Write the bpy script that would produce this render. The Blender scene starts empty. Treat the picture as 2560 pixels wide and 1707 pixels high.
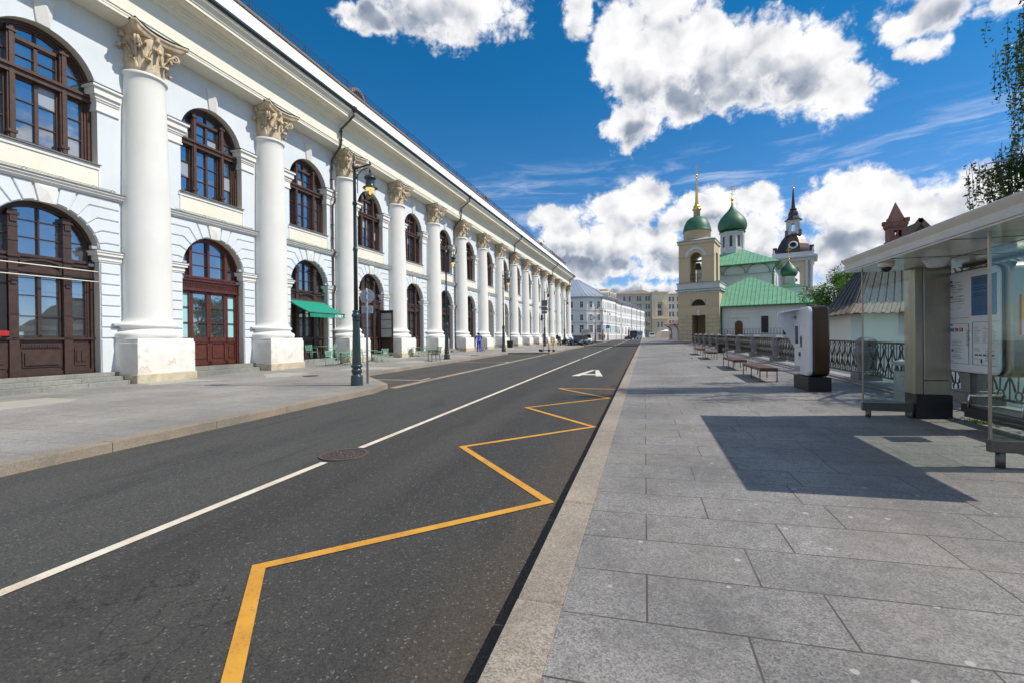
import bpy, bmesh, math, random
from mathutils import Vector, Matrix
R = math.radians
S = 1.2            # one surveyed unit = 1.2 m
random.seed(7)
scene = bpy.context.scene
col = scene.collection

# ------------------------------------------------------------------ camera
def make_camera():
    yaw, pitch, roll = R(16.27), R(-.35), R(.58)
    f = Vector((-math.sin(yaw)*math.cos(pitch), math.cos(yaw)*math.cos(pitch), math.sin(pitch)))
    rt = Vector((math.cos(yaw), math.sin(yaw), 0)); up = rt.cross(f)
    r = rt*math.cos(roll)-up*math.sin(roll); u = up*math.cos(roll)+rt*math.sin(roll)
    cam = bpy.data.cameras.new('camera'); cam.lens = 16.0; cam.sensor_width = 36; cam.clip_end = 6000; cam.clip_start = .05
    o = bpy.data.objects.new('camera', cam); col.objects.link(o)
    m = Matrix(((r.x, u.x, -f.x, 0), (r.y, u.y, -f.y, 0), (r.z, u.z, -f.z, 1.5*S), (0, 0, 0, 1)))
    o.matrix_world = m; scene.camera = o
make_camera()
scene.view_settings.view_transform = 'Standard'; scene.view_settings.look = 'None'
scene.view_settings.gamma = 1; scene.view_settings.exposure = 0.12
scene.cycles.max_bounces = 7; scene.cycles.transparent_max_bounces = 16

# ------------------------------------------------------------------ sun and sky
SUN_EL, SUN_AZ = 49.0, 82.0      # azimuth from +Y towards +X
sv = Vector((math.sin(R(SUN_AZ))*math.cos(R(SUN_EL)), math.cos(R(SUN_AZ))*math.cos(R(SUN_EL)), math.sin(R(SUN_EL))))
sl = bpy.data.lights.new('sun', 'SUN'); sl.energy = 4.3; sl.angle = R(.5); sl.color = (1, .94, .84)
so = bpy.data.objects.new('sun', sl); col.objects.link(so); so.location = (60, 20, 80)
so.rotation_euler = sv.to_track_quat('Z', 'Y').to_euler()

def make_world():
    w = bpy.data.worlds.new('World'); scene.world = w; w.use_nodes = True
    nt = w.node_tree; N = nt.nodes; L = nt.links; N.clear()
    def n(t, **k):
        x = N.new(t)
        for a, b in k.items(): setattr(x, a, b)
        return x
    def sett(s, v):
        if isinstance(v, (int, float, tuple)): s.default_value = v
        else: L.new(v, s)
    def M(op, a, b=0, c=0, clamp=False):
        x = n('ShaderNodeMath', operation=op, use_clamp=clamp); sett(x.inputs[0], a); sett(x.inputs[1], b); sett(x.inputs[2], c); return x.outputs[0]
    def V(op, a, b=(0, 0, 0)):
        x = n('ShaderNodeVectorMath', operation=op); sett(x.inputs[0], a); sett(x.inputs[1], b); return x
    def mixc(f, a, b):
        x = n('ShaderNodeMix', data_type='RGBA'); sett(x.inputs[0], f); sett(x.inputs[6], a); sett(x.inputs[7], b); return x.outputs[2]
    def ss(v, a, b):
        x = n('ShaderNodeMapRange', interpolation_type='SMOOTHSTEP'); sett(x.inputs[0], v); x.inputs[1].default_value = a; x.inputs[2].default_value = b; return x.outputs[0]
    tc = n('ShaderNodeTexCoord'); d = tc.outputs['Generated']
    sky = n('ShaderNodeTexSky', sky_type='NISHITA'); sky.sun_disc = False
    sky.sun_elevation = R(SUN_EL); sky.sun_rotation = R(SUN_AZ); sky.air_density = .85; sky.dust_density = .15; sky.ozone_density = 3.2
    hs = n('ShaderNodeHueSaturation'); hs.inputs['Saturation'].default_value = 1.0; hs.inputs['Hue'].default_value = .5; L.new(sky.outputs[0], hs.inputs['Color'])
    sep = n('ShaderNodeSeparateXYZ'); L.new(d, sep.inputs[0])
    az = M('MULTIPLY', M('ARCTAN2', sep.outputs[0], sep.outputs[1]), 57.2958)
    el = M('MULTIPLY', M('ARCSINE', sep.outputs[2]), 57.2958)
    p0 = n('ShaderNodeCombineXYZ'); L.new(az, p0.inputs[0]); L.new(el, p0.inputs[1]); P0 = p0.outputs[0]
    def noise(vec, sc, det, rough=.55, dist=0):
        x = n('ShaderNodeTexNoise'); x.inputs['Scale'].default_value = sc; x.inputs['Detail'].default_value = det; x.inputs['Roughness'].default_value = rough
        x.inputs['Distortion'].default_value = dist; L.new(vec, x.inputs['Vector']); return x
    # warp
    wn = noise(d, 9, 3); wv = V('MULTIPLY', V('SUBTRACT', wn.outputs['Color'], (.5, .5, .5)).outputs[0], (5.5, 3.4, 0)).outputs[0]
    P = V('ADD', P0, wv).outputs[0]
    big = [(4.2,30.6,6.3,4.4),(8.3,28.6,6.6,4.6),(0.2,28.6,5,4.0),(13.1,27.8,6,4.1),(16.9,25.8,5.3,3.6),(20.2,23.6,3.4,2.9),(10.5,26,6,2.6),(-2.3,31.8,4.5,3.2),
           (-7.2,35.4,2.4,3.6),(4.3,25.8,4.4,2.6),(-1.4,24.0,3.6,2.5),(7,32.4,2.6,2.4),(-4.2,29.3,1.6,1.6),(2.5,35.5,5,3),
           (-24,36.5,10,4),(-33,34,4,1.5),(26.5,27.2,3.4,1.8),(30,29,6,2),(26.5,24.6,1.9,1.2),(33,26.6,4,1.6)]
    low = [(0.1,16.4,3.4,2.2),(-3,15.0,4.2,2.2),(6,14.4,5.0,2.3),(12.6,14.8,2.8,1.8),(-9.4,12.4,4.2,3.0),(-4.1,11.6,4,2.4),(1,10.9,4.2,2.2),(10.4,11.0,4.6,3.0),(-12.6,14.8,2.2,1.2),
           (-14.5,9.6,4.5,2.6),(-7,8.4,7,2.0),(5,8.4,6,2.2),(12,7.2,6,3.6),(18.5,8.2,4.8,2.0),(20.6,13.2,3.6,3.0),(23.9,11.4,3.6,2.5),(21.7,9.4,4.4,1.4),(29.5,12.2,3.8,2.2),(32,9.4,7,2.8),
           (-4,4.8,10,1.5),(9,3.8,8,1.8),(22,5.2,8,1.7),(-22,4.5,8,2.0),(37,15,4,3)]
    def field(P, blobs):
        out = None
        for a, e, ra, re in blobs:
            v = V('SUBTRACT', P, (a, e, 0)).outputs[0]; v = V('MULTIPLY', v, (1.08/ra, 1.08/re, 0)).outputs[0]
            v = V('LENGTH', v).outputs['Value']; v = M('SUBTRACT', 1, v)
            out = v if out is None else M('SMOOTH_MAX', out, v, .35)
        return out
    nf = noise(d, 24, 8, .62); nb = noise(d, 11, 4)
    nv = M('SUBTRACT', nf.outputs[0], .5); nbv = M('SUBTRACT', nb.outputs[0], .5)
    wd = V('ADD', d, V('SCALE', V('SUBTRACT', noise(d, 30, 4).outputs['Color'], (.5, .5, .5)).outputs[0]).outputs[0])
    wd.inputs[1].links[0].from_node.inputs['Scale'].default_value = .030
    def puffs(v, sc_=24, det=3):
        x = n('ShaderNodeTexVoronoi', feature='F1', normalize=True); x.inputs['Scale'].default_value = sc_; x.inputs['Detail'].default_value = det; x.inputs['Roughness'].default_value = .62; x.inputs['Lacunarity'].default_value = 2.1
        x.inputs['Randomness'].default_value = 1; L.new(v, x.inputs['Vector']); return x.outputs['Distance']
    pf = puffs(wd.outputs[0]); pa = puffs(wd.outputs[0], 13, 1.6); pf2 = puffs(V('ADD', wd.outputs[0], (.016, .006, .024)).outputs[0], 13, 1.6)
    pv = M('SUBTRACT', .34, pf)
    # elsewhere round the horizon: loose fair-weather clouds
    gn = noise(V('MULTIPLY', d, (1, 1, 2.2)).outputs[0], 3.3, 8, .58)
    away = ss(M('ABSOLUTE', M('SUBTRACT', az, -10)), 52, 68)
    gen = M('MULTIPLY', M('SUBTRACT', gn.outputs[0], .53), 5.0)
    gen = M('SUBTRACT', gen, M('MULTIPLY', M('SUBTRACT', 1, away), 3))
    def full(P): return M('MAXIMUM', field(P, big), M('ADD', field(P, low), .10))
    F = M('MAXIMUM', full(P), gen)
    F2 = full(V('ADD', P, (2.2, 2.3, 0)).outputs[0])      # how much cloud stands between here and the sun
    D = M('ADD', F, M('ADD', M('MULTIPLY', pv, 1.9), M('ADD', M('MULTIPLY', nv, .75), M('MULTIPLY', nbv, .55))))
    alpha = M('POWER', ss(D, -.14, .34), 1.2)
    lit = M('SUBTRACT', pf2, pa)
    thick = ss(D, .05, .7)
    bright = M('ADD', .99, M('MULTIPLY', lit, 1.15))
    greys = [(-8.5,9.0,6.5,2.3),(-2,8.3,6,1.6),(-5,5.6,9,1.6),(3,8.6,5,1.6),(12,8.0,5,1.8),(4,26.6,5.6,2.1),(10,26.2,6,2.3),(15,24.8,4.5,1.7),(-1.5,23.2,2.5,1.0),(22,9.0,5,1.5),(30,8.2,6,1.6),(-30,34.5,9,2.5),(29,26.4,4,1.6),(20,6,8,1.6),(1,13.2,3,.9),(7,13.0,4,.9)]
    gy = ss(M('ADD', field(P, greys), M('ADD', M('MULTIPLY', nbv, .5), M('MULTIPLY', pv, -.35))), -.75, .75)
    bright = M('SUBTRACT', bright, M('MULTIPLY', M('MULTIPLY', gy, thick), .37))
    bright = M('MAXIMUM', M('MINIMUM', bright, 1.08), .45)
    cc = mixc(ss(bright, .50, .97), (.50, .60, .78, 1), (.98, .98, 1.0, 1))
    cc = V('SCALE', cc); L.new(M('MULTIPLY', bright, 8.6), cc.inputs['Scale'])
    # thin streaks (cirrus)
    cn = noise(V('MULTIPLY', P0, (.035, .22, 1)).outputs[0], 3.0, 8, .62, .6)
    band = M('MULTIPLY', ss(el, 10, 15), M('SUBTRACT', 1, ss(el, 17.5, 22)))
    cir = M('MULTIPLY', M('MULTIPLY', ss(cn.outputs[0], .46, .74), band), .55)
    hi = ss(el, -4, 34); tint = mixc(hi, (.84, .95, 1.18, 1), (.10, .86, 1.18, 1)); base = V('MULTIPLY', hs.outputs['Color'], (1, 1, 1)); L.new(tint, base.inputs[1])
    c1 = mixc(cir, base.outputs[0], (6.2, 7.0, 8.6, 1))
    c2 = mixc(alpha, c1, cc.outputs[0])
    bg = n('ShaderNodeBackground'); bg.inputs['Strength'].default_value = .105; L.new(c2, bg.inputs['Color'])
    out = n('ShaderNodeOutputWorld'); L.new(bg.outputs[0], out.inputs['Surface'])
    w.cycles.sampling_method = 'MANUAL'; w.cycles.sample_map_resolution = 512
make_world()

# ------------------------------------------------------------------ ground heights (surveyed units)
XK = -.40
def prof(y):
    y = min(max(y, -60), 262); return .0105*y-.00002*y*abs(y)
def gz(x, y, e=0.):
    return prof(y)+e
def gr(x, y, e=0.15):      # right-hand pavement with its cross fall
    return prof(y)+e+.02*max(0, x-XK)

# ------------------------------------------------------------------ mesh helper
class MB:
    def __init__(s): s.v = []; s.f = []; s.m = []; s.sm = []; s.T = None; s.mi = 0; s.smooth = False
    def add(s, vs, fs, smooth=None):
        o = len(s.v)
        if s.T is not None: vs = [s.T @ Vector(p) for p in vs]
        s.v += [tuple(p) for p in vs]
        for f in fs: s.f.append([o+i for i in f]); s.m.append(s.mi); s.sm.append(s.smooth if smooth is None else smooth)
        return s
    def box(s, x0, y0, z0, x1, y1, z1, b=0):
        if x0 > x1: x0, x1 = x1, x0
        if y0 > y1: y0, y1 = y1, y0
        if z0 > z1: z0, z1 = z1, z0
        if b <= 0:
            vs = [(x0,y0,z0),(x1,y0,z0),(x1,y1,z0),(x0,y1,z0),(x0,y0,z1),(x1,y0,z1),(x1,y1,z1),(x0,y1,z1)]
            return s.add(vs, [(0,3,2,1),(4,5,6,7),(0,1,5,4),(1,2,6,5),(2,3,7,6),(3,0,4,7)], False)
        b = min(b, (x1-x0)/2.01, (y1-y0)/2.01, (z1-z0)/2.01)
        rings = []
        for z, q in ((z0, b), (z0+b, 0), (z1-b, 0), (z1, b)):
            X0, X1, Y0, Y1 = x0+q, x1-q, y0+q, y1-q; c = b if q == 0 else 0.0001
            rings.append([(X0+c,Y0,z),(X1-c,Y0,z),(X1,Y0+c,z),(X1,Y1-c,z),(X1-c,Y1,z),(X0+c,Y1,z),(X0,Y1-c,z),(X0,Y0+c,z)])
        return s.loft(rings, smooth=False)
    def loft(s, rings, cap=True, closed=True, smooth=None):
        n = len(rings[0]); vs = [p for r in rings for p in r]; fs = []
        for i in range(len(rings)-1):
            for j in range(n if closed else n-1):
                k = (j+1) % n; fs.append((i*n+j, i*n+k, (i+1)*n+k, (i+1)*n+j))
        if cap and closed: fs.append(tuple(reversed(range(n)))); fs.append(tuple((len(rings)-1)*n+j for j in range(n)))
        return s.add(vs, fs, smooth)
    def prism(s, poly, a0, a1, ax='z', smooth=False):
        def P(u, v, w):
            return (u, v, w) if ax == 'z' else ((u, w, v) if ax == 'y' else (w, u, v))
        r0 = [P(u, v, a0) for u, v in poly]; r1 = [P(u, v, a1) for u, v in poly]
        if ax == 'y': r0, r1 = r1, r0
        return s.loft([r0, r1], smooth=smooth)
    def lathe(s, prof_, n=16, c=(0, 0, 0), smooth=True, cap=True, a0=0):
        rings = [[(c[0]+r*math.cos(a0+2*math.pi*j/n), c[1]+r*math.sin(a0+2*math.pi*j/n), c[2]+z) for j in range(n)] for r, z in prof_]
        return s.loft(rings, cap=cap, smooth=smooth)
    def tube(s, pts, r, n=6, smooth=True, cap=True):
        pts = [Vector(p) for p in pts]; rs = r if isinstance(r, (list, tuple)) else [r]*len(pts); rings = []
        up = None
        for i, p in enumerate(pts):
            a = pts[max(0, i-1)]; b = pts[min(len(pts)-1, i+1)]; d = (b-a)
            if d.length < 1e-9: d = Vector((0, 0, 1))
            d.normalize()
            if up is None: up = Vector((0, 0, 1)) if abs(d.z) < .9 else Vector((1, 0, 0))
            x = d.cross(up)
            if x.length < 1e-4: x = d.cross(Vector((.3, .9, .2)))
            x.normalize(); y = x.cross(d).normalized(); up = y
            rings.append([tuple(p+x*(rs[i]*math.cos(2*math.pi*j/n))-y*(rs[i]*math.sin(2*math.pi*j/n))) for j in range(n)])
        return s.loft(rings, cap=cap, smooth=smooth)
    def beam(s, a, b, w, h, up=(0, 0, 1)):
        a = Vector(a); b = Vector(b); d = (b-a).normalized(); x = d.cross(Vector(up))
        if x.length < 1e-4: x = d.cross(Vector((1, 0, 0)))
        x.normalize(); y = x.cross(d); x = x*w/2; y = y*h/2
        r = lambda p: [tuple(p-x-y), tuple(p-x+y), tuple(p+x+y), tuple(p+x-y)]
        return s.loft([r(a), r(b)], smooth=False)
    def quad(s, a, b, c, d): return s.add([a, b, c, d], [(0, 1, 2, 3)])
    def build(s, name, mat, parent=None, smooth_angle=None):
        me = bpy.data.meshes.new(name)
        me.from_pydata([(x*S, y*S, z*S) for x, y, z in s.v], [], s.f)
        mats = mat if isinstance(mat, (list, tuple)) else [mat]
        for m in mats: me.materials.append(m)
        for p, mi, sm in zip(me.polygons, s.m, s.sm): p.material_index = mi; p.use_smooth = sm
        me.update()
        bm = bmesh.new(); bm.from_mesh(me); bmesh.ops.recalc_face_normals(bm, faces=bm.faces)
        if smooth_angle:
            for e in bm.edges:
                if len(e.link_faces) == 2 and e.calc_face_angle(0) > R(smooth_angle): e.smooth = False
        bm.to_mesh(me); bm.free()
        o = bpy.data.objects.new(name, me); col.objects.link(o)
        if parent: o.parent = parent
        return o
def inset(poly, d):
    n = len(poly); A = sum(poly[i][0]*poly[(i+1) % n][1]-poly[(i+1) % n][0]*poly[i][1] for i in range(n)); sg = 1 if A > 0 else -1
    out = []
    for i in range(n):
        p0 = Vector(poly[i-1]); p = Vector(poly[i]); p1 = Vector(poly[(i+1) % n])
        e0 = (p-p0).normalized(); e1 = (p1-p).normalized()
        n0 = Vector((-e0.y, e0.x))*sg; n1 = Vector((-e1.y, e1.x))*sg; m = n0+n1
        k = m.dot(n0)
        if abs(k) < .25: k = .25
        out.append(tuple(p+m*(d/k)))
    return out
def tag(o, label=None, cat=None, group=None, kind=None):
    if label: o['label'] = label
    if cat: o['category'] = cat
    if group: o['group'] = group
    if kind: o['kind'] = kind
    return o
def thing(name, x, y, z, rz=0, label=None, cat=None, group=None):
    o = bpy.data.objects.new(name, None); col.objects.link(o); o.empty_display_size = .2
    o.location = (x*S, y*S, z*S); o.rotation_euler = (0, 0, R(rz)); tag(o, label, cat, group); return o
def copy_tree(o, parent=None):
    kids = list(o.children)
    c = o.copy(); col.objects.link(c)
    if parent is not None: c.parent = parent
    for k in kids: copy_tree(k, c)
    return c
def put(o, x, y, z, rz=0, label=None, sc=None):
    o.location = (x*S, y*S, z*S); o.rotation_euler = (0, 0, R(rz))
    if label: o['label'] = label
    if sc: o.scale = (sc, sc, sc)
    return o

# ------------------------------------------------------------------ materials
MT = {}
class NT:
    def __init__(s, name):
        s.m = bpy.data.materials.new(name); s.m.use_nodes = True; s.N = s.m.node_tree.nodes; s.L = s.m.node_tree.links
        s.b = s.N['Principled BSDF']; s.tc = s.N.new('ShaderNodeTexCoord'); s.o = s.tc.outputs['Object']; MT[name] = s.m
    def set(s, k, v):
        i = s.b.inputs[k] if isinstance(k, str) else k
        if isinstance(v, bpy.types.NodeSocket): s.L.new(v, i)
        else: i.default_value = v
    def n(s, t, **k):
        x = s.N.new(t)
        for a, b in k.items(): setattr(x, a, b)
        return x
    def sc(s, v):      # scale the coordinates
        x = s.n('ShaderNodeVectorMath', operation='MULTIPLY'); s.L.new(s.o, x.inputs[0]); x.inputs[1].default_value = v; return x.outputs[0]
    def noise(s, scale, det=4, rough=.55, vec=None, dist=0):
        x = s.n('ShaderNodeTexNoise'); x.inputs['Scale'].default_value = scale; x.inputs['Detail'].default_value = det
        x.inputs['Roughness'].default_value = rough; x.inputs['Distortion'].default_value = dist; s.L.new(vec or s.o, x.inputs['Vector']); return x.outputs[0]
    def vor(s, scale, vec=None, out='Distance', feature='F1'):
        x = s.n('ShaderNodeTexVoronoi', feature=feature); x.inputs['Scale'].default_value = scale; s.L.new(vec or s.o, x.inputs['Vector']); return x.outputs[out]
    def mr(s, v, a, b, c=0, d=1):
        x = s.n('ShaderNodeMapRange'); s.L.new(v, x.inputs[0])
        for i, q in enumerate((a, b, c, d)): x.inputs[i+1].default_value = q
        return x.outputs[0]
    def mix(s, f, a, b, bt='MIX'):
        x = s.n('ShaderNodeMix', data_type='RGBA', blend_type=bt)
        for i, q in ((0, f), (6, a), (7, b)):
            if isinstance(q, bpy.types.NodeSocket): s.L.new(q, x.inputs[i])
            else: x.inputs[i].default_value = q if i == 0 else (q if len(q) == 4 else (*q, 1))
        return x.outputs[2]
    def math(s, op, a, b=0, clamp=False):
        x = s.n('ShaderNodeMath', operation=op, use_clamp=clamp)
        for i, q in ((0, a), (1, b)):
            if isinstance(q, bpy.types.NodeSocket): s.L.new(q, x.inputs[i])
            else: x.inputs[i].default_value = q
        return x.outputs[0]
    def bump(s, h, st=.3, dist=.02):
        x = s.n('ShaderNodeBump'); x.inputs['Strength'].default_value = st; x.inputs['Distance'].default_value = dist; s.L.new(h, x.inputs['Height']); s.L.new(x.outputs[0], s.b.inputs['Normal'])
def simple(name, c, rough=.7, var=.12, scale=3, metal=0, bump=0, bscale=40, spec=.5):
    t = NT(name)
    a = t.noise(scale, 5); b = t.noise(scale*9, 3)
    f = t.mr(t.math('ADD', t.math('MULTIPLY', a, .7), t.math('MULTIPLY', b, .3)), .3, .7)
    lo = tuple(x*(1-var) for x in c); hi = tuple(min(1, x*(1+var)) for x in c)
    t.set('Base Color', t.mix(f, lo, hi)); t.set('Roughness', rough); t.set('Metallic', metal); t.set('Specular IOR Level', spec)
    if bump: t.bump(t.noise(bscale, 4), bump, .01)
    return t.m
# plaster of the long building
def plaster(name, c, dirt=.10, warm=(.86, .80, .70)):
    t = NT(name)
    f = t.mr(t.noise(.55, 6, .6), .35, .7); g = t.noise(14, 4)
    streak = t.mr(t.noise(1, 5, .6, t.sc((1.6, 1.6, .18))), .48, .75)
    c1 = t.mix(f, tuple(x*(1-dirt*.5) for x in c), c)
    c1 = t.mix(t.math('MULTIPLY', streak, dirt*2.2), c1, tuple(x*y for x, y in zip(c, warm)))
    c1 = t.mix(t.math('MULTIPLY', t.mr(g, .55, .75), dirt*.6), c1, tuple(x*.8 for x in c))
    t.set('Base Color', c1); t.set('Roughness', .85); t.set('Specular IOR Level', .25); t.bump(t.noise(30, 5), .12, .006); return t.m
plaster('blue_plaster', (.70, .742, .768), .16)
plaster('cream_plaster', (.83, .79, .665), .14)
plaster('white_plaster', (.80, .785, .74), .15)
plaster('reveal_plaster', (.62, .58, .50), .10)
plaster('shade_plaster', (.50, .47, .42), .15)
def pedestal_mat():
    t = NT('pedestal_plaster')
    peel = t.mr(t.noise(1.5, 7, .7), .60, .63); sep = t.n('ShaderNodeSeparateXYZ'); t.L.new(t.o, sep.inputs[0])
    low = t.mr(sep.outputs[2], .9, 1.7, 1, 0); peel = t.math('MULTIPLY', peel, t.mr(low, 0, .5))
    f = t.noise(2.5, 6, .65)
    c = t.mix(t.mr(f, .3, .7), (.72, .69, .64), (.86, .83, .78)); c = t.mix(t.math('MULTIPLY', low, .25), c, (.62, .54, .42))
    br = t.noise(18, 4); c = t.mix(peel, c, t.mix(br, (.62, .50, .38), (.80, .73, .62)))
    t.set('Base Color', c); t.set('Roughness', .9)
    t.bump(t.math('SUBTRACT', t.math('MULTIPLY', t.noise(25, 5), .3), t.math('MULTIPLY', peel, .9)), .6, .02)
pedestal_mat()
simple('foot_stone', (.50, .43, .31), .9, .3, 3, bump=.5, bscale=30)
simple('capital_stone', (.60, .49, .34), .88, .3, 4, bump=.9, bscale=26)
simple('brown_wood', (.080, .040, .025), .42, .35, 6, bump=.25, bscale=30)
simple('dark_wood', (.055, .030, .022), .45, .35, 6, bump=.25, bscale=30)
simple('red_wood', (.10, .028, .018), .35, .35, 6, bump=.25, bscale=30)
simple('dark_metal', (.030, .036, .038), .5, .3, 6)
simple('pipe_metal', (.075, .055, .045), .55, .35, 5)
simple('cap_metal', (.17, .18, .17), .55, .3, 5)
simple('white_roof', (.74, .76, .86), .55, .06, 2)
simple('roof_edge', (.22, .17, .13), .8, .3, 5)
simple('railing_blue', (.03, .04, .07), .5, .2, 5)
simple('black', (.012, .012, .013), .5, .3, 5)
simple('brass', (.55, .36, .09), .3, .2, 9, metal=1)
simple('gold', (.90, .55, .10), .22, .15, 6, metal=.9)
simple('lamp_paint', (.022, .040, .046), .32, .25, 8, spec=.6)
simple('iron', (.045, .036, .032), .6, .35, 9, bump=.3)
simple('grey_sign', (.42, .43, .45), .5, .12, 5)
simple('grey_pole', (.33, .36, .42), .45, .15, 6, metal=.3)
simple('white_paint', (.80, .80, .80), .4, .05, 5)
simple('dark_glass', (.010, .013, .016), .06, .2, 3)
simple('green_chair', (.18, .38, .27), .5, .15, 9)
simple('green_bench', (.010, .11, .055), .45, .15, 9)
simple('awning_green', (.0, .26, .17), .75, .12, 4, bump=.2, bscale=200)
simple('white_letters', (.85, .88, .86), .6, .03, 5)
simple('rubber', (.012, .012, .012), .75, .2, 12)
simple('chrome', (.75, .76, .78), .18, .05, 5, metal=1)
simple('skin', (.50, .28, .19), .6, .08, 9)
simple('hair', (.03, .02, .015), .7, .3, 30)
simple('blue_cloth', (.015, .04, .42), .8, .25, 8, bump=.4, bscale=22)
simple('black_cloth', (.012, .012, .014), .85, .3, 9, bump=.3)
simple('jeans', (.03, .07, .17), .85, .3, 12)
simple('red_cloth', (.38, .015, .02), .8, .25, 8)
simple('white_cloth', (.75, .70, .70), .8, .15, 8)
simple('yellow', (.80, .62, .01), .5, .1, 8)
simple('purple', (.05, .03, .16), .5, .2, 8)
simple('orange', (.70, .14, .02), .6, .2, 8)
simple('sign_green', (.35, .85, .02), .5, .05, 8)
simple('sign_blue', (.01, .10, .45), .45, .1, 8)
simple('sign_yellow', (.85, .60, .01), .45, .1, 8)
def glass_window(name, tint=(.020, .030, .040), refl=(.80, .86, .92), f=.5, wav=.012):
    t = NT(name); N, L = t.N, t.L
    g = t.n('ShaderNodeBsdfGlossy'); g.inputs['Roughness'].default_value = .015; g.inputs['Color'].default_value = (*refl, 1)
    d = t.n('ShaderNodeBsdfDiffuse')
    inner = t.mr(t.noise(.9, 3, .5, t.sc((1, 1, .35))), .45, .62); L.new(t.mix(inner, tint, tuple(x*2.6 for x in tint)), d.inputs['Color'])
    b = t.n('ShaderNodeBump'); b.inputs['Strength'].default_value = wav*10; b.inputs['Distance'].default_value = .02; L.new(t.noise(.9, 2), b.inputs['Height']); L.new(b.outputs[0], g.inputs['Normal'])
    fr = t.n('ShaderNodeFresnel'); fr.inputs[0].default_value = 1.5
    mx = t.n('ShaderNodeMixShader'); L.new(t.math('ADD', t.math('MULTIPLY', fr.outputs[0], .8), f, True), mx.inputs[0]); L.new(d.outputs[0], mx.inputs[1]); L.new(g.outputs[0], mx.inputs[2])
    L.new(mx.outputs[0], N['Material Output'].inputs['Surface'])
glass_window('window_glass', f=.42)
glass_window('shop_glass', (.030, .036, .038), f=.36)
glass_window('far_glass', (.018, .028, .045), f=.04)
simple('teal_glass', (.34, .62, .62), .2, .05, 3)
simple('curtain', (.42, .42, .40), .8, .2, 9)
def clear_glass(name, tint, rough=.0, fr_add=.0):
    t = NT(name); N, L = t.N, t.L
    tr = t.n('ShaderNodeBsdfTransparent'); tr.inputs[0].default_value = (*tint, 1)
    g = t.n('ShaderNodeBsdfGlossy'); g.inputs['Roughness'].default_value = rough; g.inputs['Color'].default_value = (.9, 1, .95, 1)
    fr = t.n('ShaderNodeFresnel'); ge = t.n('ShaderNodeNewGeometry'); t.L.new(t.mr(ge.outputs['Backfacing'], 0, 1, 1.5, .6667), fr.inputs[0])
    mx = t.n('ShaderNodeMixShader'); L.new(t.math('ADD', fr.outputs[0], fr_add, True), mx.inputs[0]); L.new(tr.outputs[0], mx.inputs[1]); L.new(g.outputs[0], mx.inputs[2])
    L.new(mx.outputs[0], N['Material Output'].inputs['Surface'])
clear_glass('shelter_glass', (.92, .97, .95), .0, .01)
clear_glass('lamp_glass', (.95, .95, .92), .02, .03)
def emis(name, c, s):
    t = NT(name); t.set('Base Color', (*c, 1)); t.set('Emission Color', (*c, 1)); t.set('Emission Strength', s)
emis('lamp_glow', (1, .56, .12), 1.3)
emis('poster_light', (.9, .35, .08), .5)

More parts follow.
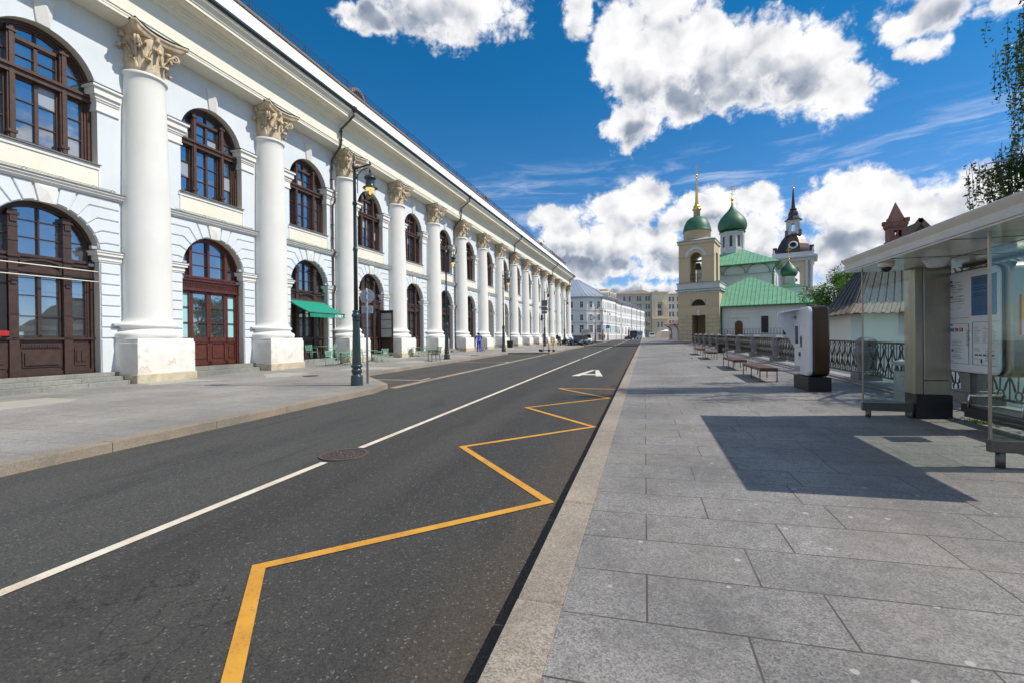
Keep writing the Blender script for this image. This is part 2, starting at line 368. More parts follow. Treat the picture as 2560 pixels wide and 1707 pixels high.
# ---- ground
def asphalt():
    t = NT('asphalt'); o = t.o
    sep = t.n('ShaderNodeSeparateXYZ'); t.L.new(o, sep.inputs[0]); X = sep.outputs[0]
    fine = t.noise(75, 4, .7); med = t.noise(22, 5, .6); big = t.noise(.35, 4, .6)
    streak = t.noise(1.0, 6, .62, t.sc((1.1, .10, 1)))
    agg = t.vor(95); light = t.mr(agg, .02, .20, 1, 0)
    base = t.mix(t.mr(streak, .35, .68), (.058, .058, .059), (.096, .094, .090))
    base = t.mix(t.mr(big, .35, .7, 0, .55), base, (.108, .103, .095))
    # the far lane is an older, bluish and paler mix
    ln = t.mr(t.math('ADD', X, t.math('MULTIPLY', t.math('SUBTRACT', med, .5), .15)), -4.42*1, -4.36, .75, 0)
    base = t.mix(ln, base, t.mix(t.mr(streak, .35, .7), (.095, .100, .102), (.140, .141, .137)))
    base = t.mix(t.mr(fine, .36, .60, .42, 0), base, (.026, .026, .027))
    base = t.mix(t.math('MULTIPLY', light, t.mr(med, .35, .6, .1, .8)), base, (.17, .165, .155))
    chips = t.mr(t.vor(11), .012, .03, 1, 0); base = t.mix(chips, base, (.45, .44, .40))
    wt = t.n('ShaderNodeTexWave', wave_type='BANDS', bands_direction='X'); wt.inputs['Scale'].default_value = .155; wt.inputs['Distortion'].default_value = .6; wt.inputs['Detail'].default_value = 2; t.L.new(t.sc((1, .05, 1)), wt.inputs['Vector'])
    base = t.mix(t.mr(wt.outputs['Fac'], .55, 1, 0, .38), base, (.115, .112, .106))
    # brown grit gathered along both kerbs
    k1 = t.mr(t.math('ADD', X, t.math('MULTIPLY', t.noise(1.3, 5), .55)), -1.35, -.50, 0, .75)
    k2 = t.math('MULTIPLY', t.mr(t.math('ADD', X, t.math('MULTIPLY', t.noise(1.3, 5), .7)), -8.25, -7.65, .80, 0), t.mr(X, -8.75, -8.7, .12, 1))
    base = t.mix(k1, base, (.115, .088, .062)); base = t.mix(k2, base, (.17, .125, .082))
    vc = t.vor(78, out='Color'); sc_ = t.n('ShaderNodeSeparateColor'); t.L.new(vc, sc_.inputs[0]); base = t.mix(1.0, base, t.mix(sc_.outputs[0], (.52, .52, .52), (.98, .97, .95)), 'MULTIPLY'); base = t.mix(t.mr(sc_.outputs[1], .972, .978, 0, .7), base, (.21, .205, .19))
    base = t.mix(1.0, base, (.86, .835, .805), 'MULTIPLY')
    ck = t.n('ShaderNodeTexVoronoi', feature='DISTANCE_TO_EDGE'); ck.inputs['Scale'].default_value = .42; cv = t.n('ShaderNodeVectorMath', operation='ADD'); t.L.new(t.sc((1.6, .5, 1)), cv.inputs[0]); nz = t.n('ShaderNodeTexNoise'); nz.inputs['Scale'].default_value = 2.2; nz.inputs['Detail'].default_value = 5; t.L.new(t.o, nz.inputs['Vector']); sc2 = t.n('ShaderNodeVectorMath', operation='SCALE'); t.L.new(nz.outputs['Color'], sc2.inputs[0]); sc2.inputs['Scale'].default_value = .9; t.L.new(sc2.outputs[0], cv.inputs[1]); t.L.new(cv.outputs[0], ck.inputs['Vector'])
    base = t.mix(t.math('MULTIPLY', t.mr(ck.outputs[0], .0, .004, .75, 0), t.mr(t.noise(.35, 2), .52, .58)), base, (.012, .012, .012))
    pt = t.mr(t.noise(.9, 6, .7, t.sc((.8, .22, 1)), 1.2), .60, .66, 0, .45); base = t.mix(pt, base, (.030, .029, .028))
    # tyre rubber and oil in the wheel tracks
    tr = t.mr(t.noise(1.7, 5, .65, t.sc((1, .25, 1))), .60, .74, 0, .5); base = t.mix(tr, base, (.019, .018, .018))
    t.set('Base Color', base); t.set('Roughness', t.mr(med, .3, .7, .72, .88)); t.set('Specular IOR Level', .35)
    t.bump(t.math('ADD', t.math('MULTIPLY', agg, -1.0), t.math('MULTIPLY', fine, .8)), .6, .006)
asphalt()
def granite_slabs(name, c0, c1, bw, bh, off=.5, mortar=.006, joint=(.07, .06, .05), spots=1, rot=0, scale=1, cream=None, sheen=.5):
    t = NT(name)
    mp = t.n('ShaderNodeMapping'); mp.inputs['Rotation'].default_value = (0, 0, rot); t.L.new(t.o, mp.inputs[0]); v = mp.outputs[0]
    def brick(ca, cb, cm, msz):
        b = t.n('ShaderNodeTexBrick', offset=off, offset_frequency=2, squash=1.35, squash_frequency=3); b.inputs['Scale'].default_value = 1
        b.inputs['Brick Width'].default_value = bw; b.inputs['Row Height'].default_value = bh; b.inputs['Mortar Size'].default_value = msz; b.inputs['Mortar Smooth'].default_value = .1
        b.inputs['Color1'].default_value = (*ca, 1); b.inputs['Color2'].default_value = (*cb, 1); b.inputs['Mortar'].default_value = (*cm, 1); t.L.new(v, b.inputs['Vector']); return b
    b = brick(c0, c1, joint, mortar)
    grain = t.noise(170, 3, .75); g2 = t.noise(60, 4, .7); vg = t.vor(118, out='Color'); sv_ = t.n('ShaderNodeSeparateColor'); t.L.new(vg, sv_.inputs[0])
    c = b.outputs['Color']
    c = t.mix(t.mr(sv_.outputs[0], 0, 1, 0, 1), t.mix(.60, c, (.0, .0, .0), 'MIX'), t.mix(.40, c, (.70, .66, .62)))
    c = t.mix(t.mr(g2, .35, .65, 0, .35), c, tuple(x*1.25 for x in c1))
    big = t.noise(.5, 5, .6); c = t.mix(t.mr(big, .35, .7, 0, .75), c, tuple(x*.55 for x in c0))
    warm = t.noise(.8, 4); c = t.mix(t.mr(warm, .45, .75, 0, .30), c, tuple(x*y for x, y in zip(c1, (1.15, 1.0, .82))))
    mot = t.noise(6.5, 6, .7); c = t.mix(t.mr(mot, .50, .68, 0, .42), c, tuple(x*.62 for x in c0)); c = t.mix(t.mr(t.noise(9.0, 5, .7), .56, .72, 0, .35), c, tuple(min(1, x*1.45) for x in c1))
    if cream:
        cb = t.n('ShaderNodeTexVoronoi', feature='F1', distance='CHEBYCHEV'); cb.inputs['Scale'].default_value = cream[1]; cb.inputs['Randomness'].default_value = .55
        t.L.new(v, cb.inputs['Vector']); s2 = t.n('ShaderNodeSeparateColor'); t.L.new(cb.outputs['Color'], s2.inputs[0])
        c = t.mix(t.mr(s2.outputs[0], .80, .81, 0, .7), c, t.mix(t.mr(grain, .3, .7), tuple(x*.85 for x in cream[0]), cream[0]))
    if spots:
        vs = t.n('ShaderNodeTexVoronoi'); vs.inputs['Scale'].default_value = 6.0; t.L.new(t.o, vs.inputs['Vector']); s3 = t.n('ShaderNodeSeparateColor'); t.L.new(vs.outputs['Color'], s3.inputs[0])
        rad = t.math('MULTIPLY', s3.outputs[1], .15); edge = t.math('SUBTRACT', t.math('ADD', rad, t.math('MULTIPLY', t.math('SUBTRACT', g2, .5), .06)), vs.outputs['Distance'])
        pale = t.math('MULTIPLY', t.mr(edge, 0, .012, 0, 1), t.mr(s3.outputs[0], .35, .36, 0, .62*spots)); c = t.mix(pale, c, (.52, .46, .42))
        dark = t.math('MULTIPLY', t.mr(edge, 0, .008, 0, 1), t.mr(s3.outputs[2], .84, .85, 0, .75*spots)); c = t.mix(dark, c, (.045, .04, .04))
        st = t.mr(t.noise(1.1, 6, .7, t.sc((.5, 1.3, 1)), .8), .64, .70, 0, .35*spots); c = t.mix(st, c, (.11, .11, .12))
    jm = t.math('MULTIPLY', b.outputs['Fac'], t.mr(t.noise(1.7, 3), .32, .5, .45, 1)); c = t.mix(jm, c, joint)
    t.set('Base Color', c); t.set('Roughness', t.mr(g2, .3, .7, .58, .78)); t.set('Specular IOR Level', sheen)
    t.bump(t.math('SUBTRACT', t.math('MULTIPLY', grain, .14), jm), .5, .008)
granite_slabs('pavement_granite', (.140, .130, .122), (.262, .246, .232), 1.02, .525, mortar=.0062)
granite_slabs('pavement_left', (.25, .235, .22), (.32, .30, .275), 1.35, .62, mortar=.005, spots=.4, cream=((.44, .43, .36), .55))
granite_slabs('kerb_granite', (.29, .235, .17), (.37, .30, .22), 40, 40, mortar=0, spots=0, joint=(.3, .25, .2))
granite_slabs('step_granite', (.21, .225, .20), (.29, .30, .265), 1.25, 4, mortar=.006, spots=0)
granite_slabs('post_granite', (.17, .165, .165), (.22, .21, .21), 40, 40, mortar=0, spots=0)
granite_slabs('coping_granite', (.26, .26, .26), (.33, .33, .32), 1.2, 40, mortar=.006, spots=0)
def road_paint(name, c, wear=.5):
    t = NT(name); g = t.noise(38, 6, .75); h = t.noise(3.0, 6, .65); v = t.mr(t.vor(34), .02, .12, .5, 0)
    cc = t.mix(t.mr(h, .38, .65, 0, .75), c, tuple(x*y for x, y in zip(c, (.80, .66, .55)))); cc = t.mix(t.math('MULTIPLY', t.mr(t.math('ADD', g, t.math('MULTIPLY', t.math('SUBTRACT', h, .5), .25)), .55, .66), wear), cc, (.09, .085, .08))
    cc = t.mix(v, cc, tuple(x*.45 for x in c)); t.set('Base Color', cc); t.set('Roughness', .7); t.bump(g, .3, .006)
road_paint('white_line', (.72, .67, .56), .35)
road_paint('yellow_line', (.62, .31, .035), .55)
simple('earth', (.07, .075, .045), .95, .35, 2)
# ------------------------------------------------------------------ the ground
def strip(name, x0, x1, e0, e1, ys, mat, kind='structure', parent=None, hf=None, thick=.0):
    m = MB(); vs = []
    for y in ys:
        vs += [(x0, y, (hf(x0, y) if hf else prof(y))+e0), (x1, y, (hf(x1, y) if hf else prof(y))+e1)]
    fs = [(2*i, 2*i+1, 2*i+3, 2*i+2) for i in range(len(ys)-1)]
    m.add(vs, fs); o = m.build(name, mat, parent); 
    if kind: o['kind'] = kind
    return o
def frange(a, b, d):
    n = max(1, round((b-a)/d)); return [a+(b-a)*i/n for i in range(n+1)]
YS = frange(-12, 60, 3)+frange(64, 262, 6)
m = MB(); m.add([(-900, -300, -2.2), (900, -300, -2.2), (900, 1500, -2.2), (-900, 1500, -2.2)], [(0, 1, 2, 3)]); o = m.build('ground', MT['earth']); o['kind'] = 'structure'
strip('road', -40, .2, 0, 0, YS, MT['asphalt'])
strip('square', -120, 60, 1.02, 1.02, [133, 262], MT['pavement_left'], hf=lambda x, y: 0)
strip('pavement_right', XK, 4.72, 0, 0, YS[:YS.index(60)+6], MT['pavement_granite'], hf=lambda x, y: gr(x, y))
strip('pavement_right_far', XK, 16, 0, 0, [y for y in YS if y >= 82], MT['pavement_granite'], hf=lambda x, y: gr(min(x, 3), y)-.004)
# left pavement with the two parking bays cut out of it
def lpave(name, poly):
    m = MB(); m.add([(x, y, prof(y)+.13) for x, y in poly], [tuple(range(len(poly)))]); return m
XL, XB = -7.06, -10.05
for y0, y1, x1 in ((-12, 11.35, XL+.24), (11.35, 33.3, XB+.0), (33.3, 53.5, XL+.24), (53.5, 79, XB), (79, 262, XL+.24)):
    strip('pavement_left', -17.6 if y0 < 90 else -30, x1-.22, .13, .13, frange(y0, y1, 4), MT['pavement_left'])
# kerb stones
def kerb(name, pts, w, h, e, seg=1.0, label=None, drop=.16):
    m = MB()
    for (xa, ya), (xb, yb) in zip(pts[:-1], pts[1:]):
        d = Vector((xb-xa, yb-ya)); Ln = d.length; d.normalize(); nn = Vector((-d.y, d.x)); k = max(1, round(Ln/seg))
        for i in range(k):
            g = .004 if k > 1 else 0; j = random.uniform(-.003, .003)
            a = Vector((xa, ya))+d*(Ln*i/k+g); b = Vector((xa, ya))+d*(Ln*(i+1)/k-g)
            P = [a, b, b+nn*w, a+nn*w]; hz = (prof(a.y)+e+h+j, prof(b.y)+e+h+j)
            zt = [hz[0], hz[1], hz[1], hz[0]]; bv = .012
            c = sum(P, Vector((0, 0)))/4
            lo = [(p.x, p.y, z-h-drop) for p, z in zip(P, zt)]; mid = [(p.x, p.y, z-bv) for p, z in zip(P, zt)]
            top = [((p+(c-p).normalized()*bv*1.4).x, (p+(c-p).normalized()*bv*1.4).y, z) for p, z in zip(P, zt)]
            m.loft([lo, mid, top], smooth=False)
    o = m.build(name, MT['kerb_granite']); o['kind'] = 'structure'; return o
kerb('kerb_right', [(-.40, -6), (-.40, 130)], .235, .156, 0, 1.38)
kerb('kerb_left', [(XL+.22, -8), (XL+.22, 10.5)], .22, .136, 0, 1.55)
kerb('kerb_left', [(XL+.22, 10.5), (XL-.05, 11.55), (XB+.35, 14.2), (XB+.02, 14.9), (XB+.02, 33.25), (XL+.22, 33.3), (XL+.22, 53.4), (XB+.02, 53.5), (XB+.02, 79), (XL+.22, 81), (XL+.22, 130)], .22, .136, 0, 1.3)
# corner piece of pavement before the first bay
m = MB(); q = [(XL+.02, 10.4), (XL-.2, 11.4), (XB+.2, 14.1), (XB-.2, 14.9), (XB-.4, 11.2), (XB-.4, 10.4)]
m.add([(x, y, prof(y)+.134) for x, y in q], [tuple(range(len(q)))]); m.build('pavement_corner', MT['pavement_left'])['kind'] = 'structure'
# flush pale stone strips between the carriageway and the bays
for a, b in ((11.6, 33.2), (53.6, 80)):
    kerb('gutter_strip', [(XL+.20, a), (XL+.20, b)], .21, .012, 0, 1.1)
# painted lines
def poly_sheet(name, polys, mat, e=.005, hf=prof):
    m = MB()
    for p in polys: m.add([(x, y, hf(y)+e) for x, y in p], [tuple(range(len(p)))])
    o = m.build(name, mat); o['kind'] = 'structure'; return o
def fat_line(pts, w):
    out = []
    P = [Vector(p) for p in pts]; off = []
    for i, p in enumerate(P):
        ds = []
        if i > 0: ds.append((p-P[i-1]).normalized())
        if i < len(P)-1: ds.append((P[i+1]-p).normalized())
        ns = [Vector((-d.y, d.x)) for d in ds]; mm = sum(ns, Vector((0, 0))); k = mm.dot(ns[0])
        mm = mm/max(k, .35) if len(ns) == 2 else ns[0]
        off.append(mm*w/2)
    return [[tuple(P[i]-off[i]), tuple(P[i+1]-off[i+1]), tuple(P[i+1]+off[i+1]), tuple(P[i]+off[i])] for i in range(len(P)-1)]
def cline(y0, y1): return [[(-3.67+.0018*y-.045, y), (-3.67+.0018*y+.045, y), (-3.67+.0018*min(y+4, y1)+.045, min(y+4, y1)), (-3.67+.0018*min(y+4, y1)-.045, min(y+4, y1))] for y in frange(y0, y1, 4)[:-1]]
def cl(y0, y1):
    ys = frange(y0, y1, 5); r = []
    for a, b in zip(ys[:-1], ys[1:]):
        xa, xb = -3.695+.0022*min(a, 110), -3.695+.0022*min(b, 110); r.append([(xa-.048, a), (xa+.048, a), (xb+.048, b), (xb-.048, b)])
    return r
o = poly_sheet('centre_line', cl(-6, 4.58)+cl(5.30, 26.8)+cl(27.6, 40.5)+cl(41.6, 54)+cl(56, 112), MT['white_line'])
zig = [(-1.76, 1.45), (-2.43, 2.35), (-.84, 3.98), (-2.36, 5.66), (-.80, 7.36), (-2.33, 9.0), (-.80, 10.7), (-2.27, 12.35)]
zz = [(-1.0, .25)]+[(-1.74, 1.5)]+zig[1:]
zz = [(-1.05, .3), (-2.44, 2.36)] if False else [(-1.42, .5), (-1.74, 1.54), (-2.43, 2.36)]+zig[2:]
pl = fat_line(zz[1:], .085)
pl = fat_line([(-.80, .42)]+[(-2.435, 2.38)]+zig[2:], .085)
pl += fat_line([(-2.27, 12.35), (-.72, 12.45)], .085)
poly_sheet('bus_stop_zigzag', pl, MT['yellow_line'], .006)
# big letter A for the bus lane
A = [[(-2.52, 16.1), (-2.22, 16.1), (-1.96, 18.9), (-2.08, 18.9)], [(-1.66, 16.1), (-1.42, 16.1), (-1.82, 18.9), (-1.96, 18.9)], [(-2.18, 16.55), (-1.70, 16.55), (-1.74, 16.95), (-2.14, 16.95)]]
poly_sheet('bus_lane_letter', A, MT['white_line'], .006)
bay = []
for y, x0, x1 in ((13.75, -9.6, -7.28), (23.2, -10.0, -7.24), (32.6, -10.0, -7.24), (62, -10, -7.3), (69, -10, -7.3)):
    bay += [[(x0, y), (x1, y), (x1, y+.08), (x0, y+.08)], [(x1, y), (x1+.07, y), (x1+.07, y+.75), (x1, y+.75)]]
poly_sheet('parking_bay_line', bay, MT['white_line'], .006)
zb = [[], []]
for i in range(13):
    x = -6.9+i*.5; zb[i % 2].append([(x, 113), (x+.34, 113), (x+.34, 116.5), (x, 116.5)])
poly_sheet('zebra_crossing', zb[0], MT['white_line'], .012); poly_sheet('zebra_crossing', zb[1], MT['yellow_line'], .012)
poly_sheet('yellow_kerb_line', [[(-6.80, 33.6), (-6.72, 33.6), (-6.72, 37.5), (-6.80, 37.5)], [(-6.80, 47), (-6.72, 47), (-6.72, 51), (-6.80, 51)]], MT['yellow_line'], .006)
# manhole cover
simple('rust_iron', (.085, .060, .050), .7, .35, 8, bump=.4, bscale=60)
simple('rust_iron_dark', (.035, .02, .016), .8, .3, 8)
def manhole(x, y, e, r, label):
    t = thing('manhole_cover', x, y, prof(y)+e, 0, label, 'manhole cover')
    m = MB(); m.lathe([(0, .004), (r*1.0, .004), (r*1.0, -.01)], 40, smooth=False, cap=False); m.lathe([(r*.99, .004), (r*.99, .012), (r*.84, .012), (r*.84, .004)], 40, smooth=False, cap=False); m.build('frame', MT['rust_iron'], t)
    m = MB()
    for k, (ra, rb, n) in enumerate(((.10, .30, 8), (.34, .50, 16), (.54, .66, 20), (.69, .79, 28))):
        for i in range(n):
            a0 = 2*math.pi*(i+.12)/n; a1 = 2*math.pi*(i+.88)/n
            P = [(r*ra*math.cos(a0), r*ra*math.sin(a0)), (r*rb*math.cos(a0), r*rb*math.sin(a0)), (r*rb*math.cos((a0+a1)/2), r*rb*math.sin((a0+a1)/2)), (r*rb*math.cos(a1), r*rb*math.sin(a1)), (r*ra*math.cos(a1), r*ra*math.sin(a1))]
            m.prism(P, .003, .011)
    m.build('lid', MT['rust_iron'], t)
    m = MB(); m.lathe([(0, .0055), (r*.83, .0055)], 40, smooth=False, cap=False); m.build('lid_recess', MT['rust_iron_dark'], t)
    return t
manhole(-3.68, 4.94, 0, .305, 'rusty round manhole cover with a radial pattern, lying in the white centre line')
manhole(-11.3, 13.4, .13, .27, 'dark round manhole cover let into the pale pavement in front of the second pedestal')
manhole(-10.9, 28.5, .13, .27, 'small dark manhole cover in the pavement beside the parking bay')
# spots of litter / drain cover on the right pavement are in the stone itself
# terrace wall top (coping) that carries the railing on the right
m = MB()
ys = frange(-4, 56, 1.2)
for a, b in zip(ys[:-1], ys[1:]):
    for x0, x1, dz in ((4.62, 4.74, .03), (4.75, 5.25, .07)):
        za, zb_ = gr(x0, a), gr(x0, b); g = .003
        m.loft([[(x0, a+g, -2.3 if x0 > 4.7 else za-.2), (x1, a+g, -2.3 if x0 > 4.7 else za-.2), (x1, b-g, -2.3 if x0 > 4.7 else zb_-.2), (x0, b-g, -2.3 if x0 > 4.7 else zb_-.2)],
                [(x0, a+g, za+dz), (x1, a+g, za+dz), (x1, b-g, zb_+dz), (x0, b-g, zb_+dz)]], smooth=False)
m.build('railing_kerb', MT['coping_granite'])['kind'] = 'structure'
# ------------------------------------------------------------------ the long colonnaded building
SP = 5.142; NB0, NB1 = -2, 15          # bays NB0 .. NB1-1
FX, FY = -15.998, 11.234
FAC = thing('colonnaded_building', FX, FY, 0, 88.84, 'long white and pale blue classical building with giant columns lining the street', 'building')
def fpav(t): return prof(FY+t)+.13      # pavement height in front of the building at t
XC, RA = SP/2, 1.28
WN = .13                                 # wall plane: y = +.13
def arch_pts(r, zs, n=16, a0=0, a1=180, xc=XC): return [(xc+r*math.cos(R(a0+(a1-a0)*i/n)), zs+r*math.sin(R(a0+(a1-a0)*i/n))) for i in range(n+1)]
def wall_front(m, x0, zlo, zhi, zb, zs, depth, mi_rev, y=WN):
    """one storey of one bay: plaster with an arched opening and its reveal"""
    Y = y; q = lambda a, b, c, d: m.add([(x0+p[0], Y, p[1]) for p in (a, b, c, d)], [(0, 1, 2, 3)], False)
    xl, xr = XC-RA, XC+RA
    q((0, zlo), (xl, zlo), (xl, zs), (0, zs)); q((xr, zlo), (SP, zlo), (SP, zs), (xr, zs))
    if zb > zlo: q((xl, zlo), (xr, zlo), (xr, zb), (xl, zb))
    q((0, zs), (xl, zs), (xl, zhi), (0, zhi)); q((xr, zs), (SP, zs), (SP, zhi), (xr, zhi))
    ap = arch_pts(RA, zs, 20)
    for a, b in zip(ap[:-1], ap[1:]): q(a, b, (b[0], zhi), (a[0], zhi))
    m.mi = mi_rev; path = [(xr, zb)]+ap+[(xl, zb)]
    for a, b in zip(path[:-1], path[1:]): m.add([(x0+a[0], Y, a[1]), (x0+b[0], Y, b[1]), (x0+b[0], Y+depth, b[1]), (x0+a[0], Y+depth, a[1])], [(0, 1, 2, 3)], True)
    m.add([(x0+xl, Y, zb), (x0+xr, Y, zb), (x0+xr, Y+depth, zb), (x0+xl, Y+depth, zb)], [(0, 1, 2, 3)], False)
    m.mi = 0
m = MB()
for k in range(NB0, NB1):
    far = k >= 6
    zb = max(.60, fpav(k*SP+XC)+.2)
    wall_front(m, k*SP, -.5, 6.03, zb, 4.21, 1.6 if far else .42, 1)
    wall_front(m, k*SP, 6.03, 11.6, 6.98, 9.16, .42, 1)
xe = NB1*SP+1.1
m.add([(NB1*SP, WN, -.5), (xe, WN, -.5), (xe, WN, 11.6), (NB1*SP, WN, 11.6)], [(0, 1, 2, 3)], False)
m.add([(xe, WN, -.5), (xe, 14, -.5), (xe, 14, 11.6), (xe, WN, 11.6)], [(0, 1, 2, 3)], False)
m.add([(NB0*SP, WN, -.5), (NB0*SP, 14, -.5), (NB0*SP, 14, 11.6), (NB0*SP, WN, 11.6)], [(0, 1, 2, 3)], False)
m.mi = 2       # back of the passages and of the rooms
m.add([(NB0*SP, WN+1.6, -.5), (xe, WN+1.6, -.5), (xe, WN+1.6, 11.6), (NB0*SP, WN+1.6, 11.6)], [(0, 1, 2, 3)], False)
WALL = m

# rusticated blocks of one bay: piers and voussoirs, kept as one shared mesh
def rustication():
    m = MB(); zs = 4.21; xl, xr = XC-RA, XC+RA; e = .72; g = .019; th = .045
    def blk(poly, mi=0, t=th, gg=g):
        m.mi = mi; P = inset(poly, gg); y0, y1 = WN+.01, WN-t
        c = Vector((sum(p[0] for p in P)/len(P), sum(p[1] for p in P)/len(P)))
        P2 = inset(P, .012)
        m.loft([[(p[0], y0, p[1]) for p in P], [(p[0], y1+.012, p[1]) for p in P], [(p[0], y1, p[1]) for p in P2]], smooth=False)
    zsr = [1.64+.3325*i for i in range(8)]
    for z0, z1 in [(.3, 1.62)]+list(zip(zsr[:-1], zsr[1:])):
        for a, b in ((e, xl), (xr, SP-e)):
            z1_ = min(z1, 4.02); blk([(a, z0), (b, z0), (b, z1_), (a, z1_)])
    th_ = [0, 14.5, 28.5, 42, 55, 67, 80]; zk = [0, .37, .74, 1.11, 1.46]
    top = 1.76
    for s in (1, -1):
        def X(dx): return XC+s*dx
        def arc(a, b): return [(X(RA*math.cos(R(a+(b-a)*i/4))), zs+RA*math.sin(R(a+(b-a)*i/4))) for i in range(5)]
        def kink(i):
            r = zk[i]/math.sin(R(th_[i])) if i else RA
            return (X(r*math.cos(R(th_[i]))), zs+zk[i])
        xe_ = XC-e
        for i in range(4):
            P = list(reversed(arc(th_[i], th_[i+1])))
            if i: P.append(kink(i))
            P += [(X(xe_), zs+zk[i]), (X(xe_), zs+zk[i+1]), kink(i+1)]; blk(P)
        xt = lambda a: top/math.tan(R(a))
        blk(list(reversed(arc(th_[4], th_[5])))+[kink(4), (X(xe_), zs+zk[4]), (X(xe_), zs+top), (X(xt(th_[5])), zs+top)])
        blk(list(reversed(arc(th_[5], th_[6])))+[(X(xt(th_[5])), zs+top), (X(xt(th_[6])), zs+top)])
    # keystones
    def key(zb_, zt, wb, wt, pr):
        m.mi = 1; r = lambda y, wb, wt, a, b: [(XC-wb, y, a), (XC+wb, y, a), (XC+wt, y, b), (XC-wt, y, b)]
        m.loft([r(WN+.01, wb, wt, zb_, zt), r(WN-.05, wb, wt, zb_, zt)], smooth=False)
        vs = r(WN-.05, wb, wt, zb_, zt)+[(XC, WN-.05-pr, zb_+(zt-zb_)*.62)]
        m.add(vs, [(0, 1, 4), (1, 2, 4), (2, 3, 4), (3, 0, 4)], False)
    key(zs+RA*.97, zs+top, .16, .27, .07); key(9.16+RA*.985, 11.22, .15, .26, .13)
    # impost mouldings, lower and upper
    m.mi = 1
    for z0, z1, lo in ((4.00, 4.33, 1), (8.64, 9.40, 0)):
        for a, b, s in ((e-.02, xl, 1), (xr, SP-e+.02, -1)):
            lay = [(z0, z0+.05, .035), (z0+.05, z1-.14, .06), (z1-.14, z1-.05, .12), (z1-.05, z1, .15)] if lo else [(z0, z0+.05, .05), (z0+.05, z0+.30, .03), (z0+.30, z0+.36, .06), (z0+.36, z0+.47, .09), (z0+.47, z1-.08, .15), (z1-.08, z1-.015, .21)]
            for q0, q1, p in lay: m.box(a if s == 1 else a-p, WN-p, q0, b+(p if s == 1 else 0), WN+.40, q1)
            m.mi = 2; p = lay[-1][2]+.015; m.box(a-.01 if s == 1 else a-p, WN-p, z1+.002, b+(p if s == 1 else .01), WN+.40, z1+.02); m.mi = 1
    # string course with a metal drip, sill and cream apron panel
    for z0, z1, p in ((5.97, 6.03, .06), (6.03, 6.10, .15), (6.10, 6.15, .20)): m.box(.66, WN-p, z0, SP-.66, WN+.01, z1)
    m.mi = 2; m.box(.64, WN-.23, 6.152, SP-.64, WN+.01, 6.175); m.mi = 1
    m.mi = 3; m.box(xl, WN-.012, 6.18, xr, WN+.005, 6.78); m.mi = 1
    m.box(xl-.10, WN-.04, 6.82, xr+.03, WN+.01, 6.94)
    m.box(xr-.0, WN-.03, 6.18, xr+.055, WN+.01, 6.80); m.box(xl-.055, WN-.03, 6.18, xl, WN+.01, 6.80)
    m.mi = 2; m.box(xl-.08, WN-.10, 6.945, xr+.05, WN+.3, 6.972); m.mi = 1
    return m
rm = rustication(); MI = {0: 0, 1: 3, 2: 4, 3: 5}
for k in range(NB0, NB1):
    o_ = len(WALL.v); WALL.v += [(x+k*SP, y, z) for x, y, z in rm.v]
    WALL.f += [[o_+i for i in f] for f in rm.f]; WALL.m += [MI[q] for q in rm.m]; WALL.sm += rm.sm
WALL.build('wall', [MT['blue_plaster'], MT['reveal_plaster'], MT['shade_plaster'], MT['white_plaster'], MT['cap_metal'], MT['cream_plaster']], FAC)

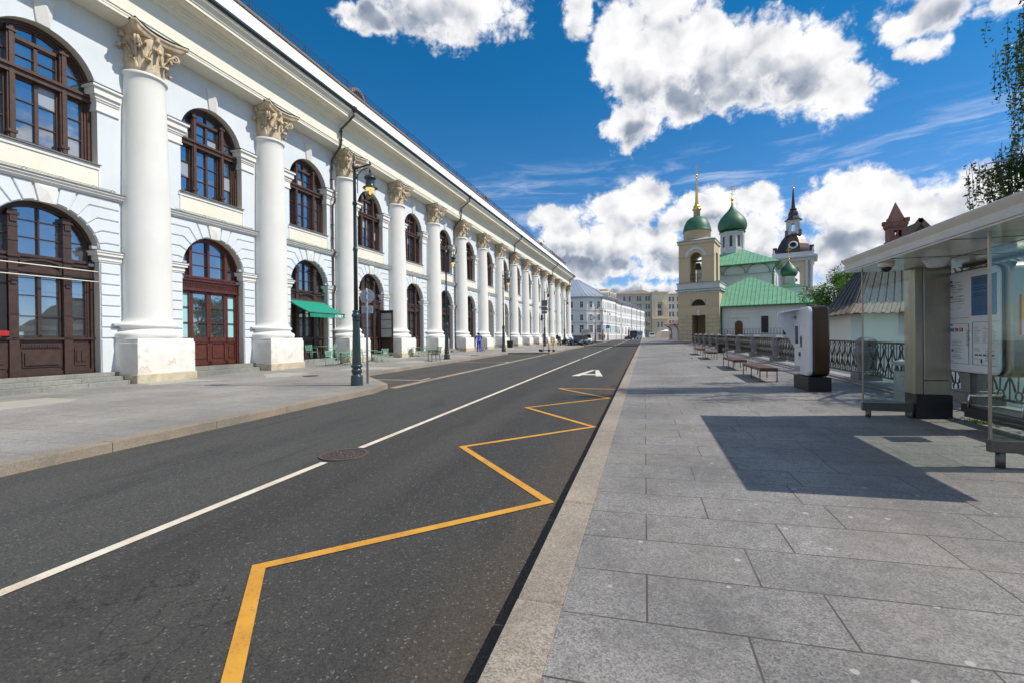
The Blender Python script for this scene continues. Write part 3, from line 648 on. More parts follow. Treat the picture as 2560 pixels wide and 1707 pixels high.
# ---- upper windows
def clip_r(dx, r): return math.sqrt(max(0, r*r-dx*dx))
def frame_arch(m, zb, zs, w, y0, y1, r=RA-.005):
    ap, ip = arch_pts(r, zs, 20), arch_pts(r-w, zs, 20)
    path_o = [(XC+r, zb)]+ap+[(XC-r, zb)]; path_i = [(XC+r-w, zb)]+ip+[(XC-r+w, zb)]
    rings = [[(o[0], y1, o[1]), (o[0], y0, o[1]), (i[0], y0, i[1]), (i[0], y1, i[1])] for o, i in zip(path_o, path_i)]
    m.loft(rings, smooth=False)
def upper_window():
    f = MB(); zb, zs = 6.99, 9.16
    frame_arch(f, zb, zs, .10, WN+.26, WN+.42); frame_arch(f, zb, zs, .155, WN+.31, WN+.42); frame_arch(f, zb, zs, .20, WN+.35, WN+.42)
    f.box(XC-RA, WN+.26, zb, XC+RA, WN+.42, zb+.11); 
    for s in (-1, 1):
        x = XC+s*.575; zt = zs+clip_r(.64, RA-.12)
        f.box(x-.085, WN+.23, zb, x+.085, WN+.42, zt); f.box(x-.05, WN+.19, zb+.1, x+.05, WN+.23, zt-.02)
        f.box(x-.11, WN+.17, zt-.16, x+.11, WN+.42, zt-.10); f.box(x-.10, WN+.17, 7.22, x+.10, WN+.42, 7.30)
    f.box(XC-RA, WN+.20, 8.86, XC+RA, WN+.42, 9.0); f.box(XC-RA, WN+.14, 9.0, XC+RA, WN+.42, 9.055); f.box(XC-RA, WN+.18, 9.055, XC+RA, WN+.42, 9.10)
    f.box(XC-.49, WN+.30, 9.86, XC+.49, WN+.42, 9.96)
    def bar(x0, x1, z): f.box(x0, WN+.355, z-.014, x1, WN+.405, z+.014)
    def sash(x0, x1, z0, z1, w=.042):
        f.box(x0, WN+.335, z0, x0+w, WN+.41, z1); f.box(x1-w, WN+.335, z0, x1, WN+.41, z1); f.box(x0, WN+.335, z0, x1, WN+.41, z0+w); f.box(x0, WN+.335, z1-w, x1, WN+.41, z1)
    sash(XC-.49, XC-.0, 7.1, 8.86); sash(XC, XC+.49, 7.1, 8.86); sash(XC-.49, XC, 9.1, 9.86); sash(XC, XC+.49, 9.1, 9.86)
    f.box(XC-.02, WN+.33, 9.96, XC+.02, WN+.41, zs+RA-.2)
    for z in (7.66, 8.24): bar(XC-.49, XC+.49, z); bar(XC-1.1, XC-.66, z); bar(XC+.66, XC+1.1, z)
    bar(XC-.49, XC+.49, 9.46); bar(XC-1.1, XC-.66, 9.5); bar(XC+.66, XC+1.1, 9.5)
    for s in (-1, 1):
        a, b = sorted((XC+s*.66, XC+s*1.09)); sash(a, b, 7.1, 8.86, .036)
    g = MB(); P = [(XC+RA-.06, zb)]+arch_pts(RA-.06, zs, 20)+[(XC-RA+.06, zb)]; g.add([(x, WN+.40, z) for x, z in P], [tuple(range(len(P)))], False)
    return f, g
fm, gm = upper_window()
uw = fm.build('arched_window', MT['brown_wood'], FAC); gl = gm.build('glass', MT['window_glass'], uw)
uw.location.x = NB0*SP*S
for k in range(NB0+1, NB1):
    c = uw.copy(); c.location.x = k*SP*S; col.objects.link(c); d = gl.copy(); d.parent = c; col.objects.link(d)

# pale blinds let down behind some of the panes
clear_glass('blind_glass', (.9, .9, .9)); bl = NT('blind'); bl.set('Base Color', (.34, .38, .42, 1)); bl.set('Roughness', .12); bl.set('Specular IOR Level', 1.0)
rb = random.Random(9)
for o_ in [o for o in FAC.children if o.name.startswith('arched_window')]:
    n_ = 0
    for xa, xb in ((XC-1.09, XC-.67), (XC-.46, XC-.02), (XC+.02, XC+.46), (XC+.67, XC+1.09)):
        for za, zb2 in ((7.12, 7.65), (7.67, 8.23), (8.25, 8.84), (9.12, 9.45)):
            if rb.random() < .10: m = MB(); m.add([(xa, WN+.398, za+rb.uniform(0, .3)), (xb, WN+.398, za+.0), (xb, WN+.398, zb2), (xa, WN+.398, zb2)], [(0, 1, 2, 3)], False); m.build('blind', MT['blind'], o_)
# ---- ground floor units
def ground_shop(door=False, open_=False):
    f = MB(); g = MB(); zb, zs = .60, 4.21; F0 = WN+.42; x0, x1 = XC-RA, XC+RA
    frame_arch(f, zb, zs, .09, F0-.16, F0); frame_arch(f, zb, zs, .15, F0-.10, F0)
    # arch light
    f.box(x0, F0-.20, 3.90, x1, F0, 3.98)
    mull = (-.59, .59)
    def sash(a, b, z0, z1, w=.04): f.box(a, F0-.085, z0, a+w, F0-.01, z1); f.box(b-w, F0-.085, z0, b, F0-.01, z1); f.box(a, F0-.085, z0, b, F0-.01, z0+w); f.box(a, F0-.085, z1-w, b, F0-.01, z1)
    def bar(a, b, z): f.box(a, F0-.065, z-.014, b, F0-.015, z+.014)
    if door:
        f.box(XC-.045, F0-.12, 3.98, XC+.045, F0, zs+RA-.12)
        for s in (-1, 1):
            x = XC+s*.74; f.box(x-.06, F0-.14, 3.98, x+.06, F0, zs+clip_r(.78, RA-.1))
            a, b = sorted((XC+s*.05, XC+s*.68)); bar(a, b, 4.42); bar(a, b, 4.90); sash(a, b, 3.98, 5.02+(-.0), .03) if False else None
            a, b = sorted((XC+s*.80, XC+s*1.13)); bar(a, b, 4.36)
        f.box(x0, F0-.16, 3.42, x1, F0, 3.90); f.box(x0, F0-.22, 3.80, x1, F0, 3.86); f.box(x0, F0-.20, 3.42, x1, F0, 3.47)
        for i in range(34): xx = x0+.16+i*.068; f.box(xx, F0-.19, 3.60, xx+.036, F0-.15, 3.70)
        f.box(x0, F0-.19, 3.71, x1, F0, 3.735); f.box(x0, F0-.18, 3.565, x1, F0, 3.59)
    else:
        for s in (-1, 1):
            x = XC+s*.60; f.box(x-.10, F0-.20, zb, x+.10, F0, zs+clip_r(.68, RA-.1)-.02)
            for z in (.80, 1.62, 2.30, 3.30, 3.40, 3.98, 4.30, 4.68): f.box(x-.115, F0-.215, z, x+.115, F0, z+.022)
            f.box(x-.13, F0-.24, 3.86, x+.13, F0, 3.98); f.box(x-.12, F0-.23, zb, x+.12, F0, .86)
            f.box(x-.06, F0-.235, 3.12, x+.06, F0, 3.26); zc = zs+clip_r(.68, RA-.1); f.box(x-.13, F0-.24, zc-.18, x+.13, F0, zc-.10); f.box(x-.07, F0-.235, zc-.36, x+.07, F0, zc-.2)
            a, b = sorted((XC+s*.70, XC+s*1.12)); bar(a, b, 4.50); sash(a, b, 1.68, 3.42, .035); bar(a, b, 2.26); bar(a, b, 2.84)
            f.box(a, F0-.14, .72, b, F0-.02, 1.58); f.box(a+.06, F0-.12, .84, b-.06, F0-.165, 1.36)
            for c_ in (0, 1): f.box(a+.09+c_*.13, F0-.19, .96, a+.19+c_*.13, F0-.12, 1.28)
        f.box(x0, F0-.14, 3.42, x1, F0, 3.92)
        f.box(x0, F0-.19, 3.78, x1, F0, 3.84); f.box(x0, F0-.18, 3.44, x1, F0, 3.49)
        # curved pediment in the lintel
        pr = [(XC+1.02*math.cos(R(a)), 2.86+1.02*math.sin(R(a))) for a in range(118, 61, -6)]
        f.loft([[(x, F0-.24, z), (x, F0-.10, z), (x, F0-.10, z-.06), (x, F0-.24, z-.06)] for x, z in pr], smooth=False)
        f.loft([[(x, F0-.20, z-.08), (x, F0-.10, z-.08), (x, F0-.10, z-.12), (x, F0-.20, z-.12)] for x, z in pr], smooth=False)
        f.box(XC-.49, F0-.12, .72, XC+.49, F0-.02, 1.60); f.box(XC-.42, F0-.15, .84, XC+.42, F0-.1, 1.30)
        f.box(XC-.38, F0-.185, .90, XC+.38, F0-.15, 1.24); f.box(XC-.44, F0-.15, 1.38, XC+.44, F0-.1, 1.50)
        for i in range(14): xx = XC-.40+i*.058; f.box(xx, F0-.17, 1.40, xx+.03, F0-.15, 1.47)
        f.box(x0, F0-.20, 1.60, x1, F0, 1.67); f.box(x0, F0-.17, zb, x1, F0, .72)
        sash(XC-.49, XC-.0, 1.68, 3.42); sash(XC, XC+.49, 1.68, 3.42); bar(XC-.49, XC+.49, 2.26); bar(XC-.49, XC+.49, 2.84)
        f.box(XC-.02, F0-.09, 3.98, XC+.02, F0-.01, zs+RA-.12); bar(XC-.49, XC+.49, 4.46); bar(XC-.49, XC+.49, 4.94)
    P = [(x1-.06, 3.96)]+arch_pts(RA-.06, zs, 20)+[(x0+.06, 3.96)]; g.add([(x, F0-.02, z) for x, z in P], [tuple(range(len(P)))], False)
    if not door: g.quad((x0+.06, F0-.02, 1.6), (x1-.06, F0-.02, 1.6), (x1-.06, F0-.02, 3.44), (x0+.06, F0-.02, 3.44))
    return f, g
sf, sg = ground_shop()
shop = sf.build('shopfront', MT['dark_wood'], FAC); sgl = sg.build('glass', MT['shop_glass'], shop); shop.location.x = -SP*S
shops = {-1: shop}
for k in (-2, 1, 2, 3, 4, 5):
    c = shop.copy(); c.location.x = k*SP*S; col.objects.link(c); d = sgl.copy(); d.parent = c; col.objects.link(d); shops[k] = c
    if k >= 3:
        c.location.z = (fpav(k*SP+XC)-fpav(XC))*.35*S
df, dg = ground_shop(door=True)
dfr = df.build('door_surround', MT['red_wood'], FAC); dg.build('glass', MT['shop_glass'], dfr)
F0 = WN+.42
def leaf(xa, xb, glassmat, handle=0, name='door'):
    m = MB(); w = .085 if xb-xa > .6 else .07; z0, z1 = .605, 3.41
    m.box(xa, F0-.11, z0, xa+w, F0-.02, z1); m.box(xb-w, F0-.11, z0, xb, F0-.02, z1); m.box(xa, F0-.11, z1-.09, xb, F0-.02, z1); m.box(xa, F0-.11, z0, xb, F0-.02, z0+.14)
    m.box(xa, F0-.11, 1.44, xb, F0-.02, 1.66); m.box(xa+w, F0-.07, z0+.1, xb-w, F0-.03, 1.5); m.box(xa+w+.04, F0-.10, .86, xb-w-.04, F0-.06, 1.36); m.box(xa, F0-.13, 1.50, xb, F0-.1, 1.54)
    for z in (2.22, 2.80): m.box(xa+w, F0-.09, z-.016, xb-w, F0-.03, z+.016)
    o = m.build(name, MT['red_wood'], FAC); g = MB(); g.quad((xa+.02, F0-.045, 1.6), (xb-.02, F0-.045, 1.6), (xb-.02, F0-.045, 3.38), (xa+.02, F0-.045, 3.38)); g.build('glass', glassmat, o)
    if handle:
        h = MB(); hx = xb-.04 if handle > 0 else xa+.04; h.box(hx-.018, F0-.13, 1.52, hx+.018, F0-.11, 1.80); h.tube([(hx, F0-.11, 1.7), (hx, F0-.17, 1.7), (hx-.10*handle, F0-.17, 1.7)], .012, 6); h.build('handle', MT['brass'], o)
    return o
leaf(XC-.735, XC-.004, MT['dark_glass_pane'] if 'dark_glass_pane' in MT else MT['shop_glass'], 0); leaf(XC+.004, XC+.735, MT['shop_glass'], -1)
for a, b in ((XC-1.20, XC-.745), (XC+.745, XC+1.20)): leaf(a, b, MT['teal_glass'], 0, 'side_light')
# far ground floor openings: doors deep inside the passages
for k in range(6, NB1):
    x = k*SP+XC; z = fpav(k*SP+XC)+.2; m = MB()
    m.box(x-.55, WN+1.52, z, x+.55, WN+1.59, z+2.0); m.build('passage_door', MT['dark_wood'], FAC)
# the leaf standing open in front of the third bay
m = MB(); lx = 2*SP+3.72
for y0, y1, z0, z1 in ((-.62, .32, .72, .90), (-.62, .32, 3.16, 3.34), (-.62, -.53, .72, 3.34), (.23, .32, .72, 3.34), (-.62, .32, 1.48, 1.66), (-.5, .2, .8, 1.6)):
    m.box(lx-.03, y0, z0, lx+.03, y1, z1)
for z in (2.18, 2.74): m.box(lx-.025, -.55, z, lx+.025, .25, z+.03)
o = m.build('open_door', MT['dark_wood'], FAC); g = MB(); g.box(lx-.006, -.54, 1.65, lx+.006, .24, 3.2); g.build('glass', MT['curtain'], o)
h = MB(); h.box(lx-.07, -.59, 1.55, lx-.03, -.56, 1.8); h.build('handle', MT['brass'], o); o['label'] = 'glazed wooden door leaf standing open'
m = MB(); m.box(2*SP+4.02, WN-.06, 2.15, 2*SP+4.36, WN-.035, 2.55); m.build('brass_plate', MT['brass'], FAC)

# ---- steps between the pedestals
for k in range(NB0, NB1):
    g = fpav(k*SP+XC); top = max(.60, g+.26); n = max(1, round((top-g)/.14)); m = MB(); n = min(n, 3)
    for i in range(n):
        z1 = top-i*(top-g)/n; yf = -.10-.29*i
        m.box(k*SP+.72, yf, z1-(top-g)/n-(.25 if i == n-1 else 0), (k+1)*SP-.72, WN+1.55 if i == 0 else yf+.35, z1-.0, .008)
    m.build('steps', MT['step_granite'], FAC)

# ---- a column
def column():
    ped = MB(); g = 0
    ped.mi = 0; ped.box(-.925, -.925, -.2, .925, .60, 1.50, .012); ped.box(-.90, -.90, 1.49, .90, .60, 1.62, .012)
    ft = MB(); ft.box(-.965, -.965, -.6, .965, .60, 0, .02)
    sh = MB()
    pr = [(.90, 1.62), (.93, 1.66), (.945, 1.73), (.93, 1.80), (.88, 1.83), (.83, 1.85), (.79, 1.90), (.78, 1.95), (.82, 1.98), (.84, 2.03), (.82, 2.08), (.77, 2.11), (.74, 2.14), (.70, 2.20), (.682, 2.32)]
    pr += [(.680-.105*max(0, (z-4.2)/5.95)**1.5, z) for z in [2.6, 4.2, 5.5, 7, 8.2, 9.2, 9.9]]
    pr += [(.576, 10.12), (.60, 10.16), (.64, 10.18), (.645, 10.23), (.62, 10.26), (.56, 10.27)]
    sh.lathe(pr, 40, cap=False)
    cap = MB(); z0 = 10.26
    cap.lathe([(.50, z0-.02), (.50, z0+.2), (.505, z0+.6), (.54, z0+.9), (.62, z0+1.08), (.60, z0+1.13)], 24)
    def leaf(a, zb, h, r, out, w):
        ca, sa = math.cos(a), math.sin(a); n = 9; rows = []
        for i in range(n+1):
            u = i/n
            # rises along the bell then curls outwards and down
            if u < .66: zz = zb+h*u/.66*.90; rr = r+.02+out*.16*(u/.66)**2
            else:
                q = (u-.66)/.34*R(205); zz = zb+h*.90+h*.12*math.sin(q)-h*.02*(1-math.cos(q)); rr = r+.02+out*.16+out*.48*(1-math.cos(q))/1.6
            ww = w*(.80+.28*math.sin(u*5.2))*(1-.40*max(0, u-.75)/.25)
            ring = []
            for j in range(7):
                v = (j-3)/3; rip = .018*math.cos(v*math.pi*3)+.014*math.sin(u*22)*(abs(v) > .6)
                rd = rr-.045*v*v+rip; tx = ww*v
                ring.append((ca*rd-sa*tx, sa*rd+ca*tx, zz-.03*v*v))
            rows.append(ring)
        back = [[(p[0]*.94, p[1]*.94, p[2]-.03) for p in reversed(r_)] for r_ in rows]
        cap.loft([a_+b_ for a_, b_ in zip(rows, back)], smooth=True)
    for i in range(8): leaf(2*math.pi*i/8+R(22.5), z0, .46, .50, .34, .155)
    for i in range(8): leaf(2*math.pi*i/8, z0+.05, .80, .50, .40, .15)
    for i in range(4):
        a = R(45+90*i); leaf(a-.26, z0+.5, .46, .54, .32, .085); leaf(a+.26, z0+.5, .46, .54, .32, .085)
    for i in range(4):
        a = R(45+90*i)
        for sgn in (-1, 1):
            pts = [(.50, .42, .20), (.58, .62, .15), (.70, .82, .10), (.84, .94, .05)]
            path = [(r_, a+sgn*da, z0+zz) for r_, zz, da in pts]
            P = [(r_*math.cos(q), r_*math.sin(q), zz) for r_, q, zz in path]
            # spiral scroll in the vertical plane of the diagonal
            cx, cz = .86, z0+.86
            for s_ in range(14):
                q = R(95)-s_*R(42); rr = .125*(1-s_/16); rad = cx+rr*math.cos(q); P.append((rad*math.cos(a+sgn*.04), rad*math.sin(a+sgn*.04), cz+rr*math.sin(q)))
            cap.tube(P, [.035]*4+[.036-.0013*s_ for s_ in range(14)], 6)
        q = R(90*i); cap.lathe([(0, -.09), (.07, -.08), (.10, -.02), (.06, .04), (.085, .07), (.0, .10)], 8, (math.cos(q)*.64, math.sin(q)*.64, z0+1.14))
        for sgn in (-1, 1):
            P = [(.53, .45), (.57, .68), (.60, .84)]; P = [((r_)*math.cos(q+sgn*(.42-.25*j/2)), r_*math.sin(q+sgn*(.42-.25*j/2)), z0+zz) for j, (r_, zz) in enumerate(P)]
            for s_ in range(8):
                b_ = R(90)+s_*R(48); rr = .07*(1-s_/9); ang = q+sgn*(.15+rr*math.cos(b_)*1.3); P.append((.64*math.cos(ang), .64*math.sin(ang), z0+.86+rr*math.sin(b_)))
            cap.tube(P, .026, 5)
    # abacus with hollow sides and cut corners
    ab = MB()
    def hollow(e, c):
        P = []
        for i in range(4):
            a = R(90*i)
            for j in range(9):
                v = (j-4)/4; x = e-(e-c)*(1-v*v); y = v*e*.90
                P.append((x*math.cos(a)-y*math.sin(a), x*math.sin(a)+y*math.cos(a)))
        return P
    for i, (zz, k) in enumerate(((11.40, .84), (11.46, .92), (11.53, .95), (11.55, 1.0), (11.595, 1.0))): pass
    ab.loft([[(x*k, y*k, zz) for x, y in hollow(.92, .66)] for zz, k in ((11.39, .86), (11.44, .90), (11.50, .93), (11.525, 1.0), (11.592, 1.0))], smooth=False)
    return ped, ft, sh, cap, ab
ped, ft, sh, cap, ab = column()
sho = sh.build('column', MT['white_plaster'], FAC, 50); po = ped.build('pedestal', MT['pedestal_plaster'], sho); fo = ft.build('foot', MT['foot_stone'], sho)
co = cap.build('capital', MT['capital_stone'], sho); ao = ab.build('abacus', MT['capital_stone'], sho)
led = MB(); led.loft([[(x*1.02, y*1.02, z) for x, y in [(math.cos(R(a))*1.0, math.sin(R(a))*1.0) for a in range(0, 360, 45)]] for z in (11.6,)]*1+[[(0, 0, 11.6)]*8], smooth=False) if False else None
first = True
for k in range(NB0, NB1+1):
    if first: c = sho; first = False; kids = (po, fo, co, ao)
    else:
        c = sho.copy(); col.objects.link(c); kids = []
        for o in (po, fo, co, ao): d = o.copy(); d.parent = c; col.objects.link(d); kids.append(d)
    c.location.x = k*SP*S
    kids[1].location.z = (fpav(k*SP)+.27)*S
# dark metal flashing on the abaci
for k in [0]:
    P = []; m = MB()
    for j in range(13):
        v = (j-6)/6; P.append((k*SP+v*.86, -(.93-.24*(1-v*v))))
    for a, b in zip(P[:-1], P[1:]): m.add([(a[0], -.60, 11.60), (b[0], -.60, 11.60), (b[0], b[1], 11.60), (a[0], a[1], 11.60), (a[0], -.60, 11.625), (b[0], -.60, 11.625), (b[0], b[1]-.012, 11.625), (a[0], a[1]-.012, 11.625)], [(0, 1, 2, 3), (7, 6, 5, 4), (3, 2, 6, 7)], False)
fl = m.build('flashing', MT['dark_metal'], sho)
for c in [o for o in FAC.children if o.name.startswith('column') and o is not sho]: d = fl.copy(); d.parent = c; col.objects.link(d)

# ---- entablature
def sweep(name, prof_, mat, xa=NB0*SP-.4, xb=None, parent=FAC, close=True, back=13):
    xb = xb or NB1*SP+.55; m = MB(); rings = []
    ea = [[(xa, -n, z) for n, z in prof_]]
    # rounded return at the far corner
    rings = ea+[[(xb, -n, z) for n, z in prof_]]
    for a in (22.5, 45, 67.5, 90): rings.append([(xb+(n+.55)*math.sin(R(a)), .55-(n+.55)*math.cos(R(a)), z) for n, z in prof_])
    rings.append([(xb+(n+.55), back, z) for n, z in prof_])
    m.loft(rings, cap=False, closed=close, smooth=False); return m.build(name, mat, parent)
sweep('entablature', [(-.3, 11.60), (.60, 11.60), (.60, 11.68), (.615, 11.69), (.615, 11.76), (.645, 11.77), (.645, 11.81), (.60, 11.83), (.60, 12.60), (.63, 12.61), (.63, 12.65), (.67, 12.66), (.70, 12.72), (.73, 12.73), (.73, 12.77), (.78, 12.80),
  (.78, 12.86), (.84, 12.87), (.90, 12.95), (.93, 12.96), (1.20, 12.97), (1.20, 12.99), (1.24, 12.96), (1.27, 12.96), (1.27, 13.07), (1.30, 13.08), (1.32, 13.13), (1.37, 13.20), (1.44, 13.26), (1.46, 13.33), (1.46, 13.36), (-.3, 13.36)], MT['cream_plaster'])
sweep('gutter', [(1.40, 13.365), (1.52, 13.365), (1.56, 13.42), (1.56, 13.50), (1.52, 13.52), (1.42, 13.46)], MT['dark_metal'])
sweep('roof', [(1.42, 13.42), (-.42, 15.70), (-.42, 15.74), (-.55, 15.76), (-12, 16.6), (-12, 13.4)], MT['white_roof'])
sweep('roof_edge', [(-.36, 15.70), (-.30, 15.71), (-.30, 15.80), (-.7, 15.83), (-.7, 15.77)], MT['roof_edge'])
# snow guard rods lying on the string course
m = MB()
for k in range(NB0, 8):
    for yy, zz in ((WN-.16, 6.24), (WN-.19, 6.20)): m.tube([(k*SP+.95, yy, zz), (k*SP+2.2, yy-.015, zz+.012), (k*SP+3.1, yy, zz), (k*SP+4.2, yy-.01, zz)], .006, 4)
    for x in (1.2, 2.0, 2.8, 3.6, 4.1): m.tube([(k*SP+x, WN-.05, 6.18), (k*SP+x+.03, WN-.18, 6.26), (k*SP+x+.10, WN-.21, 6.2)], .007, 4)
m.build('snow_guard', MT['dark_metal'], FAC)
# railing on the roof edge
m = MB(); xa, xb = NB0*SP, NB1*SP+.5
m.tube([(xa, .34, 16.22), (xb, .34, 16.22)], .018, 4); m.tube([(xa, .34, 15.87), (xb, .34, 15.87)], .012, 4)
x = xa
i = 0
while x < xb:
    if i % 10 == 0: m.box(x-.016, .325, 15.75, x+.016, .355, 16.28); m.tube([(x, .34, 16.1), (x, .75, 15.8)], .012, 4)
    else: m.box(x-.008, .333, 15.86, x+.008, .347, 16.22)
    x += .165; i += 1
m.build('roof_railing', MT['railing_blue'], FAC)
# dormers and dish behind the railing
def dormer(x):
    m = MB(); P = [(-.75, 15.7)]+[(.75*math.cos(R(a)), 16.05+.62*math.sin(R(a))) for a in range(180, -1, -15)]+[(.75, 15.7)]
    m.T = Matrix.Translation((x, 0, 0)); m.prism(P, .75, 2.4, 'y'); o = m.build('roof_dormer', MT['roof_edge'], FAC)
    g = MB(); g.T = m.T; P2 = [(p[0]*.72, 15.75+(p[1]-15.7)*.78) for p in P]; g.prism(P2, .735, .76, 'y'); g.build('vent', MT['black'], o)
for x in (12.7, 34.5, 59.5, 74): dormer(x)
m = MB(); m.T = Matrix.Translation((58.6, .25, 16.65)) @ Matrix.Rotation(R(60), 4, 'X') @ Matrix.Rotation(R(20), 4, 'Y'); m.lathe([(0, -.06), (.15, -.04), (.30, .03), (.31, .04), (.15, -.02), (0, -.04)], 16); m.T = None; m.tube([(58.6, .3, 15.7), (58.6, .3, 16.6)], .025, 5); m.build('satellite_dish', MT['white_paint'], FAC)
# downpipes
def downpipe(t):
    m = MB(); g = fpav(t); r = .052
    m.lathe([(.04, -.18), (.10, -.02), (.15, .02), (.15, .12), (.13, .14)], 8, (t, -1.52, 13.36))
    m.tube([(t, -1.52, 13.25), (t, -1.50, 13.05), (t, -.92, 12.62), (t, -.72, 12.50), (t, -.70, 11.72), (t, -.64, 11.58), (t+.18, .02, 11.05), (t+.18, .04, 10.8), (t+.18, .04, 9.52), (t+.18, -.13, 9.38), (t+.18, -.13, 8.85), (t+.18, .03, 8.6), (t+.18, .03, 6.35), (t+.18, -.15, 6.15), (t+.18, .03, 5.9), (t+.18, .03, 4.45), (t+.18, -.11, 4.3), (t+.18, .03, 3.95), (t+.18, .03, g+.35), (t+.18, -.14, g+.15)], r, 8)
    for z in (11.9, 12.35): m.box(t-.065, -.78, z, t+.065, -.62, z+.03)
    for z in (10.0, 7.6, 6.9, 5.2, 2.9, 1.9): m.box(t+.115, -.03, z, t+.245, .12, z+.03)
    m.build('downpipe', MT['pipe_metal'], FAC)
for t in (9.15, 24.55, 40.0, 60.7, 75.9): downpipe(t)
# little flood lamps on the imposts and above the column bases
m = MB()
for k in range(NB0, 7):
    for x in (XC-RA+.04, XC+RA-.18): m.box(k*SP+x, WN+.02, 4.36, k*SP+x+.15, WN+.16, 4.46, .01); m.box(k*SP+x+.02, WN+.18, 3.84, k*SP+x+.15, WN+.3, 3.93, .01)
    m.box((k+1)*SP-1.02, WN-.16, 2.02, (k+1)*SP-.72, WN-.06, 2.10, .01); m.box((k+1)*SP-.86, WN-.10, 1.95, (k+1)*SP-.82, WN+.0, 2.03)
m.build('flood_lamp', MT['grey_sign'], FAC)
# brass rods across the first shopfront, a strip of dark board opened in it
m = MB(); x = -SP
for z in (3.68, 3.37): m.tube([(x+XC-RA, WN+.05, z), (x+XC+RA, WN+.05, z)], .016, 6)
m.build('sign_rail', MT['cream_plaster'], FAC)
m = MB(); x = -SP; m.box(x+XC-RA+.06, F0-.15, 1.70, x+XC-.72, F0-.10, 3.40); m.build('serving_window', MT['black'], FAC)
m = MB(); m.box(x+XC-RA+.1, F0-.3, 1.69, x+XC-.74, F0-.12, 1.84, .02); m.build('flower_box', MT['red_cloth'], FAC)
# awning
def text_mesh(s, size, depth=.004, bold=0):
    cu = bpy.data.curves.new('lettering', 'FONT'); cu.body = s; cu.size = size; cu.extrude = depth; cu.align_x = 'LEFT'; cu.offset = bold
    o = bpy.data.objects.new('lettering', cu); col.objects.link(o); dg = bpy.context.evaluated_depsgraph_get(); dg.update()
    me = bpy.data.meshes.new_from_object(o.evaluated_get(dg)); bpy.data.objects.remove(o); return me
def lettering(s, size, mat, parent, mtx, name='lettering', depth=.004, bold=0):
    me = text_mesh(s, size*S, depth*S, bold*S); me.materials.clear(); me.materials.append(mat)
    mm = mtx.copy(); mm.translation = mm.translation*S
    me.transform(mm); o = bpy.data.objects.new(name, me); col.objects.link(o); o.parent = parent; return o
ax0, ax1 = SP+XC-RA-.02, SP+XC+RA-.12
m = MB(); n = 8
for i in range(n):
    u0, u1 = i/n, (i+1)/n; f = lambda u: (.30-1.30*u, 3.46-.64*u-.03*math.sin(u*math.pi))
    a, b = f(u0), f(u1); m.add([(ax0, a[0], a[1]), (ax1, a[0], a[1]), (ax1, b[0], b[1]), (ax0, b[0], b[1])], [(0, 1, 2, 3)], True)
n = 14
for i in range(n):
    x0, x1 = ax0+(ax1-ax0)*i/n, ax0+(ax1-ax0)*(i+1)/n; w0, w1 = .012*math.sin(i*1.3), .012*math.sin((i+1)*1.3)
    m.add([(x0, -1.0, 2.80), (x1, -1.0, 2.80), (x1, -1.0+w1, 2.60), (x0, -1.0+w0, 2.60)], [(0, 1, 2, 3)], True)
aw = m.build('awning', MT['awning_green'], FAC); aw['label'] = 'green shop awning'
m = MB(); m.tube([(ax0, -1.0, 2.81), (ax1, -1.0, 2.81)], .028, 6); m.beam((ax0+.05, .25, 3.35), (ax0+.05, -.98, 2.79), .03, .04); m.beam((ax1-.05, .25, 3.35), (ax1-.05, -.98, 2.79), .03, .04); m.box(ax0, .26, 3.40, ax1, .38, 3.52)
m.build('awning_frame', MT['pipe_metal'], aw)
# the lettering faces the street: local x runs to the reader's right
mt = Matrix.Translation((ax1-.78, -1.025, 2.635)) @ Matrix.Rotation(R(90), 4, 'X')
lettering('LOBBY', .20, MT['white_letters'], aw, mt, bold=.003)
# ------------------------------------------------------------------ materials for the far buildings
plaster('tower_beige', (.57, .46, .30), .10); plaster('nave_white', (.74, .72, .66), .16); plaster('grey_white', (.62, .63, .62), .15); plaster('pale_wall', (.76, .79, .73), .08)
def roof_green(name, c):
    t = NT(name); f = t.mr(t.noise(1.2, 6, .65, t.sc((1, 1, 2))), .3, .7); c1 = t.mix(f, tuple(x*.82 for x in c), tuple(min(1, x*1.15) for x in c))
    c1 = t.mix(t.mr(t.noise(.7, 7, .7), .60, .70, 0, .35), c1, (.30, .27, .24)); t.set('Base Color', c1); t.set('Roughness', .5); t.bump(t.noise(2.2, 3), .12, .05)
roof_green('green_roof', (.20, .43, .26)); roof_green('green_dome', (.040, .135, .072)); simple('green_trim', (.03, .16, .07), .5, .2, 4)
simple('brown_dome', (.075, .045, .042), .35, .45, 2, metal=.3); simple('brown_roof', (.20, .11, .08), .75, .3, 4)
simple('silver_roof', (.52, .56, .62), .32, .12, 1.2, metal=.45); simple('silver_seam', (.30, .33, .37), .5, .2, 3)
plaster('cream_belfry', (.74, .58, .36), .12); plaster('far_white', (.80, .79, .76), .08); plaster('far_grey', (.55, .54, .54), .1); plaster('far_beige', (.78, .67, .48), .18); plaster('far_beige_shaded', (.56, .47, .36), .15)
simple('old_door', (.13, .045, .012), .6, .4, 5); simple('iron_gate', (.02, .018, .02), .6, .2, 5)
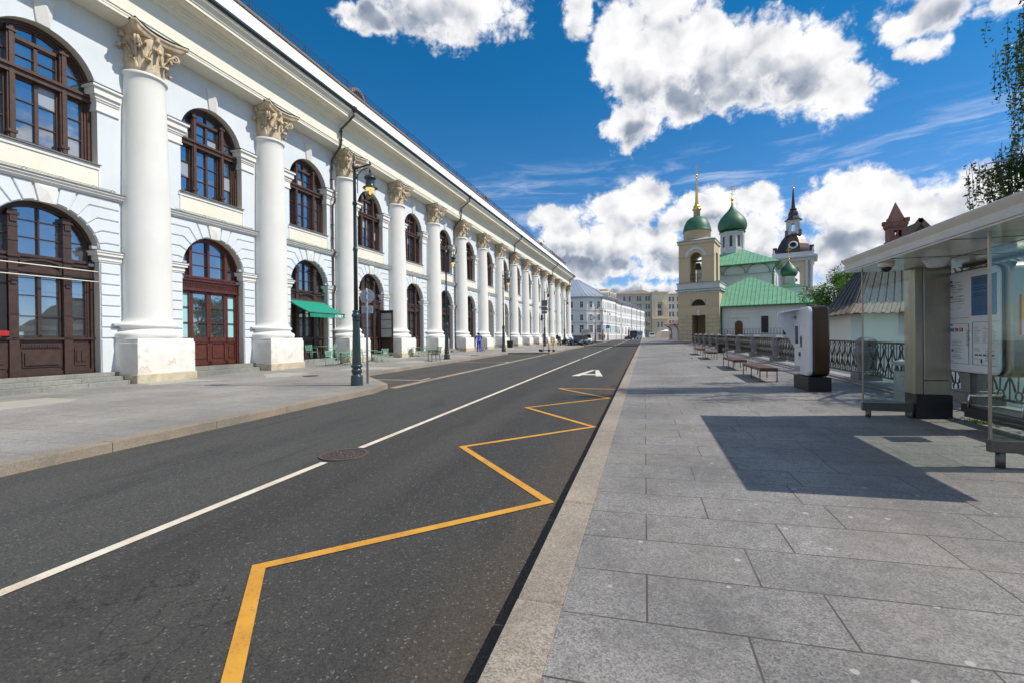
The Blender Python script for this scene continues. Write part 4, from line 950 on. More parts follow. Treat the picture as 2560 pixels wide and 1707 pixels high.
def block_mat():
    t = NT('tower_blocks'); b = t.n('ShaderNodeTexBrick'); b.inputs['Scale'].default_value = 1; b.inputs['Brick Width'].default_value = 1.25; b.inputs['Row Height'].default_value = .52; b.inputs['Mortar Size'].default_value = .022
    v = t.n('ShaderNodeMapping'); v.inputs['Rotation'].default_value = (R(90), 0, 0); t.L.new(t.o, v.inputs[0]); t.L.new(v.outputs[0], b.inputs['Vector'])
    b.inputs['Color1'].default_value = (.57, .46, .30, 1); b.inputs['Color2'].default_value = (.53, .43, .28, 1); b.inputs['Mortar'].default_value = (.26, .20, .12, 1)
    t.set('Base Color', t.mix(t.mr(t.noise(1.5, 5), .3, .7, 0, .35), b.outputs['Color'], (.38, .32, .22))); t.set('Roughness', .85)
block_mat()
def arched_box(m, x0, x1, y0, y1, z0, z1, ox, r, zb, zs, deep=None, axis='y'):
    """box wall whose front and back have an arched opening running through"""
    path = [(ox+r, zb)]+[(ox+r*math.cos(R(a)), zs+r*math.sin(R(a))) for a in range(0, 181, 15)]+[(ox-r, zb)]
    def q(P, y): m.add([(p[0], y, p[1]) for p in P], [tuple(range(len(P)))], False)
    for y in (y0, y1):
        q([(x0, z0), (ox-r, z0), (ox-r, zs), (x0, zs)], y); q([(ox+r, z0), (x1, z0), (x1, zs), (ox+r, zs)], y)
        if zb > z0: q([(ox-r, z0), (ox+r, z0), (ox+r, zb), (ox-r, zb)], y)
        q([(x0, zs), (ox-r, zs), (ox-r, z1), (x0, z1)], y); q([(ox+r, zs), (x1, zs), (x1, z1), (ox+r, z1)], y)
        for a, b in zip(path[1:-2], path[2:-1]): q([a, b, (b[0], z1), (a[0], z1)], y)
    for a, b in zip(path[:-1], path[1:]): m.add([(a[0], y0, a[1]), (b[0], y0, b[1]), (b[0], y1, b[1]), (a[0], y1, a[1])], [(0, 1, 2, 3)], False)
    m.add([(x0, y0, z0), (x0, y1, z0), (x0, y1, z1), (x0, y0, z1)], [(0, 1, 2, 3)]); m.add([(x1, y0, z0), (x1, y1, z0), (x1, y1, z1), (x1, y0, z1)], [(0, 1, 2, 3)]); m.add([(x0, y0, z1), (x1, y0, z1), (x1, y1, z1), (x0, y1, z1)], [(0, 1, 2, 3)])
def onion(c, r, z0, h, n=28):
    pr = [(.80, 0), (.93, .07), (1.0, .18), (1.0, .26), (.94, .38), (.80, .50), (.60, .62), (.42, .71), (.27, .79), (.16, .87), (.085, .94), (.05, 1.0)]
    return [(r*a, z0+h*b) for a, b in pr]
def cross(m, x, y, z, h, w=None):
    w = w or h*.5; t = .028*h/1.5
    m.box(x-t, y-t, z, x+t, y+t, z+h); m.box(x-w/2, y-t, z+h*.62, x+w/2, y+t, z+h*.62+2*t); m.box(x-w/4, y-t, z+h*.82, x+w/4, y+t, z+h*.82+2*t); m.beam((x-w/4, y, z+h*.36), (x+w/4, y, z+h*.26), 2*t, 2*t)
def dentils(m, x0, x1, y, z0, z1, d, step=.26):
    n = int((x1-x0)/step)
    for i in range(n): a = x0+(x1-x0)*(i+.25)/n; m.box(a, y-d, z0, a+(x1-x0)/n*.5, y+.01, z1)
CH = thing('church', 3.68, 55.24, 0, -17, 'white church with green roofs, green onion domes and a beige bell tower with gilded spire', 'church')
# tower
simple('plinth_brown', (.30, .25, .19), .85, .25, 3)
m = MB(); m.box(-.12, -.10, -1, 4.46, 4.2, .95, .02); m.build('tower_plinth', MT['plinth_brown'], CH)
m = MB()
def tw(x0, x1, z0, z1, y0=0, y1=4.0): m.box(x0, y0, z0, x1, y1, z1)
tw(0, 1.47, .9, 3.9); tw(2.9, 4.33, .9, 3.9); m.build('tower_base', MT['tower_blocks'], CH)
m = MB(); tw(0, 1.43, 3.9, 6.40); tw(2.94, 4.33, 3.9, 6.40); m.box(1.43, 0, 5.66, 2.94, 4, 6.40); m.box(1.43, 0, 3.9, 2.94, 4, 4.93)
arch = [(2.18+.72*math.cos(R(a)), 4.95+.70*math.sin(R(a))) for a in range(0, 181, 15)]
for a, b in zip(arch[:-1], arch[1:]): m.add([(a[0], 0, a[1]), (b[0], 0, b[1]), (b[0], 0, 5.67), (a[0], 0, 5.67)], [(0, 1, 2, 3)]); m.add([(a[0], 0, a[1]), (b[0], 0, b[1]), (b[0], .3, b[1]), (a[0], .3, a[1])], [(0, 1, 2, 3)])
m.box(-.02, -.05, 4.90, 1.4, .02, 4.95); m.box(2.96, -.05, 4.90, 4.35, .02, 4.95); m.build('tower_wall', MT['tower_beige'], CH)
m = MB(); m.add([(p[0], .22, p[1]) for p in arch], [tuple(range(len(arch)))]);
for a in range(20, 180, 20): m.beam((2.18, .18, 4.96), (2.18+.7*math.cos(R(a)), .18, 4.95+.68*math.sin(R(a))), .03, .03, (0, 1, 0))
m.build('lunette_window', MT['black'], CH)
m = MB(); m.box(1.47, 3.2, .9, 2.9, 3.3, 3.9); m.box(2.1, .9, .9, 2.9, 1.0, 3.9) if False else None; m.build('passage_wall', MT['tower_beige'], CH)
m = MB(); m.add([(2.02, -.05, 4.45), (2.34, -.05, 4.45), (2.30, -.05, 3.85), (2.06, -.05, 3.85), (2.02, .01, 4.45), (2.34, .01, 4.45), (2.30, .01, 3.85), (2.06, .01, 3.85)], [(0, 1, 2, 3), (0, 4, 5, 1), (1, 5, 6, 2), (2, 6, 7, 3), (3, 7, 4, 0)]); m.box(.6, -.2, .95, 2.3, -.05, 1.08); m.build('keystone', MT['grey_white'], CH)
m = MB(); m.box(-.06, -.06, 6.36, 4.39, 4.06, 6.46); dentils(m, -.1, 4.43, -.06, 6.46, 6.58, .12); m.box(-.22, -.20, 6.58, 4.55, 4.2, 6.74); m.box(-.07, -.07, 6.80, 4.40, 4.07, 7.45); m.box(-.16, -.16, 7.40, 4.49, 4.16, 7.50)
m.build('tower_cornice', MT['grey_white'], CH)
m = MB(); m.box(-.27, -.26, 6.742, 4.60, 4.26, 6.79); m.box(-.2, -.2, 7.502, 4.53, 4.2, 7.54); m.box(-.10, -.10, 12.16, 4.0, 3.9, 12.22); m.build('cornice_flashing', MT['green_trim'], CH)
m = MB(); arched_box(m, .10, 3.84, 0, .70, 7.54, 12.0, 1.92, .62, 7.58, 10.30); arched_box(m, .10, 3.84, 3.0, 3.7, 7.54, 12.0, 1.92, .62, 7.58, 10.30)
m.box(.10, .70, 7.54, .80, 1.2, 12); m.box(.10, 2.5, 7.54, .80, 3.0, 12); m.box(3.14, .70, 7.54, 3.84, 1.2, 12); m.box(3.14, 2.5, 7.54, 3.84, 3.0, 12); m.box(.10, 1.2, 10.9, .8, 2.5, 12); m.box(3.14, 1.2, 10.9, 3.84, 2.5, 12)
m.box(.02, -.08, 10.38, 1.18, .02, 10.48); m.box(2.66, -.08, 10.38, 3.92, .02, 10.48)
m.box(-.02, -.10, 11.88, 3.96, 3.8, 12.16); m.build('belfry', MT['tower_beige'], CH)
m = MB(); m.lathe([(1.46, 12.1), (1.46, 13.50), (1.50, 13.52)], 28, (1.75, 1.75, 0)); m.build('tower_drum', MT['tower_beige'], CH)
m = MB(); m.lathe([(.38, 15.1), (.36, 15.95), (.46, 15.98), (.46, 16.08)], 14, (1.75, 1.75, 0)); m.build('dome_neck', MT['tower_beige'], CH)
m = MB()
P = [(1.92+r*math.cos(R(a)), 10.42+r*math.sin(R(a))) for r, aa in ((1.12, range(0, 181, 15)), (.80, range(180, -1, -15))) for a in aa]; m.prism(P, -.06, .02, 'y'); m.build('archivolt', MT['grey_white'], CH)
m = MB(); m.box(-.05, -.12, 12.222, 3.99, 3.9, 12.26); m.loft([[(-.1, -.15, 12.26), (4.0, -.15, 12.26), (4.0, 3.85, 12.26), (-.1, 3.85, 12.26)], [(.9, .8, 12.65), (3.0, .8, 12.65), (3.0, 2.9, 12.65), (.9, 2.9, 12.65)]], smooth=False); m.build('belfry_roof', MT['grey_sign'], CH)
m = MB(); m.lathe([(1.56, 13.50), (1.52, 13.58), (1.48, 13.9), (1.36, 14.35), (1.12, 14.8), (.80, 15.1), (.42, 15.26), (.38, 15.3)], 28, (1.75, 1.75, 0)); m.build('dome', MT['green_dome'], CH)
m = MB(); c = (1.75, 1.75, 0); m.lathe([(.50, 16.06), (.50, 16.14), (.36, 16.26), (.40, 16.36), (.34, 16.5), (.20, 16.66), (.24, 16.76), (.20, 16.86), (.17, 17.0), (.07, 19.8), (.05, 19.9)], 12, c); m.lathe([(.02, 19.85), (.12, 19.95), (.14, 20.05), (.10, 20.16), (.02, 20.2)], 10, c); cross(m, 1.75, 1.75, 20.15, 1.15, .6); m.build('gilded_spire', MT['gold'], CH)
m = MB(); m.beam((1.92-.6, 1.4, 10.1), (1.92+.6, 1.4, 10.1), .2, .2); m.lathe([(.05, .0), (.22, -.05), (.30, -.5), (.42, -.72), (.40, -.75), (.02, -.6)], 12, (1.92, 1.4, 9.9)); m.build('bell', MT['brown_wood'], CH)
m = MB()
for i in range(9): x = 1.32+i*.15; m.box(x-.012, .1, 7.58, x+.012, .12, 8.5)
m.box(1.3, .09, 8.45, 2.54, .13, 8.5); m.box(1.3, .09, 7.95, 2.54, .13, 7.98); m.build('belfry_railing', MT['iron'], CH)
# lower church with the pyramid roof
m = MB(); y = 1.0; m.box(4.3, y, -2, 13.2, 9.2, 4.72)
for x0, x1, z0, z1 in ((4.35, 13.15, 4.28, 4.34), (4.35, 8.1, 3.86, 3.90), (8.1, 8.14, 3.4, 4.3), (8.1, 10.3, 3.40, 3.44), (10.3, 10.34, 1.6, 3.4), (8.9, 8.93, 3.4, 3.9)): m.box(x0, y-.04, z0, x1, y+.01, z1)
P = [(6.12+r*math.cos(R(a)), 3.60+r*math.sin(R(a))) for r, aa in ((.95, range(0, 181, 15)), (.90, range(180, -1, -15))) for a in aa]; m.prism(P, y-.05, y+.01, 'y')
for x in (5.2, 6.86): m.box(x, y-.10, 1.62, x+.20, y+.01, 3.50)
m.box(5.08, y-.15, 3.5, 7.2, y+.01, 3.60); m.box(5.12, y-.12, 1.62, 5.46, y, 1.80); m.box(6.8, y-.12, 1.62, 7.14, y, 1.80)
dentils(m, 4.35, 13.15, y, 4.58, 4.70, .06, .16); m.build('nave_wall', MT['nave_white'], CH)
m = MB(); m.box(4.3, -.6, -2, 10.7, 1.0, 1.42); m.box(4.3, -.7, 1.42, 10.75, 1.0, 1.60); m.box(10.7, .4, -2, 13.4, 1, 1.1); m.build('terrace', MT['grey_white'], CH)
m = MB()
x = 4.4
while x < 10.5:
    m.tube([(x, -.5, 1.6), (x, -.5, 2.18), (x+.05, -.5, 2.28), (x+.12, -.5, 2.30), (x+.19, -.5, 2.28), (x+.24, -.5, 2.18), (x+.24, -.5, 1.6)], .013, 4); x += .27
m.box(4.3, -.52, 1.72, 10.6, -.48, 1.75); m.box(10.35, -.55, 1.6, 10.65, -.45, 2.35); m.build('terrace_railing', MT['iron_gate'], CH)
def arch_door(x0, x1, z0, z1, mat, name):
    m = MB(); xc, r = (x0+x1)/2, (x1-x0)/2; P = [(x0, z0), (x1, z0)]+[(xc+r*math.cos(R(a)), z1-r+r*math.sin(R(a))) for a in range(0, 181, 20)]; m.prism(P, y-.03, y+.02, 'y')
    for i in range(4): xx = x0+(i+.5)*(x1-x0)/4; m.box(xx-.01, y-.05, z0+.05, xx+.01, y-.02, z1-.3)
    return m.build(name, mat, CH)
arch_door(5.73, 6.50, 1.62, 3.20, MT['old_door'], 'door')
m = MB(); m.box(8.26, y-.04, 1.85, 8.92, y+.02, 3.60); m.build('iron_door', MT['iron_gate'], CH)
m = MB(); ez = 4.78; E = [(-.3, .55, ez), (13.7, .55, ez), (13.7, 9.6, ez), (-.3, 9.6, ez)]; A = (6.85, 5.0, 8.33)
m.add(E+[A], [(0, 1, 4), (1, 2, 4), (2, 3, 4), (3, 0, 4), (3, 2, 1, 0)], False)
for i in range(34):      # standing seams on the slope that faces the street
    x = -.1+i*.41; t_ = (x+.3)/7.15 if x < 6.85 else (13.7-x)/6.85; t_ = max(0, min(1, t_)); m.beam((x, .55, ez+.02), (x+(6.85-x)*0, .55+4.45*t_, ez+.02+3.55*t_), .035, .05)
m.build('lower_roof', MT['green_roof'], CH)
m = MB(); m.box(4.3, .48, ez-.14, 13.8, .60, ez+.01); m.box(13.6, .48, ez-.14, 13.78, 9.6, ez); m.tube([(4.42, .5, 4.7), (4.42, .9, 4.4), (4.42, .93, .5)], .06, 6); m.build('gutter', MT['green_trim'], CH)
# upper church
m = MB(); m.box(.6, 7.3, 4, 9.15, 15, 10.05); y7 = 7.3
for xc in (2.35, 4.92, 7.50):
    P = [(xc+r*math.cos(R(a)), 9.02+r*.88*math.sin(R(a))) for r, aa in ((1.16, range(0, 181, 12)), (1.05, range(180, -1, -12))) for a in aa]; m.prism(P, y7-.14, y7+.01, 'y')
for xc in (3.63, 6.2, 9.0): m.box(xc-.16, y7-.12, 8.86, xc+.16, y7+.01, 9.02)
for z0, z1, d in ((8.82, 8.90, .14), (8.55, 8.62, .08), (7.70, 7.76, .08), (7.1, 7.16, .06)): m.box(.5, y7-d, z0, 9.25, y7+.01, z1)
m.box(5.0, y7-.05, 7.1, 6.3, y7+.01, 8.55); m.build('upper_wall', MT['grey_white'], CH)
m = MB()
for xc in (2.35, 4.92, 7.50):
    P = [(xc+r*math.cos(R(a)), 9.02+r*.88*math.sin(R(a))) for r, aa in ((1.22, range(0, 181, 12)), (1.15, range(180, -1, -12))) for a in aa]; m.prism(P, y7-.17, y7+.01, 'y')
m.box(.5, y7-.17, 8.90, 9.25, y7-.0, 8.94); m.build('zakomara_flashing', MT['green_trim'], CH)
m = MB(); E = [(.1, 6.9, 10.12), (9.8, 6.9, 10.12), (9.8, 15.4, 10.12), (.1, 15.4, 10.12)]; A = (4.6, 11.2, 12.95); m.add(E+[A], [(0, 1, 4), (1, 2, 4), (2, 3, 4), (3, 0, 4), (3, 2, 1, 0)], False)
for i in range(22):
    x = .35+i*.44; t_ = (x-.1)/4.5 if x < 4.6 else (9.8-x)/5.2; m.beam((x, 6.9, 10.14), (x, 6.9+4.3*t_, 10.14+2.83*t_), .035, .05)
m.build('upper_roof', MT['green_roof'], CH)
m = MB(); m.box(0, 6.80, 9.98, 9.9, 6.95, 10.13); m.tube([(9.7, 6.9, 10.0), (9.1, 7.15, 9.4), (9.0, 7.2, 9.0), (9.0, 7.2, 6.8)], .07, 6); m.tube([(.1, 6.9, 10), (.6, 7.1, 9.4), (.7, 7.2, 7)], .07, 6); m.build('gutter', MT['green_trim'], CH)
m = MB(); c = (4.22, 11.2, 0); m.lathe([(1.45, 12.0), (1.45, 12.62), (1.38, 12.68), (1.34, 14.55), (1.44, 14.62), (1.52, 14.78), (1.50, 14.85)], 8, c, smooth=False, a0=R(22.5))
for i in range(8): a = R(22.5+45*i); m.lathe([(.13, 12.65), (.10, 12.75), (.10, 14.4), (.14, 14.55)], 8, (c[0]+1.36*math.cos(a), c[1]+1.36*math.sin(a), 0))
m.build('drum', MT['grey_white'], CH)
m = MB()
for i in range(8): a = R(45*i); m.T = Matrix.Translation((c[0], c[1], 0)) @ Matrix.Rotation(a, 4, 'Z'); m.box(1.18, -.16, 12.9, 1.29, .16, 14.3)
m.T = None; m.build('drum_window', MT['brown_wood'], CH)
m = MB(); m.lathe([(1.56, 14.84), (1.58, 14.9), (1.40, 14.98)]+onion(c, 1.74, 14.95, 3.6), 32, c); m.build('onion_dome', MT['green_dome'], CH)
m = MB(); m.lathe([(.12, 18.4), (.16, 18.5), (.09, 18.8), (.05, 18.95)], 10, c); m.lathe([(.03, 18.9), (.16, 19.02), (.19, 19.16), (.14, 19.3), (.03, 19.38)], 12, c); cross(m, c[0], c[1], 19.35, 1.75, .9); m.build('cross', MT['gold'], CH)
m = MB()
for a in (-.9, .9, 2.2, 4.0): m.tube([(c[0]+.4*math.cos(a), c[1]+.4*math.sin(a), 20.7), (c[0]+1.1*math.cos(a), c[1]+1.1*math.sin(a), 17.2)], .008, 3)
m.build('guy_wire', MT['gold'], CH)
c = (10.46, 11, 0); m = MB(); m.lathe([(.66, 6.5), (.64, 8.6), (.72, 8.7)], 20, c); m.build('small_drum', MT['grey_white'], CH)
m = MB(); m.lathe([(.76, 8.68), (.74, 8.74)]+onion(c, .93, 8.74, 1.95), 24, c); m.build('small_dome', MT['green_dome'], CH)
m = MB(); m.lathe([(.07, 10.6), (.05, 10.9)], 8, c); m.lathe([(.02, 10.85), (.10, 10.95), (.10, 11.05), (.02, 11.15)], 8, c); cross(m, c[0], c[1], 11.1, 1.25, .62); m.build('small_cross', MT['gold'], CH)
m = MB(); m.box(9.15, 8, 4, 12.2, 14, 7.1); m.build('apse_wall', MT['grey_white'], CH)
m = MB(); m.add([(9.2, 7.8, 7.1), (12.4, 7.8, 7.1), (12.4, 14.2, 7.1), (9.2, 14.2, 7.1), (10.6, 11, 7.95)], [(0, 1, 4), (1, 2, 4), (2, 3, 4), (3, 0, 4), (3, 2, 1, 0)]); m.build('apse_roof', MT['green_dome'], CH)
# ------------------------------------------------------------------ second belfry farther back
d_ = 45; bx, by = 3.68+.9563*10+.2924*48, 55.24-.2924*10+.9563*48
BF = thing('belfry_tower', bx, by, 0, -17, 'cream and white belfry with dark brown dome, lantern and spire behind the green-domed church', 'belfry')
k = 1.06; Z = lambda z: 1.5+(z-1.5)*k
m = MB()
for y0, y1 in ((-3, -2.2), (2.2, 3)): arched_box(m, -2.9, 2.9, y0, y1, Z(8), Z(14.7), 0, 1.0, Z(9.5), Z(12.6))
m.box(-2.9, -2.2, Z(8), -2.1, -.9, Z(14.7)); m.box(-2.9, .9, Z(8), -2.1, 2.2, Z(14.7)); m.box(2.1, -2.2, Z(8), 2.9, -.9, Z(14.7)); m.box(2.1, .9, Z(8), 2.9, 2.2, Z(14.7)); m.build('tower_wall', MT['cream_belfry'], BF)
m = MB()
for x in (-2.85, -2.1, 2.1, 2.85):
    for y in (-3.2, 3.2): m.lathe([(.30, Z(8.6)), (.34, Z(8.8)), (.27, Z(8.9)), (.24, Z(13.9)), (.36, Z(14.2)), (.36, Z(14.4))], 10, (x, y, 0))
m.box(-3.3, -3.4, Z(14.4), 3.3, 3.4, Z(14.9)); m.box(-3.8, -3.9, Z(14.9), 3.8, 3.9, Z(15.15)); m.box(-3.6, -3.7, Z(15.15), 3.6, 3.7, Z(15.35)); m.box(-3.2, -3.3, Z(15.35), 3.2, 3.3, Z(15.9)); m.box(-4.4, -4.4, -2, 4.4, 4.4, Z(8.5)); m.box(-4.7, -4.7, Z(8.4), 4.7, 4.7, Z(8.7)); m.box(-3.4, -3.5, Z(9.4), -1.5, -2.9, Z(9.6)); m.box(1.5, -3.5, Z(9.4), 3.4, -2.9, Z(9.6))
for x in (-3.1, 3.1): m.lathe([(.25, 0), (.30, .15), (.15, .3), (.32, .6), (.12, .9), (.2, 1.1), (.03, 1.4)], 8, (x, -3.2, Z(15.3)))
P = [(r*math.cos(R(a)), Z(12.6)+r*math.sin(R(a))) for r, aa in ((1.3, range(0, 181, 15)), (1.02, range(180, -1, -15))) for a in aa]; m.prism(P, -3.12, -2.98, 'y')
m.build('white_columns', MT['grey_white'], BF)
m = MB(); m.lathe([(3.0, Z(15.8)), (3.0, Z(16.4)), (2.9, Z(16.8)), (2.6, Z(17.6)), (2.1, Z(18.5)), (1.4, Z(19.4)), (1.0, Z(19.8))], 8, smooth=False, a0=R(22.5))
for x in (-2.9, 2.9): m.box(x-.35, -3.0, Z(15.8), x+.35, -2.3, Z(17.0))
m.build('dome', MT['brown_dome'], BF)
m = MB(); m.T = Matrix.Translation((0, -2.62, Z(17.3))) @ Matrix.Rotation(R(72), 4, 'X'); m.lathe([(.48, -.1), (.72, -.1), (.78, .06), (.72, .14), (.50, .14)], 20, cap=False); m.T = None; m.build('round_dormer', MT['grey_white'], BF)
m = MB(); m.T = Matrix.Translation((0, -2.60, Z(17.3))) @ Matrix.Rotation(R(72), 4, 'X'); m.lathe([(0, .05), (.52, .05), (.52, -.2)], 16, cap=False); m.T = None; m.build('dormer_glass', MT['black'], BF)
m = MB(); arched_box(m, -.85, .85, -.85, -.55, Z(19.5), Z(22.1), 0, .32, Z(20.1), Z(21.2)); arched_box(m, -.85, .85, .55, .85, Z(19.5), Z(22.1), 0, .32, Z(20.1), Z(21.2))
m.box(-.85, -.6, Z(19.5), -.6, -.3, Z(22.1)); m.box(.6, -.6, Z(19.5), .85, -.3, Z(22.1)); m.box(-1.0, -1.0, Z(21.8), 1.0, 1.0, Z(22.1)); m.box(-1.1, -1.1, Z(19.4), 1.1, 1.1, Z(19.7))
for x in (-1.0, 1.0): m.lathe([(.2, 0), (.15, 1.9), (.22, 2.2)], 8, (x, -.9, Z(19.6)))
m.build('lantern', MT['grey_white'], BF)
m = MB(); m.box(-1.35, -1.2, Z(19.2), -.9, -.8, Z(20.2)); m.box(.9, -1.2, Z(19.2), 1.35, -.8, Z(20.2)); m.build('lantern_pier', MT['brown_roof'], BF)
m = MB(); m.lathe([(1.5, Z(22.05)), (1.45, Z(22.2)), (1.05, Z(22.5)), (.85, Z(22.8)), (.84, Z(23.3)), (.7, Z(23.7)), (.5, Z(23.9)), (.62, Z(24.05)), (.58, Z(24.2)), (.34, Z(24.3)), (.32, Z(24.6)), (.09, Z(27.6))], 8, smooth=False); m.build('spire', MT['brown_dome'], BF)
m = MB(); m.lathe([(.05, Z(27.55)), (.2, Z(27.75)), (.2, Z(27.9)), (.04, Z(28.1))], 8); cross(m, 0, 0, Z(28), 1.5, 1.0); m.build('cross', MT['gold'], BF)
m = MB(); m.lathe([(.02, 2.0), (.55, 1.7), (.62, 1.4), (.3, 1.1), (.02, 1.0)], 14, (0, 2.0, Z(10.2))); m.build('gilded_cupola', MT['gold'], BF)
# ------------------------------------------------------------------ far buildings
def wframe(P, d, z):   # origin P, unit direction d along the wall: matrix with local x along wall, y into the wall
    d = Vector(d).normalized(); return Matrix(((d.x, -d.y, 0, P[0]), (d.y, d.x, 0, P[1]), (0, 0, 1, z), (0, 0, 0, 1)))
def far_window(parent, T, w, h, fr='far_white', gl='far_glass', sill=True, arch=False, hood=False, name='window'):
    m = MB(); m.T = T
    m.box(-w/2-.07, -.05, -.05, -w/2, .06, h+.05); m.box(w/2, -.05, -.05, w/2+.07, .06, h+.05); m.box(-w/2-.07, -.05, h, w/2+.07, .06, h+.08); m.box(-.015, -.045, 0, .015, .04, h); m.box(-w/2, -.045, h*.66, w/2, .04, h*.66+.03)
    if sill: m.box(-w/2-.10, -.10, -.09, w/2+.10, .05, -.01)
    if hood: m.box(-w/2-.16, -.14, h+.2, w/2+.16, .05, h+.30)
    m.mi = 1; m.add([(-w/2, -.035, 0), (w/2, -.035, 0), (w/2, -.035, h), (-w/2, -.035, h)], [(0, 1, 2, 3)])
    return m.build(name, [MT[fr], MT[gl]], parent)
def wall_run(m, a, b, z0, z1, th=.4):
    a = Vector(a); b = Vector(b); d = (b-a).normalized(); n = Vector((-d.y, d.x))
    m.loft([[(p.x, p.y, z0) for p in (a, b, b+n*th, a+n*th)], [(p.x, p.y, z1) for p in (a, b, b+n*th, a+n*th)]], smooth=False)
B2 = thing('curved_white_building', -9, 102, 0, 0, 'long three-storey white building with a silver metal roof and round dormers, beyond the colonnade', 'building')
PL = [(-26, 101.5), (-12.3, 101.6), (-9.0, 103.2), (-7.0, 113.5), (-6.6, 122), (-4.2, 134), (0.0, 160)]
PL = [(x+9, y-102) for x, y in PL]; m = MB()
for a, b in zip(PL[:-1], PL[1:]): wall_run(m, a, b, -1, 10.6)
wall_run(m, PL[-1], (PL[-1][0]-14, PL[-1][1]+5), -1, 10.6); m.build('wall', MT['far_white'], B2)
m = MB()
for z0, z1, o in ((4.78, 4.98, .10), (7.45, 7.58, .07), (10.2, 10.35, .12), (10.35, 10.55, .25), (10.55, 10.68, .42), (1.0, 2.1, .06)):
    for a, b in zip(PL[:-1], PL[1:]):
        A = Vector(a); B = Vector(b); d = (B-A).normalized(); n = Vector((d.y, -d.x)); wall_run(m, A+n*o-d*.1, B+n*o+d*.1, z0, z1, o+.1)
m.build('string_course', MT['far_grey'], B2)
acc = 0
for si, (a, b) in enumerate(zip(PL[:-1], PL[1:])):
    A = Vector(a); B = Vector(b); L_ = (B-A).length; d = (B-A)/L_; step = 2.1 if si < 2 else 1.72; n = max(1, int(L_/step)); n = 2 if si == 1 else n
    for i in range(n):
        if si == 0 and i < n-4: continue
        p = A+d*(L_*(i+.5)/n); nrm = Vector((d.y, -d.x)); q = p+nrm*.03
        for z, h in ((8.2, 1.3), (5.35, 1.28), (2.6, 1.7)):
            if si > 3 and z < 3 and i % 2: continue
            far_window(B2, wframe(q, d, z), .62 if z > 3 else .85, h, hood=False)
EV = [(x+(.5 if i else 0), y-.55) for i, (x, y) in enumerate(PL)]
EV = []
for i, p in enumerate(PL):
    A = Vector(PL[max(0, i-1)]); B = Vector(PL[min(len(PL)-1, i+1)]); d = (B-A).normalized(); n = Vector((d.y, -d.x)); EV.append(Vector(p)+n*.5)
RG = [(-17, 12, 15.6), (-6.3, 11, 15.8), (-5.6, 12, 15.8), (-5.2, 16, 15.4), (-3.9, 24, 14.6), (.4, 36, 14.2), (3.0, 60, 13.6)]
RG = [(-19, 12, 15.6), (-7.2, 10.5, 15.85), (-6.6, 11.5, 15.85), (-5.0, 16, 15.0), (-4.0, 24, 14.4), (-1.4, 35, 14.0), (3.2, 58, 13.4)]
m = MB(); n = 12
for i in range(len(EV)-1):
    for j in range(n):
        u0, u1 = j/n, (j+1)/n; e = [EV[i].lerp(EV[i+1], u) for u in (u0, u1)]; r = [Vector(RG[i]).lerp(Vector(RG[i+1]), u) for u in (u0, u1)]
        m.add([(e[0].x, e[0].y, 10.66), (e[1].x, e[1].y, 10.66), tuple(r[1]), tuple(r[0])], [(0, 1, 2, 3)], False)
m.add([(p.x, p.y, 10.66) for p in EV]+[(-5, 75, 10.66), (-30, 60, 10.66)], [tuple(range(len(EV)+2))]); m.build('roof', MT['silver_roof'], B2)
m = MB()
for i in range(len(EV)-1):
    nn = max(3, int((EV[i+1]-EV[i]).length/.9))
    for j in range(nn):
        e = EV[i].lerp(EV[i+1], j/nn); r = Vector(RG[i]).lerp(Vector(RG[i+1]), j/nn); m.beam((e.x, e.y, 10.68), (r.x, r.y, r.z+.02), .05, .06)
    A, B = EV[i], EV[i+1]
    for k_ in (.0, .22): m.tube([(A.x, A.y, 10.95+k_), (B.x, B.y, 10.95+k_)], .02, 3)
    for j in range(nn): e = A.lerp(B, j/nn); m.box(e.x-.02, e.y-.02, 10.6, e.x+.02, e.y+.02, 11.2)
m.build('roof_seams', MT['silver_seam'], B2)
for u, (x, y) in enumerate(((.95, 7.2), (1.5, 10.2), (2.1, 13.2))):
    m = MB(); T = wframe((x, y), (.17, 1), 11.0); m.T = T; P = [(-.8, 0)]+[(.8*math.cos(R(a)), .6+.8*math.sin(R(a))) for a in range(180, -1, -20)]+[(.8, 0)]; m.prism(P, -.2, 3, 'y'); o = m.build('dormer', MT['far_beige'], B2)
    m = MB(); m.T = T; m.prism([(a*.6, .15+b*.8) for a, b in P], -.24, -.18, 'y'); m.build('dormer_window', MT['far_glass'], o)
m = MB(); m.box(-1.6, 13.2, 11.5, .1, 16.2, 13.3); m.box(-1.8, 13.0, 13.3, .3, 16.4, 13.5); m.build('roof_house', MT['far_beige'], B2)
for i, u in ((0, .62), (1, .9), (3, .2), (4, .2), (5, .1), (5, .42), (5, .66)):
    A, B = Vector(PL[i]), Vector(PL[i+1]); d = (B-A).normalized(); nrm = Vector((d.y, -d.x)); p = A.lerp(B, u); e = p+nrm*.45; w = p+nrm*.12
    m = MB(); m.tube([(e.x, e.y, 10.6), (e.x, e.y, 10.3), (w.x, w.y, 9.6), (w.x, w.y, 1)], .06, 5); m.build('downpipe', MT['dark_metal'], B2)
def far_door(P, d, w, h, z):
    m = MB(); m.T = wframe(P, d, z); m.box(-w/2, -.06, 0, w/2, .05, h); m.build('door', MT['dark_wood'], B2)
A, B = Vector(PL[4]), Vector(PL[5]); d = (B-A).normalized(); far_door(A.lerp(B, .9)+Vector((d.y, -d.x))*.04, d, 1.2, 2.4, 1.3)
